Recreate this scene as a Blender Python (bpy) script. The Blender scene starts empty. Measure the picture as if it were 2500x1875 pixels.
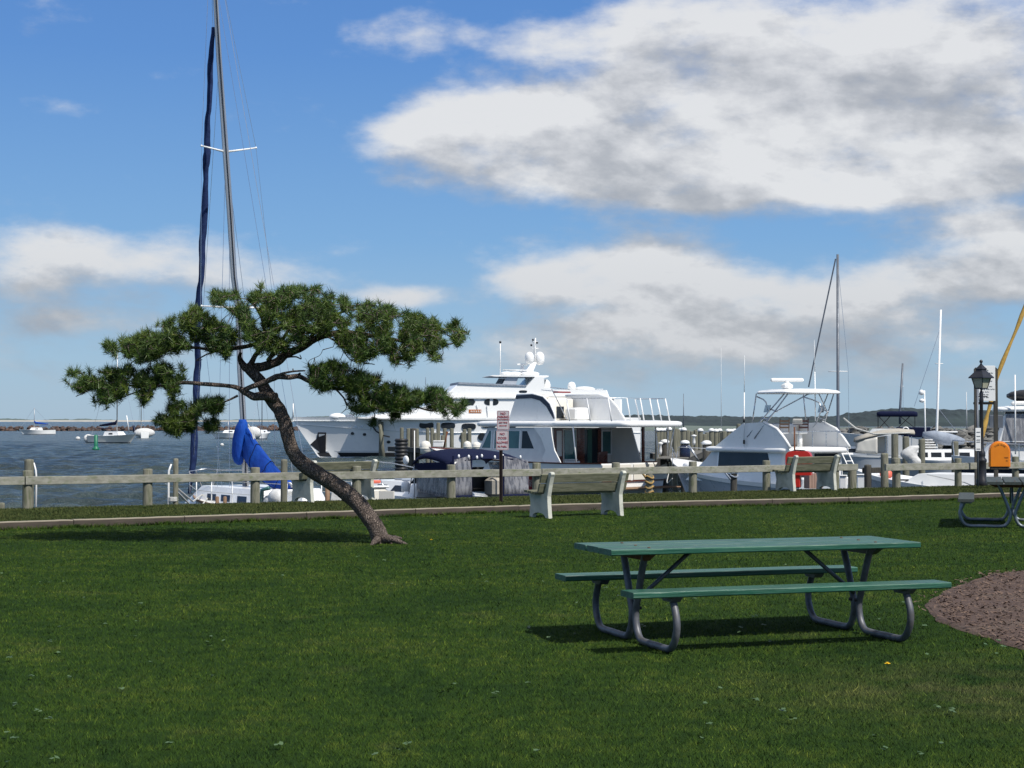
import bpy, math, random
import numpy as np
from mathutils import Vector, Matrix, noise as mnoise
random.seed(7); rng = np.random.default_rng(7)
R = math.radians
scene = bpy.context.scene
COL = scene.collection
# ------------------------------------------------------------------ camera
EYE = 1.6; F = 4200.0; PITCH = math.atan((1028-937.5)/F); WATER = -1.4
cam = bpy.data.cameras.new('camera'); cam.sensor_width = 36; cam.lens = F/2500*36
cam.clip_start = 0.1; cam.clip_end = 20000
camo = bpy.data.objects.new('camera', cam); COL.objects.link(camo)
camo.location = (0, 0, EYE); camo.rotation_euler = (math.pi/2+PITCH, 0, 0)
scene.camera = camo
# ------------------------------------------------------------------ light
SUN = Vector((0.47, -0.48, 0.84)).normalized()          # towards the sun
sl = bpy.data.lights.new('sun', 'SUN'); sl.energy = 4.9; sl.angle = R(0.5); sl.color = (1, .955, .88)
so = bpy.data.objects.new('sun', sl); COL.objects.link(so)
so.rotation_euler = (-SUN).to_track_quat('-Z', 'Y').to_euler(); so.location = (5, -5, 20)
scene.view_settings.view_transform = 'Standard'; scene.view_settings.look = 'None'
scene.view_settings.exposure = 0.0; scene.view_settings.gamma = 1
scene.cycles.use_adaptive_sampling = True
scene.cycles.max_bounces = 6; scene.cycles.transparent_max_bounces = 8

class NT:
    """small node-tree helper"""
    def __init__(s, tree): s.t = tree; s.n = tree.nodes; s.l = tree.links
    def new(s, typ, **kw):
        n = s.n.new(typ)
        for k, v in kw.items(): setattr(n, k, v)
        return n
    def put(s, sock, v):
        if v is None: return
        if isinstance(v, bpy.types.NodeSocket): s.l.new(v, sock)
        else: sock.default_value = v
    def m(s, op, a, b=None, c=None, clamp=False):
        n = s.new('ShaderNodeMath', operation=op); n.use_clamp = clamp
        s.put(n.inputs[0], a); s.put(n.inputs[1], b); s.put(n.inputs[2], c)
        return n.outputs[0]
    def noise(s, vec, scale, detail=4, rough=.55, dim='3D', dist=0):
        n = s.new('ShaderNodeTexNoise'); n.noise_dimensions = dim
        s.put(n.inputs['Vector'], vec); n.inputs['Scale'].default_value = scale
        n.inputs['Detail'].default_value = detail; n.inputs['Roughness'].default_value = rough
        n.inputs['Distortion'].default_value = dist
        return n.outputs[0]
    def ramp(s, fac, stops, interp='LINEAR'):
        n = s.new('ShaderNodeValToRGB'); s.put(n.inputs[0], fac); cr = n.color_ramp; cr.interpolation = interp
        while len(cr.elements) < len(stops): cr.elements.new(.5)
        for e, (p, c) in zip(cr.elements, stops): e.position = p; e.color = (*c, 1) if len(c) == 3 else c
        return n.outputs[0]
    def mix(s, f, a, b, mode='MIX'):
        n = s.new('ShaderNodeMix', data_type='RGBA', blend_type=mode)
        s.put(n.inputs[0], f)
        for i, v in ((6, a), (7, b)):
            if isinstance(v, tuple) and len(v) == 3: v = (*v, 1)
            s.put(n.inputs[i], v)
        return n.outputs[2]
    def vec(s, x, y, z=0.0):
        n = s.new('ShaderNodeCombineXYZ'); s.put(n.inputs[0], x); s.put(n.inputs[1], y); s.put(n.inputs[2], z)
        return n.outputs[0]
    def sep(s, v):
        n = s.new('ShaderNodeSeparateXYZ'); s.put(n.inputs[0], v); return n.outputs
    def mapr(s, v, a, b, c=0.0, d=1.0, smooth=False):
        n = s.new('ShaderNodeMapRange'); n.interpolation_type = 'SMOOTHSTEP' if smooth else 'LINEAR'
        s.put(n.inputs[0], v)
        for i, q in enumerate((a, b, c, d)): s.put(n.inputs[i+1], q)
        return n.outputs[0]

# ------------------------------------------------------------------ sky
world = bpy.data.worlds.new('World'); scene.world = world; world.use_nodes = True
wt = NT(world.node_tree); wt.n.clear()
wout = wt.new('ShaderNodeOutputWorld'); bg = wt.new('ShaderNodeBackground'); bg.inputs[1].default_value = 1.0
sky = wt.new('ShaderNodeTexSky', sky_type='NISHITA', sun_disc=False)
sky.sun_elevation = math.asin(SUN.z); sky.sun_rotation = math.atan2(SUN.x, SUN.y)
sky.air_density = 1.0; sky.dust_density = 0.6; sky.ozone_density = 2.2; sky.altitude = 0
SKYS = 0.105
# cloud banks as soft lobes over azimuth / elevation (degrees), broken up by noise
LOBES = [(1010,320,150,55,.9),(1180,335,240,110,1.3),(1480,330,330,145,1.5),(1650,430,300,70,1.15),(1830,190,360,215,1.6),(2300,210,360,250,1.6),(2250,425,370,80,1.4),(2050,330,300,130,1.1),
 (1040,90,180,75,.62),(1300,85,190,60,.62),(1560,90,140,90,.8),(1540,625,260,80,1.0),(1370,685,220,52,.9),(1720,705,450,92,1.0),(2170,735,350,80,.85),(1800,835,640,78,.8),(1500,800,300,55,.65),
 (2430,600,190,95,1.2),(2150,470,200,50,.7),(2440,700,160,50,.8),(120,600,260,82,.72),(400,645,280,82,.78),(640,690,200,60,.55),(80,700,220,50,.6),(960,724,130,32,1.0),(190,805,260,36,.42),(1690,490,150,30,.4),(150,300,100,36,.2),(940,425,60,25,.35),(1950,905,900,75,.42),(250,860,520,80,.36),(150,760,420,60,.4),(1250,880,400,50,.3)]
grp = bpy.data.node_groups.new('cloud_field', 'ShaderNodeTree')
grp.interface.new_socket('v', in_out='INPUT', socket_type='NodeSocketVector')
grp.interface.new_socket('d', in_out='OUTPUT', socket_type='NodeSocketFloat')
g = NT(grp); gi = g.new('NodeGroupInput'); go_ = g.new('NodeGroupOutput')
def vmul(t, v, s): 
    n = t.new('ShaderNodeVectorMath', operation='MULTIPLY'); t.put(n.inputs[0], v); n.inputs[1].default_value = s; return n.outputs[0]
def vadd(t, a, b):
    n = t.new('ShaderNodeVectorMath', operation='ADD'); t.put(n.inputs[0], a); t.put(n.inputs[1], b); return n.outputs[0]
P = gi.outputs[0]
nz = g.new('ShaderNodeTexNoise'); g.put(nz.inputs['Vector'], vmul(g, P, (1, 2.0, 1))); nz.inputs['Scale'].default_value = 11
nz.inputs['Detail'].default_value = 4
wv = vmul(g, vadd(g, nz.outputs[1], (-.5, -.5, -.5)), (.065, .026, 0))
Pw = vadd(g, P, wv); s_ = g.sep(Pw)
acc = None
for (px, py, rx, ry, w) in LOBES:
    u0 = math.atan((px-1250)/F); v0 = math.atan((1028-py)/F)
    a = g.m('MULTIPLY', g.m('SUBTRACT', s_[0], u0), F/rx); b = g.m('MULTIPLY', g.m('SUBTRACT', s_[1], v0), F/ry)
    r2 = g.m('ADD', g.m('MULTIPLY', a, a), g.m('MULTIPLY', b, b))
    e = g.m('MULTIPLY', g.m('EXPONENT', g.m('MULTIPLY', r2, -1.35)), w)
    acc = e if acc is None else g.m('ADD', acc, e)
n1 = g.noise(vmul(g, P, (1, 2.3, 1)), 16, 7, .58)
n2 = g.noise(vmul(g, P, (1, 1.7, 1)), 48, 6, .62)
nn = g.m('ADD', g.m('MULTIPLY', g.m('SUBTRACT', n1, .5), 1.7), g.m('MULTIPLY', g.m('SUBTRACT', n2, .5), .5))
g.put(go_.inputs[0], g.m('ADD', g.m('MINIMUM', acc, 1.15), nn))
tc = wt.new('ShaderNodeTexCoord'); ds = wt.sep(tc.outputs['Generated'])
az = wt.m('ARCTAN2', ds[0], ds[1]); el = wt.m('ARCSINE', ds[2])
def field(dv):
    n = wt.new('ShaderNodeGroup'); n.node_tree = grp
    wt.put(n.inputs[0], wt.vec(az, wt.m('ADD', el, dv), 0.0)); return n.outputs[0]
d0 = field(0.0); d1 = field(0.022)
alpha = wt.mapr(d0, .14, 1.12, smooth=True)
alpha = wt.m('MULTIPLY', alpha, wt.mapr(el, -.005, .04, .3, 1))
cv = wt.vec(wt.m('ADD', az, wt.m('MULTIPLY', el, .5)), wt.m('MULTIPLY', wt.m('ADD', el, wt.m('MULTIPLY', az, .16)), 2.1), 0.0)
rolls = wt.m('ADD', wt.m('MULTIPLY', wt.noise(cv, 10, 5, .55, dist=.4), .72), wt.m('MULTIPLY', wt.noise(wt.vec(az, wt.m('MULTIPLY', el, 1.5), 3.0), 42, 5, .6), .28))
shade = wt.m('ADD', wt.m('MULTIPLY', wt.m('SUBTRACT', rolls, .40), 2.7), wt.m('MULTIPLY', wt.m('SUBTRACT', d1, d0), .62), clamp=True)
shade = wt.m('ADD', shade, wt.mapr(el, .12, .03, 0, .32), clamp=True)
ccol = wt.ramp(shade, [(0, (.71, .715, .72)), (.30, (.57, .58, .60)), (.55, (.44, .455, .48)), (.85, (.355, .375, .41)), (1, (.32, .34, .38))])
CLS = wt.new('ShaderNodeVectorMath', operation='SCALE'); wt.put(CLS.inputs[0], ccol); CLS.inputs[3].default_value = 1.12
blue = wt.ramp(wt.mapr(el, 0.0, .30), [(0, (.36, .51, .66)), (.12, (.30, .49, .69)), (.35, (.175, .385, .70)), (.7, (.095, .265, .64)), (1, (.075, .215, .57))])
SK1 = wt.new('ShaderNodeVectorMath', operation='SCALE'); wt.put(SK1.inputs[0], sky.outputs[0]); SK1.inputs[3].default_value = SKYS
SK2 = wt.mix(.85, SK1.outputs[0], blue)
SKC = wt.new('ShaderNodeVectorMath', operation='SCALE'); wt.put(SKC.inputs[0], SK2); SKC.inputs[3].default_value = 1.02
high = wt.m('MULTIPLY', wt.mapr(wt.noise(tc.outputs['Generated'], 3.2, 5, .6), .36, .56, 0, .9, True), wt.mapr(el, .30, .48, 0, 1, True))   # unseen broken cloud added overhead and behind to neutralise the ambient light
skyc = wt.mix(wt.m('MULTIPLY', alpha, .93), SKC.outputs[0], CLS.outputs[0])
wt.l.new(wt.mix(high, skyc, (.62, .63, .64, 1)), bg.inputs[0])
wt.l.new(bg.outputs[0], wout.inputs[0])

# ------------------------------------------------------------------ helpers
def W(px, py, D):
    """world point seen at photo pixel (px, py) at forward distance D"""
    cx = (px-1250)/F; cy = (937.5-py)/F
    c, s = math.cos(PITCH), math.sin(PITCH)
    y = c-cy*s; z = s+cy*c
    return Vector((cx/y*D, D, EYE+z/y*D))
def G(px, py, h=0.0):
    """point on the horizontal plane z=h seen at photo pixel"""
    p = W(px, py, 1.0); k = (h-EYE)/(p.z-EYE)
    return Vector((p.x*k, k, h))
def link(o): COL.objects.link(o); return o
def tag(o, label=None, cat=None, group=None, kind=None):
    if label: o['label'] = label
    if cat: o['category'] = cat
    if group: o['group'] = group
    if kind: o['kind'] = kind
    return o
def empty(name, loc=(0, 0, 0), rz=0.0, label=None, cat=None, group=None):
    o = bpy.data.objects.new(name, None); o.empty_display_size = .1; link(o); o.location = loc
    o.rotation_euler = (0, 0, rz); return tag(o, label, cat, group)
def copy_tree(o, parent=None):
    c = o.copy(); COL.objects.link(c); c.parent = parent
    for ch in [k for k in list(COL.objects) if k.parent == o and k is not c]: copy_tree(ch, c)
    return c
_tn = {}
def V3(p): return Vector(p)
class MB:
    def __init__(s): s.v = []; s.f = []; s.mi = []; s.cur = 0; s.sm = []; s.smooth = False
    def add(s, vs, fs):
        o = len(s.v); s.v += [tuple(p) for p in vs]
        for q in fs: s.f.append(tuple(i+o for i in q)); s.mi.append(s.cur); s.sm.append(s.smooth)
        return s
    def box(s, c, d, rz=0, M=None):
        cx, cy, cz = c; hx, hy, hz = d[0]/2, d[1]/2, d[2]/2
        vs = [(x, y, z) for x in (-hx, hx) for y in (-hy, hy) for z in (-hz, hz)]
        cr, sr = math.cos(rz), math.sin(rz); out = []
        for x, y, z in vs:
            p = Vector((x, y, z))
            if M: p = M @ p
            out.append((cx+cr*p.x-sr*p.y, cy+sr*p.x+cr*p.y, cz+p.z))
        return s.add(out, [(0, 1, 3, 2), (4, 6, 7, 5), (0, 4, 5, 1), (2, 3, 7, 6), (0, 2, 6, 4), (1, 5, 7, 3)])
    def bbox(s, c, d, b=.01, rz=0):
        """box with chamfered edges"""
        hx, hy, hz = d[0]/2, d[1]/2, d[2]/2; b = min(b, hx*.9, hy*.9, hz*.9)
        rings = []
        def rect(x, y, z):
            return [(-x+b, -y, z), (x-b, -y, z), (x, -y+b, z), (x, y-b, z), (x-b, y, z), (-x+b, y, z), (-x, y-b, z), (-x, -y+b, z)]
        rings = [rect(hx-b, hy-b, -hz), rect(hx, hy, -hz+b), rect(hx, hy, hz-b), rect(hx-b, hy-b, hz)]
        cr, sr = math.cos(rz), math.sin(rz)
        rings = [[(c[0]+cr*x-sr*y, c[1]+sr*x+cr*y, c[2]+z) for x, y, z in r] for r in rings]
        return s.loft(rings, cap=True)
    def loft(s, rings, cap=True, closed=True):
        n = len(rings[0]); vs = [p for r in rings for p in r]; fs = []
        for i in range(len(rings)-1):
            for j in range(n if closed else n-1):
                a = i*n+j; b = i*n+(j+1) % n; fs.append((a, b, b+n, a+n))
        if cap: fs.append(tuple(reversed(range(n)))); fs.append(tuple((len(rings)-1)*n+j for j in range(n)))
        return s.add(vs, fs)
    def tube(s, pts, r, n=8, cap=True, sy=1.0):
        pts = [Vector(p) for p in pts]; rs = r if isinstance(r, (list, tuple)) else [r]*len(pts)
        rings = []; up = None
        for i, p in enumerate(pts):
            t = (pts[min(i+1, len(pts)-1)]-pts[max(i-1, 0)])
            if t.length < 1e-9: t = Vector((0, 0, 1))
            t.normalize()
            if up is None:
                a = Vector((0, 0, 1)) if abs(t.z) < .9 else Vector((1, 0, 0)); up = (a-t*a.dot(t)).normalized()
            else:
                up = up-t*up.dot(t); up = up.normalized() if up.length > 1e-6 else Vector((1, 0, 0))
            b = t.cross(up)
            rings.append([tuple(p+(up*math.sin(k*2*math.pi/n)*sy+b*math.cos(k*2*math.pi/n))*rs[i]) for k in range(n)])
        sv = s.smooth; s.smooth = n > 5; s.loft(rings, cap); s.smooth = sv
        return s
    def lathe(s, prof, c=(0, 0, 0), n=20):
        rings = [[(c[0]+r*math.cos(2*math.pi*k/n), c[1]+r*math.sin(2*math.pi*k/n), c[2]+z) for k in range(n)] for r, z in prof]
        sv = s.smooth; s.smooth = True; s.loft(rings, True); s.smooth = sv; return s
    def prism(s, poly, d, org=(0, 0, 0), ax=(1, 0, 0), ay=(0, 0, 1), an=None, cen=True):
        """polygon (u,v) in plane (ax, ay) extruded d along the normal"""
        ax = Vector(ax).normalized(); ay = Vector(ay).normalized(); an = Vector(an).normalized() if an is not None else ax.cross(ay)
        o = Vector(org); k0 = -d/2 if cen else 0.0
        r0 = [tuple(o+ax*u+ay*v+an*k0) for u, v in poly]; r1 = [tuple(o+ax*u+ay*v+an*(k0+d)) for u, v in poly]
        return s.loft([r0, r1], True)
    def ball(s, c, r, n=12, m=8):
        rx, ry, rz = r if isinstance(r, (tuple, list)) else (r, r, r)
        rings = []
        for i in range(m+1):
            a = math.pi*i/m-math.pi/2; q = max(math.cos(a), .01)
            rings.append([(c[0]+rx*q*math.cos(2*math.pi*k/n), c[1]+ry*q*math.sin(2*math.pi*k/n), c[2]+rz*math.sin(a)) for k in range(n)])
        sv = s.smooth; s.smooth = True; s.loft(rings, True); s.smooth = sv; return s
    def build(s, name, mats, parent=None, loc=None, label=None):
        me = bpy.data.meshes.new(name); me.from_pydata(s.v, [], s.f)
        if not isinstance(mats, (list, tuple)): mats = [mats]
        for m in mats: me.materials.append(m)
        me.polygons.foreach_set('material_index', s.mi); me.polygons.foreach_set('use_smooth', s.sm)
        me.update(); fix_normals(me)
        o = bpy.data.objects.new(name, me); link(o); o.parent = parent
        if loc is not None: o.location = loc
        if label: o['label'] = label
        return o
def fix_normals(me):
    import bmesh
    if len(me.vertices) > 60000: return
    bm = bmesh.new(); bm.from_mesh(me); bmesh.ops.recalc_face_normals(bm, faces=bm.faces); bm.to_mesh(me); bm.free()
def raw_mesh(name, verts, faces_n, mat, smooth=False, attr=None):
    """fast mesh from numpy: verts (N,3), faces (M,k)"""
    me = bpy.data.meshes.new(name); N = len(verts); M, k = faces_n.shape
    me.vertices.add(N); me.vertices.foreach_set('co', np.asarray(verts, dtype=np.float32).ravel())
    me.loops.add(M*k); me.loops.foreach_set('vertex_index', faces_n.astype(np.int32).ravel())
    me.polygons.add(M); me.polygons.foreach_set('loop_start', np.arange(0, M*k, k, dtype=np.int32))
    me.polygons.foreach_set('loop_total', np.full(M, k, dtype=np.int32))
    if smooth: me.polygons.foreach_set('use_smooth', np.ones(M, dtype=bool))
    if attr is not None:
        a = me.attributes.new('rnd', 'FLOAT', 'FACE'); a.data.foreach_set('value', np.asarray(attr, dtype=np.float32))
    me.materials.append(mat); me.update(); me.validate()
    return link(bpy.data.objects.new(name, me))

# ------------------------------------------------------------------ materials
def mat(name, c1, c2=None, rough=.5, metal=0, scale=8, detail=5, bump=0, bscale=None, stretch=(1, 1, 1), spec=.5, thr=(.35, .65),
        alpha=1, trans=0, coat=0, dirt=None, dscale=2.0, emis=None):
    m = bpy.data.materials.new(name); m.use_nodes = True; t = NT(m.node_tree); b = t.n['Principled BSDF']
    b.inputs['Roughness'].default_value = rough; b.inputs['Metallic'].default_value = metal
    b.inputs['Specular IOR Level'].default_value = spec; b.inputs['Coat Weight'].default_value = coat
    tcn = t.new('ShaderNodeTexCoord'); V = vmul(t, tcn.outputs['Object'], stretch)
    c2 = c2 or tuple(x*.85 for x in c1)
    col = t.mix(t.mapr(t.noise(V, scale, detail), thr[0], thr[1]), (*c1, 1), (*c2, 1))
    if dirt: col = t.mix(t.mapr(t.noise(V, dscale, 6, .65), .52, .72), col, (*dirt, 1))
    t.put(b.inputs['Base Color'], col)
    if trans: b.inputs['Transmission Weight'].default_value = trans
    if alpha < 1: b.inputs['Alpha'].default_value = alpha
    if bump:
        bn = t.new('ShaderNodeBump'); bn.inputs['Strength'].default_value = 1; bn.inputs['Distance'].default_value = bump
        t.put(bn.inputs['Height'], t.noise(V, bscale or scale*3, 5, .6)); t.put(b.inputs['Normal'], bn.outputs[0])
    t.put(b.inputs['Roughness'], t.mapr(t.noise(V, scale*1.7, 3), .3, .7, max(rough-.08, .02), min(rough+.08, 1)))
    if emis: b.inputs['Emission Color'].default_value = (*emis, 1); b.inputs['Emission Strength'].default_value = 1
    return m
M = {}
M['white'] = mat('white_gelcoat', (.83, .83, .81), (.80, .80, .785), .32, scale=1.5, coat=.2, dirt=(.74, .74, .71), dscale=.9)
M['cream'] = mat('cream_gelcoat', (.74, .71, .63), (.70, .67, .6), .35, scale=1.5)
M['offwhite'] = mat('offwhite_deck', (.70, .705, .69), (.64, .645, .64), .5, scale=4)
M['yachtwhite'] = mat('bright_white_hull', (.90, .90, .885), (.88, .88, .865), .3, scale=.6, coat=.2)
M['grey_hull'] = mat('grey_hull_paint', (.46, .49, .53), (.42, .45, .49), .3, scale=1.5)
M['navy'] = mat('navy_canvas', (.006, .009, .030), (.010, .014, .042), .85, scale=20, bump=.002, spec=.1)
M['navy_paint'] = mat('navy_paint', (.012, .018, .045), (.016, .022, .05), .25, scale=3)
M['blue'] = mat('bright_blue_canvas', (.005, .068, .36), (.004, .04, .26), .8, scale=3, stretch=(1, 1, .5), bump=.05, bscale=4, spec=.25)
M['blue_dark'] = mat('faded_blue_canvas', (.022, .042, .12), (.010, .020, .07), .85, scale=6, bump=.004, spec=.2)
M['glass'] = mat('dark_window_glass', (.012, .016, .022), (.02, .026, .034), .1, scale=1.5, spec=.28)
M['teal_glass'] = mat('teal_tinted_glass', (.055, .16, .155), (.025, .085, .09), .08, scale=1.2, spec=.7)
M['black'] = mat('black_rubber', (.012, .012, .013), (.02, .02, .021), .5, scale=9)
M['iron'] = mat('black_painted_iron', (.014, .014, .018), (.02, .02, .024), .42, scale=9)
M['steel'] = mat('stainless_tube', (.55, .57, .6), (.45, .47, .5), .28, .85, scale=8)
M['alu'] = mat('mast_aluminium', (.45, .46, .47), (.36, .37, .38), .42, .6, scale=3, stretch=(1, 1, .2))
M['dark_alu'] = mat('dark_grey_spar', (.10, .115, .14), (.14, .155, .18), .45, .3, scale=3)
M['galv'] = mat('galvanised_pipe', (.14, .145, .16), (.075, .08, .092), .5, .3, scale=14, detail=7, dirt=(.10, .09, .08), dscale=5)
M['mahog'] = mat('varnished_mahogany', (.13, .028, .012), (.075, .017, .009), .3, scale=4, stretch=(1, 1, 4), coat=.3)
M['teak'] = mat('bare_teak', (.25, .15, .085), (.18, .11, .065), .7, scale=8, stretch=(1, 6, 1))
M['post'] = mat('weathered_post_wood', (.225, .215, .165), (.13, .13, .095), .9, scale=6, stretch=(5, 5, .8), bump=.006, bscale=14, dirt=(.10, .12, .055), dscale=3)
M['rail'] = mat('silvered_rail_wood', (.30, .295, .25), (.20, .195, .16), .9, scale=3, stretch=(.6, 4, 4), bump=.004, bscale=14, dirt=(.13, .15, .075), dscale=4)
M['kerb'] = mat('brown_landscape_timber', (.085, .067, .053), (.048, .039, .033), .92, scale=3, stretch=(.6, 4, 4), bump=.006, bscale=12, dirt=(.07, .065, .04), dscale=5)
M['pile'] = mat('dock_piling_wood', (.19, .185, .14), (.11, .11, .082), .9, scale=5, stretch=(4, 4, .6), bump=.008, bscale=10, dirt=(.07, .075, .045), dscale=1.6)
M['pile_dark'] = mat('dark_piling_wood', (.075, .07, .058), (.04, .038, .033), .9, scale=5, stretch=(4, 4, .6), bump=.01, bscale=8)
M['dockwood'] = mat('grey_dock_planks', (.2, .19, .165), (.13, .125, .11), .9, scale=4, stretch=(1, 5, 1), bump=.004)
M['slat'] = mat('mossy_bench_slat', (.20, .195, .135), (.115, .12, .075), .9, scale=4, stretch=(.8, 5, 5), bump=.004, bscale=12, dirt=(.075, .085, .045), dscale=6)
M['conc'] = mat('painted_concrete', (.56, .56, .48), (.46, .465, .41), .8, scale=7, bump=.004, bscale=24, dirt=(.30, .31, .25), dscale=4)
M['table'] = mat('green_painted_planks', (.021, .105, .066), (.011, .062, .038), .42, scale=3, stretch=(.5, 7, 7), bump=.004, bscale=12, detail=9, thr=(.38, .62), dirt=(.05, .115, .08), dscale=5, spec=.5)
M['signwhite'] = mat('white_sign_face', (.62, .57, .58), (.56, .51, .52), .5, scale=10)
M['signred'] = mat('red_sign_ink', (.42, .05, .06), (.36, .045, .055), .5)
M['signblk'] = mat('black_sign_ink', (.02, .02, .02), (.03, .03, .03), .5)
M['orange'] = mat('orange_plastic', (.80, .24, .01), (.72, .20, .008), .38, scale=3)
M['red'] = mat('red_plastic', (.55, .03, .018), (.46, .022, .014), .35, scale=3)
M['redp'] = mat('deep_red_paint', (.25, .012, .018), (.2, .01, .014), .4, scale=3)
M['purple'] = mat('purple_ink', (.09, .01, .07), (.08, .01, .06), .5)
M['rope'] = mat('white_rope', (.55, .55, .52), (.42, .42, .39), .9, scale=30)
M['tanrope'] = mat('tan_rope', (.42, .27, .09), (.3, .19, .07), .9, scale=30)
M['beige'] = mat('beige_canvas', (.42, .39, .33), (.35, .32, .27), .9, scale=7, bump=.004)
M['vinyl'] = mat('clear_vinyl_curtain', (.30, .30, .315), (.12, .125, .145), .22, scale=3.5, stretch=(4, 4, .7), detail=3, thr=(.42, .58), alpha=.62)
M['wallbeige'] = mat('greige_cabin_wall', (.62, .60, .54), (.57, .55, .50), .5, scale=2)
M['yellow'] = mat('yellow_sail_cover', (.52, .32, .07), (.40, .24, .05), .8, scale=9, bump=.004)
M['rustrock'] = mat('rust_brown_boulder', (.11, .07, .056), (.055, .042, .038), .95, scale=.35, detail=8, bump=.1, bscale=1)
M['greyrock'] = mat('grey_boulder', (.20, .195, .18), (.10, .098, .09), .95, scale=.6, detail=8, bump=.08, bscale=2)
M['green_buoy'] = mat('green_buoy_paint', (.005, .17, .085), (.004, .13, .065), .45)
M['coral'] = mat('coral_fender', (.72, .16, .10), (.62, .12, .08), .5)
M['signpost'] = mat('dark_brown_post', (.035, .018, .014), (.022, .013, .011), .6, scale=12)
M['rust'] = mat('rusty_iron', (.16, .06, .025), (.10, .04, .02), .9, scale=12)
M['lampglass'] = mat('frosted_lamp_glass', (.40, .40, .31), (.30, .30, .23), .25, scale=5)
M['amber'] = mat('amber_sign', (.48, .16, .03), (.4, .12, .02), .5)
M['green_door'] = mat('green_curtain', (.05, .13, .10), (.035, .10, .08), .8, scale=6, stretch=(4, 4, .5))
M['tarwhite'] = mat('white_tarp', (.68, .68, .66), (.5, .5, .49), .7, scale=5, bump=.02, bscale=6)
M['grey_canvas'] = mat('blue_grey_sail_cover', (.30, .34, .40), (.20, .23, .28), .85, scale=3, bump=.02, bscale=5)

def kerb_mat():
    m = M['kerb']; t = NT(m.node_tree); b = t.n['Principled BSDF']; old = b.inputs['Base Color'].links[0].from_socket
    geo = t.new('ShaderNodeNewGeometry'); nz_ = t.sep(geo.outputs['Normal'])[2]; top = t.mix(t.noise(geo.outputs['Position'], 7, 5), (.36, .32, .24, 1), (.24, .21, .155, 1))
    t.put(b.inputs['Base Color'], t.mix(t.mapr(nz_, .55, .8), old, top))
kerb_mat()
# ------------------------------------------------------------------ water
def water_mat():
    m = bpy.data.materials.new('harbour_water'); m.use_nodes = True; t = NT(m.node_tree); b = t.n['Principled BSDF']
    geo = t.new('ShaderNodeNewGeometry'); Pn = geo.outputs['Position']; sp = t.sep(Pn)
    big = t.noise(vmul(t, Pn, (1, .35, 0)), .03, 4, .6)
    c = t.ramp(big, [(.35, (.016, .028, .032)), (.5, (.025, .042, .044)), (.65, (.040, .062, .058))])
    ch = t.noise(vmul(t, Pn, (.5, .9, 0)), 1.0, 6, .68)
    c = t.mix(t.mapr(t.noise(vmul(t, Pn, (.5, .28, 0)), .8, 5, .7), .46, .62, 0, .55), c, (.075, .105, .105, 1))  # paler streaks put the light on wave facets into the colour
    # whitecaps further out
    wc = t.noise(vmul(t, Pn, (.9, .35, 0)), .33, 6, .75); c2 = t.mix(t.mapr(wc, .665, .70), c, (.42, .45, .46, 1))
    t.put(b.inputs['Base Color'], c2); b.inputs['Roughness'].default_value = .2; b.inputs['Specular IOR Level'].default_value = .34; b.inputs['IOR'].default_value = 1.33
    bn = t.new('ShaderNodeBump'); bn.inputs['Distance'].default_value = .7; bn.inputs['Strength'].default_value = 1
    t.put(bn.inputs['Height'], t.m('ADD', ch, t.m('MULTIPLY', t.noise(Pn, 6, 3), .18))); t.put(b.inputs['Normal'], bn.outputs[0])
    return m
M['water'] = water_mat()
ys = np.concatenate([28*np.power(260/28, np.linspace(0, 1, 860)), 260*np.power(9500/260, np.linspace(0, 1, 141))[1:]]); nr, nc = len(ys), 560; uu = np.linspace(-.62, .62, nc)
X = uu[None, :]*(ys[:, None]+14); Y = np.repeat(ys[:, None], nc, 1)
r = np.random.default_rng(2); Z = np.zeros_like(X)
for k in range(26):
    lam = r.uniform(1.0, 5.0); th = r.normal(-.9, .55); kx_, ky_ = 2*np.pi/lam*np.cos(th), 2*np.pi/lam*np.sin(th); am = .036*lam**.75
    w_ = np.clip(1-(ys/lam/90), 0, 1)[:, None]; ph = kx_*X+ky_*Y+r.uniform(0, 6.28); Z += w_*am*(1-2*np.abs(np.sin(ph/2))**.8)*.55+w_*am*.3*np.sin(ph*1.7)
V = np.stack([X, Y, WATER+Z], 2).reshape(-1, 3); i = np.arange(nr-1)[:, None]*nc+np.arange(nc-1)[None, :]; i = i.ravel()
tag(raw_mesh('water', V, np.stack([i, i+1, i+nc+1, i+nc], 1), M['water'], smooth=True), kind='structure')
# ------------------------------------------------------------------ ground
def lerp_line(pts, x):
    for a, b in zip(pts, pts[1:]):
        if x <= b[0]: break
    return a[1]+(b[1]-a[1])*(x-a[0])/(b[0]-a[0])
KERB = [(-40, 6), (-10.4, 23.6), (-7.52, 25.26), (-2.38, 28.6), (1.1, 30.9), (3.43, 32.0), (7.2, 33.7), (8.7, 34.7), (14.5, 37.6), (40, 52)]
def bulk(x): return 33.62+.545*x
MULCH = [(3.56, 11.96), (3.51, 12.37), (3.46, 13.05), (3.40, 13.8), (3.57, 15), (4.16, 16.4), (4.94, 17.87), (5.46, 18.36), (6.6, 19.1), (8.4, 19),
         (10, 17), (10.2, 12.5), (8, 9.6), (5.2, 9.4), (4.1, 10.4)]
def in_poly(x, y, poly):
    ins = np.zeros(x.shape, bool); n = len(poly)
    for i in range(n):
        x1, y1 = poly[i]; x2, y2 = poly[(i+1) % n]
        c = ((y1 > y) != (y2 > y)) & (x < (x2-x1)*(y-y1)/((y2-y1) if y2 != y1 else 1e-9)+x1); ins ^= c
    return ins
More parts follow.
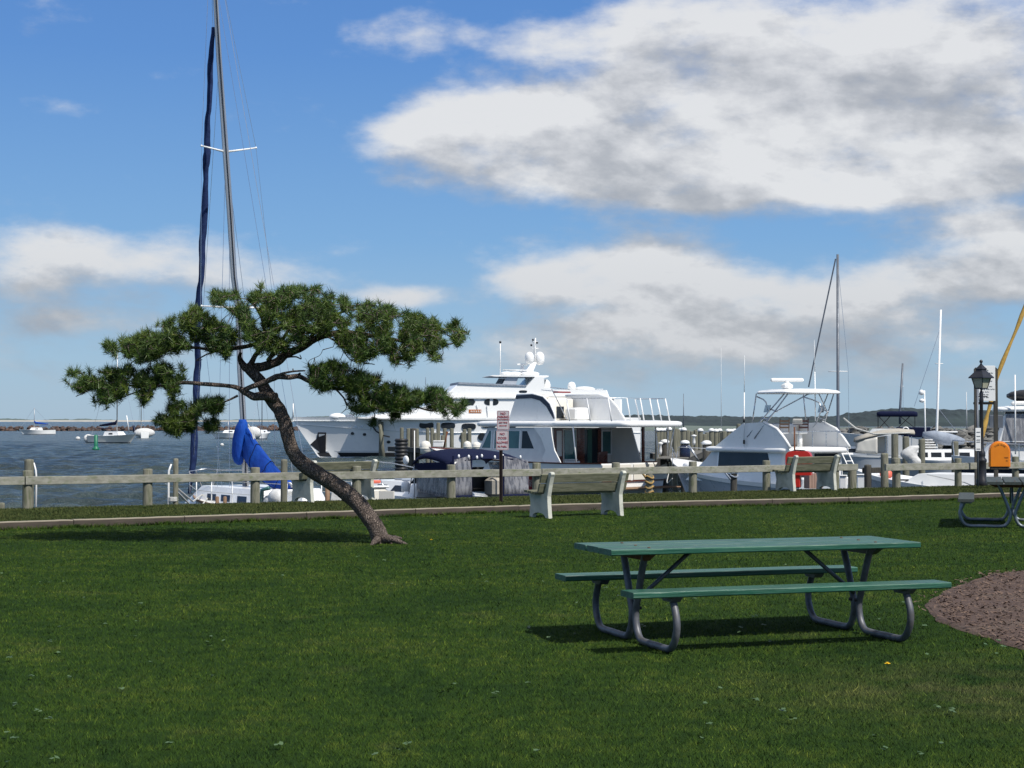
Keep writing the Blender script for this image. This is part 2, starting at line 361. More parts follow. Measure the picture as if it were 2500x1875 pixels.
def grass_mat(name, cols, brown, blade=False):
    m = bpy.data.materials.new(name); m.use_nodes = True; t = NT(m.node_tree); b = t.n['Principled BSDF']
    geo = t.new('ShaderNodeNewGeometry'); Pn = geo.outputs['Position']
    big = t.noise(Pn, .55, 5, .6); mid = t.noise(Pn, 2.3, 4, .6); fine = t.noise(vmul(t, Pn, (1, 1, 0)), 60, 2, .6)
    blot = t.noise(vmul(t, Pn, (1, .8, 0)), 7.5, 5, .65); c = t.ramp(t.m('ADD', t.m('ADD', t.m('MULTIPLY', big, .35), t.m('MULTIPLY', mid, .25)), t.m('MULTIPLY', blot, .40)), [(.39, cols[0]), (.5, cols[1]), (.60, cols[2])])
    # worn, yellowing ground near the mulch bed
    sp = t.sep(Pn)
    dx = t.m('MULTIPLY', t.m('SUBTRACT', sp[0], 3.0), .75); dy = t.m('SUBTRACT', sp[1], 10.2)
    w = t.m('EXPONENT', t.m('MULTIPLY', t.m('ADD', t.m('MULTIPLY', dx, dx), t.m('MULTIPLY', dy, dy)), -1.0))
    w = t.m('MULTIPLY', w, t.mapr(mid, .35, .6)); c = t.mix(t.m('MULTIPLY', w, .75), c, (*brown, 1))
    w2 = t.mapr(t.noise(Pn, 1.1, 6, .65), .60, .74, 0, .42); c = t.mix(w2, c, (*brown, 1))
    if blade:
        at = t.new('ShaderNodeAttribute', attribute_name='rnd')
        v = t.ramp(at.outputs['Fac'], [(0, (.6, .64, .64)), (.5, (1, 1, 1)), (.9, (1.35, 1.28, 1.2)), (.955, (1.4, 1.3, 1.25)), (.97, (2.2, 1.8, 1.8)), (1, (2.8, 2.3, 2.1))])
        c = t.mix(1.0, c, v, 'MULTIPLY')
        nm = t.new('ShaderNodeMix', data_type='VECTOR'); nm.inputs[0].default_value = .5; t.put(nm.inputs[4], geo.outputs['Normal']); nm.inputs[5].default_value = (0, 0, 1)
        nn2 = t.new('ShaderNodeVectorMath', operation='NORMALIZE'); t.put(nn2.inputs[0], nm.outputs[1]); t.put(b.inputs['Normal'], nn2.outputs[0])
    else:
        c = t.mix(t.mapr(fine, .35, .65, 0, .5), c, (cols[0][0]*.5, cols[0][1]*.5, cols[0][2]*.5, 1))
        bn = t.new('ShaderNodeBump'); bn.inputs['Distance'].default_value = .02; t.put(bn.inputs['Height'], fine); t.put(b.inputs['Normal'], bn.outputs[0])
    t.put(b.inputs['Base Color'], c); b.inputs['Roughness'].default_value = .65 if blade else .95
    b.inputs['Specular IOR Level'].default_value = .04 if blade else .05
    return m
GC = [(.013, .034, .008), (.031, .062, .009), (.066, .096, .015)]
M['soil'] = grass_mat('lawn_ground', [(.016, .036, .009), (.024, .050, .01), (.036, .062, .012)], (.07, .066, .03))
M['blade'] = grass_mat('lawn_grass', GC, (.10, .105, .042), True)
M['blade2'] = grass_mat('strip_grass', [(.03, .043, .015), (.043, .056, .018), (.056, .066, .023)], (.07, .06, .032), True)
# lawn sheet
xs = np.linspace(-40, 40, 41); V = []; Fc = []
for x in xs:
    ye = lerp_line(KERB, x)
    for k in range(12): V.append((x, -30+(ye+.02+30)*k/11, 0))
for i in range(40):
    for k in range(11): a = i*12+k; Fc.append((a, a+12, a+13, a+1))
mb = MB(); mb.add(V, Fc); tag(mb.build('lawn', M['soil']), kind='structure')
mb = MB(); V = []; Fc = []
for x in xs: V += [(x, lerp_line(KERB, x)+.02, -.3), (x, lerp_line(KERB, x)+.03, .12), (x, max(bulk(x)+.1, lerp_line(KERB, x)+.5), .12)]
for i in range(40):
    for k in range(2): a = i*3+k; Fc.append((a, a+3, a+4, a+1))
mb.add(V, Fc); tag(mb.build('lawn_strip', M['soil']), kind='structure')
# timber bulkhead below the strip
t = empty('bulkhead', (0, 0, 0), 0, 'timber sheet bulkhead holding the grass strip above the harbour water', 'retaining wall')
mb = MB()
dirv = Vector((1, .545, 0)).normalized(); nrm = Vector((-dirv.y, dirv.x, 0))
for k in range(260):
    x = -38+k*.3; mb.box((x, bulk(x)+.14, -.95), (.33, .07, 2.1), math.atan(.545))
mb.build('sheet_piling', M['dockwood'], t)
mb = MB(); mb.box((1, bulk(1)+.24, .02), (88, .14, .2), math.atan(.545)); mb.build('cap_timber', M['rail'], t)

def blades(name, n, region, z, hgt, wid, mtl, seed, excl=None):
    r = np.random.default_rng(seed); x, y = region(r, n)
    if excl is not None: k = ~excl(x, y); x, y = x[k], y[k]
    n = len(x); a = r.uniform(0, 2*np.pi, n); D = np.maximum(y, 5)
    w = wid*(.6+.8*r.random(n))*np.clip(D/11, .8, 2.2); h = hgt*(.5+.9*r.random(n))
    lean = r.uniform(.2, 1.3, n)*h; la = r.uniform(0, 2*np.pi, n)
    b0 = np.stack([x-np.cos(a)*w/2, y-np.sin(a)*w/2, np.full(n, z)], 1); b1 = np.stack([x+np.cos(a)*w/2, y+np.sin(a)*w/2, np.full(n, z)], 1)
    tp = np.stack([x+np.cos(la)*lean, y+np.sin(la)*lean, z+h], 1)
    vs = np.stack([b0, b1, tp], 1).reshape(-1, 3); fs = np.arange(3*n).reshape(n, 3)
    o = raw_mesh(name, vs, fs, mtl, attr=r.random(n)); return tag(o, kind='stuff')
def reg(ylo, yhi, side=1.25):
    def f(r, n):
        # density falls with distance like the picture does
        u = r.random(n); y = 1/(1/ylo+(1/yhi-1/ylo)*u); y = np.where(r.random(n) < .5, y, r.uniform(ylo, yhi, n))
        x = r.uniform(-1, 1, n)*(y*.31*side+1.0); return x, y
    return f
kx = np.array([k[0] for k in KERB]); ky = np.array([k[1] for k in KERB])
def ex_lawn(x, y): return in_poly(x+np.sin(x*37+y*11)*.05, y+np.sin(y*23+x*17)*.07, MULCH) | (y > np.interp(x, kx, ky)-.06)
tag(blades('grass', 760000, reg(6.8, 36), 0, .017, .0042, M['blade'], 3, ex_lawn), 'short dark green mown grass covering the lawn', 'grass')
tag(blades('clover_grass', 26000, reg(6.8, 20), 0, .028, .006, M['blade'], 5, ex_lawn), 'taller tufts of grass standing out of the mown lawn', 'grass')
def reg_edge(r, n):
    x = r.uniform(-12, 12, n); x = x+.25*np.sin(x*5.3)*r.random(n); return x, np.interp(x, kx, ky)-.085-np.abs(r.normal(0, .035, n))
tag(blades('edge_grass', 15000, reg_edge, 0, .055, .006, M['blade'], 31), 'longer grass left uncut along the foot of the timber kerb', 'grass')
def reg_strip(r, n):
    x = r.uniform(-12, 14, n); k = np.interp(x, kx, ky)+.1; e = np.maximum(33.62+.545*x+.1, k+.3); return x, k+(e-k)*r.random(n)
tag(blades('strip_grass', 130000, reg_strip, .12, .024, .006, M['blade2'], 8), 'olive worn grass on the raised strip along the fence', 'grass')
# clover leaves and dandelions
M['clover'] = mat('clover_leaf', (.07, .12, .045), (.045, .09, .03), .6)
cl = MB()
for i in range(420):
    y = 7+random.random()**1.6*13; x = random.uniform(-1, 1)*(y*.33+.5)
    if in_poly(np.array([x]), np.array([y]), MULCH)[0] or mnoise.noise((x*.5, y*.5, 3)) < .02: continue
    for q in range(3):
        a = random.random()*6.28; r_ = .011; c = Vector((x+math.cos(a)*.012, y+math.sin(a)*.012, .028+random.random()*.012))
        tx = Vector((math.cos(a), math.sin(a), random.uniform(-.3, .3)))*r_; ty = Vector((-math.sin(a), math.cos(a), random.uniform(-.3, .5)))*r_
        cl.add([c-tx-ty, c+tx-ty, c+tx*.8+ty, c-tx*.8+ty], [(0, 1, 2, 3)])
tag(cl.build('clover', M['clover']), 'pale clover leaves scattered through the lawn grass', 'clover', kind='stuff')
M['dandelion'] = mat('dandelion_petals', (.85, .58, .02), (.75, .5, .01), .6)
for (px, py, lab) in ((2167, 1639, 'single yellow dandelion in the grass in front of the green picnic table'), (1053, 1327, 'single yellow dandelion in the grass near the pine trunk base')):
    p = G(px, py); e_ = empty('dandelion', p, 0, lab, 'flower')
    m_ = MB(); m_.tube([(0, 0, 0), (.004, 0, .045)], .002, 5); m_.build('stem', M['clover'], e_)
    m_ = MB()
    for k in range(14):
        a = k*.449; c_, s_n = math.cos(a), math.sin(a)
        m_.add([(0, 0, .045), (c_*.017-s_n*.004, s_n*.017+c_*.004, .052), (c_*.021, s_n*.021, .05), (c_*.017+s_n*.004, s_n*.017-c_*.004, .052)], [(0, 1, 2, 3)])
        m_.add([(0, 0, .048), (c_*.01-s_n*.003, s_n*.01+c_*.003, .058), (c_*.01+s_n*.003, s_n*.01-c_*.003, .058)], [(0, 1, 2)])
    m_.build('petals', M['dandelion'], e_)
# mulch bed
M['mulch'] = mat('red_brown_mulch', (.105, .062, .044), (.06, .037, .027), .95, scale=30, bump=.02, bscale=60, dirt=(.12, .085, .06), dscale=1.4)
M['chip'] = mat('mulch_chips', (.145, .095, .068), (.078, .049, .036), .95, scale=5)
mb = MB(); n = len(MULCH); cx = sum(p[0] for p in MULCH)/n; cy = sum(p[1] for p in MULCH)/n
ring = []
for i in range(n):
    for k in range(6):
        a, b = MULCH[i], MULCH[(i+1) % n]; u = k/6; x = a[0]+(b[0]-a[0])*u; y = a[1]+(b[1]-a[1])*u
        q = .06*mnoise.noise((x*3, y*3, 0)); ring.append((x+q, y+q))
nn_ = len(ring)
def rg(s, z): return [(cx+(x-cx)*s, cy+(y-cy)*s, z) for x, y in ring]
mb.loft([rg(1.0, .003), rg(.985, .02), rg(.9, .03), rg(.6, .035), rg(.05, .035)], True); mb.smooth = True
tag(mb.build('mulch_bed', M['mulch']), 'reddish brown mulch bed spreading out of the right edge of the lawn', 'mulch', kind='structure')
r = np.random.default_rng(4); N = 42000; x = r.uniform(3.0, 10.4, N); y = r.uniform(9.2, 19.4, N); qx = x+r.normal(0, .06, N); qy = y+r.normal(0, .09, N)
k = in_poly(qx, qy, [((a-cx)*.99+cx, (b-cy)*.99+cy) for a, b in MULCH]); x, y = x[k], y[k]; N = len(x)
a = r.uniform(0, 6.28, N); L = r.uniform(.006, .026, N); w = r.uniform(.003, .008, N); zz = .028+r.random(N)*.016; tz = r.uniform(-.5, .5, N)*L
u = np.stack([np.cos(a)*L, np.sin(a)*L, tz], 1); vv = np.stack([-np.sin(a)*w, np.cos(a)*w, r.uniform(-.6, .6, N)*w], 1); c0 = np.stack([x, y, zz], 1)
vs = np.stack([c0-u-vv, c0+u-vv, c0+u+vv, c0-u+vv], 1).reshape(-1, 3)
tag(raw_mesh('mulch_chips', vs, np.arange(4*N).reshape(N, 4), M['chip']), 'loose bark chips on the mulch bed', 'mulch', kind='stuff')

# ------------------------------------------------------------------ kerb timbers
KPX = [-260, -20, 178, 448, 745, 1010, 1262, 1560, 1880, 2066, 2335, 2640]
KLAB = {0: 'cut off end', 1: 'darker split timber at the far left of the photo'}
klabels = ['long timber kerb running out of the left edge of the photo', 'weathered timber kerb with a split end at the far left of the lawn edge',
 'timber kerb right of the dark gap near the left fence post', 'timber kerb ending just left of the leaning pine trunk', 'timber kerb crossing behind the leaning pine trunk',
 'timber kerb between the pine trunk and the signpost', 'timber kerb behind the nearest park bench', 'timber kerb right of the nearest park bench',
 'timber kerb below the park bench with the red box behind', 'timber kerb below the open gap in the fence', 'timber kerb behind the far picnic table']
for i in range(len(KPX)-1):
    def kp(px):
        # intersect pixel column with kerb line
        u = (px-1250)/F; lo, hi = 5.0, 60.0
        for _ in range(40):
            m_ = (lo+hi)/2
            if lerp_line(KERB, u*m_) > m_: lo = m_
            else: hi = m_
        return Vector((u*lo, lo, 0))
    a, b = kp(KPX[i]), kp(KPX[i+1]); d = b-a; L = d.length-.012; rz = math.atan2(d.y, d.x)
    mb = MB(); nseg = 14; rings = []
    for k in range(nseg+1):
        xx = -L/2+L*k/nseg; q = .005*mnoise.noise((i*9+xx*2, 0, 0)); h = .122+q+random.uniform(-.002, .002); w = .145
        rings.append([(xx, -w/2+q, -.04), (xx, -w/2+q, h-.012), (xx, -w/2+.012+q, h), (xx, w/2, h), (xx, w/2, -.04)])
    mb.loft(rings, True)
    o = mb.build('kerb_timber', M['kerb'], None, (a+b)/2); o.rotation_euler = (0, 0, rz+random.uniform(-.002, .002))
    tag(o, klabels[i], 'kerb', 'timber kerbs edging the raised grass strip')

# ------------------------------------------------------------------ rail fences
SZ = .12
def line_pt(px):  # point of the fence line (front of posts) at pixel column
    u = (px-1250)/F; D = 33.47/(1-.545*u); return Vector((u*D, D, SZ))
def fence_post(parent, p, h, rad=.085, name='post'):
    mb = MB(); rings = []
    n = 14; ph = random.random()*9
    prof = [(rad*1.03, -.25), (rad*1.02, .02), (rad, h*.4), (rad*.98, h-.02), (rad*.93, h), (rad*.4, h+.003)]
    for r_, z in prof: rings.append([(p[0]+r_*(1+.05*mnoise.noise((math.cos(k)*2, math.sin(k)*2, ph)))*math.cos(2*math.pi*k/n), p[1]+r_*math.sin(2*math.pi*k/n), p[2]+z) for k in range(n)])
    mb.smooth = True; mb.loft(rings, True); return mb.build(name, M['post'], parent)
def fence_rail(parent, a, b, z, h=.14, d=.07, mt='rail'):
    dv = (b-a); L = dv.length; rz = math.atan2(dv.y, dv.x); nseg = max(6, int(L*2)); rings = []; c, s = math.cos(rz), math.sin(rz)
    for k in range(nseg+1):
        t_ = L*k/nseg; q = .006*mnoise.noise((a.x*7+t_*.8, 1, 0)); x0 = a.x+c*t_; y0 = a.y+s*t_
        def P_(off, zz): return (x0-s*off, y0+c*off, zz)
        zc = a.z+z+q; rings.append([P_(-d/2, zc-h/2+.006), P_(-d/2, zc+h/2-.006), P_(-d/2+.008, zc+h/2), P_(d/2, zc+h/2), P_(d/2, zc-h/2), P_(-d/2+.008, zc-h/2)])
    mb = MB(); mb.loft(rings, True); return mb.build('rail', M[mt], parent)
fx = line_pt(-150)
ft = empty('rail_fence', fx, 0, 'long low weathered timber guard rail on round posts, left of the gap', 'fence')
posts = [-420, -170, 65, 359, 622, 870, 1101, 1310, 1504, 1692, 1872, 2040]
for i, px in enumerate(posts):
    p = line_pt(px)-fx; p.z = 0; p += Vector((0, .12, 0)) if i in (6, 7, 8) else Vector((0, .08, 0))
    fence_post(ft, p, .645 if i != 7 else .66)
for a, b in ((-520, 60), (63, 770), (772, 1320), (1322, 2092)):
    A, B = line_pt(a)-fx, line_pt(b)-fx; A.z = B.z = 0; fence_rail(ft, A, B, .475)
f2 = line_pt(2160)
ft2 = empty('rail_fence', f2, 0, 'short low timber guard rail by the lamp post, right of the gap', 'fence')
for px, h in ((2189, .60), (2338, .64), (2478, .66), (2620, .64), (2760, .64)):
    p = line_pt(px)-f2; p.z = 0; fence_post(ft2, p, h, .08)
A, B = line_pt(2158)-f2, line_pt(2840)-f2; A.z = B.z = 0; A.y -= .1; B.y -= .1; fence_rail(ft2, A, B, .46, .15)
# dark pier railing crossing the gap, further out
def post_thing(name, px, py_base, z0, h, rad, label, cat, group=None, mt='post', D=None, tilt=(0, 0), top=None):
    p = G(px, py_base, z0) if D is None else W(px, 1000, D); p.z = z0
    mb = MB(); n = 14; rings = []; ph = random.random()*9
    for k2, (r_, z) in enumerate([(rad*1.05, -.3), (rad, .1), (rad*.97, h*.5), (rad*.93, h-.03), (rad*.85, h), (rad*.2, h+.004)]):
        rings.append([(tilt[0]*max(z, 0)+r_*(1+.06*mnoise.noise((math.cos(k)*2, math.sin(k)*2, ph)))*math.cos(2*math.pi*k/n), tilt[1]*max(z, 0)+r_*math.sin(2*math.pi*k/n), z) for k in range(n)])
    mb.smooth = True; mb.loft(rings, True)
    if top:
        e_ = empty(name, p, 0, label, cat, group); mb.build('shaft', M[mt], e_)
        m2 = MB(); m2.lathe([(rad*1.12, h-.02), (rad*1.12, h+.02), (.02, h+rad*1.1)], n=14); m2.build('cap', M[top], e_); return e_
    o = mb.build(name, M[mt], None, p); return tag(o, label, cat, group)

# ------------------------------------------------------------------ park benches (concrete ends, timber slats)
def make_bench(label, loc, rz, L=1.5, slats='slat'):
    """local x = bench length, +y = the side people face; origin at the middle of the base"""
    t = empty('park_bench', loc, rz, label, 'bench', 'park benches facing the harbour')
    # end profile in (y, z)
    prof = [(-.30, 0), (-.215, 0), (-.17, .05), (-.10, .075), (0, .085), (.10, .075), (.165, .05), (.19, 0), (.27, 0), (.265, .12), (.24, .24), (.27, .36), (.29, .40), (.26, .425),
            (.0, .40), (-.14, .385), (-.175, .42), (-.235, .60), (-.285, .735), (-.325, .765), (-.365, .76), (-.385, .725), (-.36, .68), (-.315, .55), (-.265, .36), (-.275, .2)]
    for sx in (-1, 1):
        mb = MB(); b = .008
        prof_in = [(y*.985-.0005, z*.985+.004) for y, z in prof]
        rings = [[(sx*L/2-.038, y, z) for y, z in prof_in], [(sx*L/2-.03, y, z) for y, z in prof], [(sx*L/2+.03, y, z) for y, z in prof], [(sx*L/2+.038, y, z) for y, z in prof_in]]
        mb.loft(rings, True); mb.build('concrete_end', M['conc'], t)
    def slat(y, z, w, th, ang, nm, ext=.16):
        mb = MB(); LL = L+2*ext; rings = []; ca, sa = math.cos(ang), math.sin(ang)
        for k in range(9):
            x = -LL/2+LL*k/8; q = .003*mnoise.noise((x*2, y*9, z*9)); q2 = .004*mnoise.noise((x*3+5, y*9, z*9))
            pr = [(-w/2, -th/2), (w/2+q2, -th/2), (w/2+q2, th/2), (-w/2, th/2)]
            rings.append([(x, y+ca*u-sa*v+q, z+sa*u+ca*v) for u, v in pr])
        mb.loft(rings, True); return mb.build(nm, M[slats], t)
    slat(.20, .435, .10, .038, .02, 'seat_slat'); slat(.085, .425, .10, .038, .06, 'seat_slat'); slat(-.03, .412, .10, .038, .1, 'seat_slat'); 
    a = math.radians(110)
    slat(-.188, .50, .14, .036, a, 'back_slat'); slat(-.245, .655, .145, .036, a, 'back_slat')
    return t
def place_bench(pl, pr, h, label, ins=.3):
    a, b = G(*pl, h), G(*pr, h); d = (b-a); rz = math.atan2(d.y, d.x); L = d.length
    c = (a+b)/2+Vector((-math.sin(rz), math.cos(rz), 0))*ins; c.z = h
    return make_bench(label, c, rz, L)
place_bench((1344, 1266), (1519, 1259.5), 0.0, 'weathered park bench with cream concrete ends on the lawn, nearest the camera')
place_bench((764, 1227), (912, 1220.5), SZ, 'park bench half hidden by the leaning pine trunk')
place_bench((1941, 1200.5), (2041, 1197.5), SZ, 'park bench in front of the red box on the raised strip')

# ------------------------------------------------------------------ picnic tables
def make_picnic(label, loc, rz, mt='table', pipe='galv'):
    t = empty('picnic_table', loc, rz, label, 'picnic table', 'picnic tables on the lawn')
    L, Wd, Ht, bo, bw, Hb, fx_, fy = 2.47, .77, .70, .80, .25, .44, .91, .74
    def planks(name, y0, y1, n, z, th=.042):
        mb = MB(); w = (y1-y0)/n
        for i in range(n):
            y = y0+w*(i+.5); rings = []; off = random.uniform(-.006, .006)
            for k in range(13):
                x = -L/2+L*k/12+off; q = .0025*mnoise.noise((x*1.3, y*4, 2)); ww = w-.014; b = .007
                e1 = .002*mnoise.noise((x*6, y*4, 8))
                pr = [(-ww/2, -th+b), (-ww/2, -b), (-ww/2+b, 0), (ww/2-b, 0), (ww/2, -b), (ww/2, -th+b), (ww/2-b, -th), (-ww/2+b, -th)]
                rings.append([(x, y+u+e1, z+v+q) for u, v in pr])
            mb.loft(rings, True)
        return mb.build(name, M[mt], t)
    planks('tabletop', -Wd/2, Wd/2, 3, Ht)
    planks('bench_seat', -bo, -bo+bw, 1, Hb); planks('bench_seat', bo-bw, bo, 1, Hb)
    def smooth_path(P, k=6):
        out = []
        for i in range(len(P)-1):
            p0, p1, p2, p3 = [Vector(P[max(min(j, len(P)-1), 0)]) for j in (i-1, i, i+1, i+2)]
            for q in range(k):
                u = q/k; out.append(.5*((2*p1)+(p2-p0)*u+(2*p0-5*p1+4*p2-p3)*u*u+(3*p1-p0-3*p2+p3)*u**3))
        out.append(Vector(P[-1])); return out
    for sx in (-1, 1):
        X = sx*fx_
        for sy in (-1, 1):
            mb = MB(); r_ = .0255
            mb.tube(smooth_path([(X, sy*.215, Ht-.045), (X, sy*.15, .52), (X, sy*.075, .33), (X, sy*.036, .22), (X, sy*.05, .12), (X, sy*.105, .045), (X, sy*.19, .026),
                (X, sy*.42, .026), (X, sy*.62, .028), (X, sy*.70, .06), (X, sy*.755, .14), (X, sy*.765, .23), (X, sy*.73, .32), (X, sy*.685, .395)]), r_, 14)
            mb.build('pipe_leg', M[pipe], t)
            mb = MB(); mb.prism([(-.115, 0), (.115, 0), (.07, -.035), (-.07, -.035)], .07, (X, sy*(bo-bw/2), Hb-.043), (0, 1, 0), (0, 0, 1))
            mb.build('seat_bracket', M[pipe], t)
            mb = MB(); mb.lathe([(.013, -.01), (.013, .01)], n=8); 
            o = mb.build('bolt', M['black'], t, (X+sx*-.03, sy*.04, .25)); o.rotation_euler = (0, math.pi/2, 0)
        for yy in (-.28, -.03, .23): mb = MB(); mb.lathe([(.012, Ht-.002), (.012, Ht+.004), (.004, Ht+.006)], (X, yy, 0), 8); mb.build('bolt', M['rust'], t)
        mb = MB(); mb.prism([(-.36, 0), (.36, 0), (.25, -.05), (-.25, -.05)], .04, (X, 0, Ht-.043), (0, 1, 0), (0, 0, 1)); mb.build('table_bracket', M['rust' if sx < 0 else 'iron'], t)
        mb = MB(); mb.tube([(X-sx*.02, 0, .30), (X-sx*.46, 0, Ht-.045)], .0155, 10); mb.build('brace', M[pipe], t)
    return t
tb = make_picnic('green painted picnic table with bent grey pipe legs in the foreground', (1.747, 12.78, 0), .32)
M['table_grey'] = mat('grey_green_planks', (.05, .062, .055), (.03, .038, .034), .7, scale=5, stretch=(.7, 5, 5))
M['galv2'] = mat('bright_galvanised_pipe', (.22, .25, .27), (.14, .165, .18), .4, .5, scale=10)
def far_table():
    t = make_picnic('dark grey picnic table cut by the right edge, in front of the lamp post', (0, 0, 0), 0, 'table_grey', 'galv2')
    return t
t2 = far_table(); p = G(2452, 1270); t2.location = (p.x-.23, p.y-1.2, 0); t2.rotation_euler = (0, 0, math.radians(75))
# ------------------------------------------------------------------ wind-bent pine
TD = 22.6
def tp(px, py, dd=0.0): return W(px, py, TD+dd)
def cr(P, k=5):
    out = []
    for i in range(len(P)-1):
        p0, p1, p2, p3 = [Vector(P[max(min(j, len(P)-1), 0)]) for j in (i-1, i, i+1, i+2)]
        for q in range(k):
            u = q/k; out.append(.5*((2*p1)+(p2-p0)*u+(2*p0-5*p1+4*p2-p3)*u*u+(3*p1-p0-3*p2+p3)*u**3))
    out.append(Vector(P[-1])); return out
def limb(mb, pts, n=12, k=6, rough=.07):
    """pts: (px, py, dd, width_px)"""
    Pp = cr([tp(a, b, c) for a, b, c, w in pts], k); Rr = [v.x for v in cr([Vector((w*TD/F/2, 0, 0)) for *_, w in pts], k)]
    rings = []; up = Vector((0, 1, 0))
    for i, p in enumerate(Pp):
        t_ = (Pp[min(i+1, len(Pp)-1)]-Pp[max(i-1, 0)]).normalized(); u = (up-t_*up.dot(t_)).normalized(); up = u; b = t_.cross(u)
        ring = []
        for q in range(n):
            a = 2*math.pi*q/n; d = u*math.sin(a)+b*math.cos(a); r_ = max(Rr[i], .004)
            s_n = mnoise.noise((p+d*r_)*9)*rough*1.6+mnoise.noise((p+d*r_)*26)*rough
            ring.append(tuple(p+d*r_*(1+s_n)))
        rings.append(ring)
    mb.smooth = True; mb.loft(rings, True); return Pp
def bark(name, c1, c2, sc):
    m = bpy.data.materials.new(name); m.use_nodes = True; t = NT(m.node_tree); b = t.n['Principled BSDF']
    geo = t.new('ShaderNodeNewGeometry'); Pn = geo.outputs['Position']
    vo = t.new('ShaderNodeTexVoronoi', feature='DISTANCE_TO_EDGE'); 
    wp = vadd(t, vmul(t, Pn, (1, 1, .42)), vmul(t, t_noise_col(t, Pn, 9), (.09, .09, .09))); t.put(vo.inputs['Vector'], wp); vo.inputs['Scale'].default_value = sc
    crack = t.mapr(vo.outputs['Distance'], 0.0, .22); nz_ = t.noise(vmul(t, Pn, (1, 1, .5)), 20, 7, .7)
    c = t.mix(nz_, (*c1, 1), (*c2, 1)); c = t.mix(t.m('MULTIPLY', t.m('SUBTRACT', 1.0, crack), .45), c, (c2[0]*.3, c2[1]*.3, c2[2]*.3, 1))
    t.put(b.inputs['Base Color'], c); b.inputs['Roughness'].default_value = .95; b.inputs['Specular IOR Level'].default_value = .15
    bn = t.new('ShaderNodeBump'); bn.inputs['Distance'].default_value = .025; bn.inputs['Strength'].default_value = 1
    t.put(bn.inputs['Height'], t.m('ADD', crack, t.m('MULTIPLY', nz_, .6))); t.put(b.inputs['Normal'], bn.outputs[0]); return m
def t_noise_col(t, v, s):
    n = t.new('ShaderNodeTexNoise'); t.put(n.inputs['Vector'], v); n.inputs['Scale'].default_value = s; n.inputs['Detail'].default_value = 3; return n.outputs[1]
M['bark'] = bark('pine_bark', (.33, .265, .225), (.13, .102, .088), 44)
base = tp(932, 1328); base = G(932, 1326)
tree = empty('pine_tree', (base.x, base.y, 0), 0, 'wind-bent pine with a curved leaning trunk and flat spreading crown', 'tree')
off = Vector((-base.x, -base.y, 0))
def shift(mb): mb.v = [(x+off.x, y+off.y, z) for x, y, z in mb.v]; return mb
mb = MB()
trunk_pts = [(936, 1340, 0, 56), (931, 1322, 0, 47), (918, 1290, 0, 42), (900, 1262, 0, 41), (868, 1222, 0, 41), (829, 1190, 0, 39), (782, 1161, -.05, 38), (742, 1134, -.1, 36),
    (717, 1105, -.1, 34), (703, 1066, -.1, 34), (695, 1032, -.05, 34), (683, 1003, 0, 33), (667, 980, 0, 33), (651, 957, 0, 31), (636, 932, 0, 28), (618, 910, 0, 27), (600, 893, 0, 28)]
limb(mb, trunk_pts, 20, 8, .06)
skel = []
def L_(pts, n=9, rough=.08): 
    P_ = limb(mb, pts, n, 6, rough)
    for q, p in enumerate(P_): skel.append(p)
    return P_
L_([(672, 972, -.05, 26), (645, 966, -.16, 24), (622, 968, -.24, 20), (604, 960, -.28, 16), (590, 952, -.3, 14)], 12)
L_([(590, 956, -.3, 12), (612, 945, -.33, 13), (642, 935, -.36, 14), (664, 925, -.38, 14), (680, 919, -.38, 15), (705, 921, -.36, 13), (730, 919, -.32, 12), (752, 930, -.28, 10), (775, 943, -.2, 9), (830, 950, 0, 8),
    (871, 951, .1, 8), (934, 977, .2, 7), (1010, 992, .2, 5), (1054, 1003, .2, 4), (1100, 1000, .2, 2.5)])
L_([(672, 920, -.38, 8), (690, 912, -.42, 6), (715, 907, -.46, 5), (745, 905, -.5, 3.5)], 7); L_([(716, 907, -.46, 3), (715, 900, -.47, 3)], 6)
L_([(728, 916, -.33, 7), (733, 911, -.35, 5)], 6)
L_([(752, 898, -.4, 1.6), (756, 880, -.42, 1.6), (780, 868, -.4, 1.4), (788, 854, -.4, 1)], 5)
L_([(600, 957, -.3, 13), (578, 946, -.32, 12), (555, 942, -.35, 10), (525, 939, -.38, 10), (492, 937, -.4, 9.5), (450, 934, -.42, 9), (400, 940, -.35, 7), (338, 945, -.25, 5), (285, 933, -.2, 4), (250, 943, -.2, 3), (230, 948, -.2, 3), (200, 961, -.2, 2.5), (185, 968, -.2, 2)])
L_([(390, 941, -.3, 4), (355, 950, -.1, 3.5), (320, 962, 0, 3), (280, 978, 0, 2.5), (250, 988, 0, 2)], 7)
L_([(610, 905, 0, 24), (625, 897, .05, 22), (639, 896, .1, 22), (675, 884, .15, 22), (698, 866, .2, 20), (735, 850, .25, 18), (765, 830, .3, 17), (798, 818, .35, 16), (840, 812, .35, 14), (880, 815, .35, 11), (920, 822, .3, 9),
    (967, 830, .25, 8), (1021, 842, .2, 6), (1060, 835, .2, 5), (1100, 840, .2, 3.5), (1125, 822, .2, 2.5)], 12)
L_([(602, 900, 0, 22), (590, 886, .05, 16), (585, 872, .05, 10), (588, 860, .05, 8)], 9)
L_([(640, 833, .1, 7), (620, 840, .0, 9), (600, 846, -.05, 11), (563, 851, -.1, 10), (534, 851, -.15, 9), (510, 853, -.2, 8), (478, 849, -.2, 7), (439, 849, -.2, 6), (403, 858, -.2, 5), (370, 866, -.2, 4), (340, 872, -.2, 4), (300, 860, -.2, 3), (258, 850, -.2, 2)])
L_([(530, 857, -.15, 4), (505, 865, -.2, 3.5), (480, 880, -.25, 2.5), (494, 878, -.25, 2)], 6)
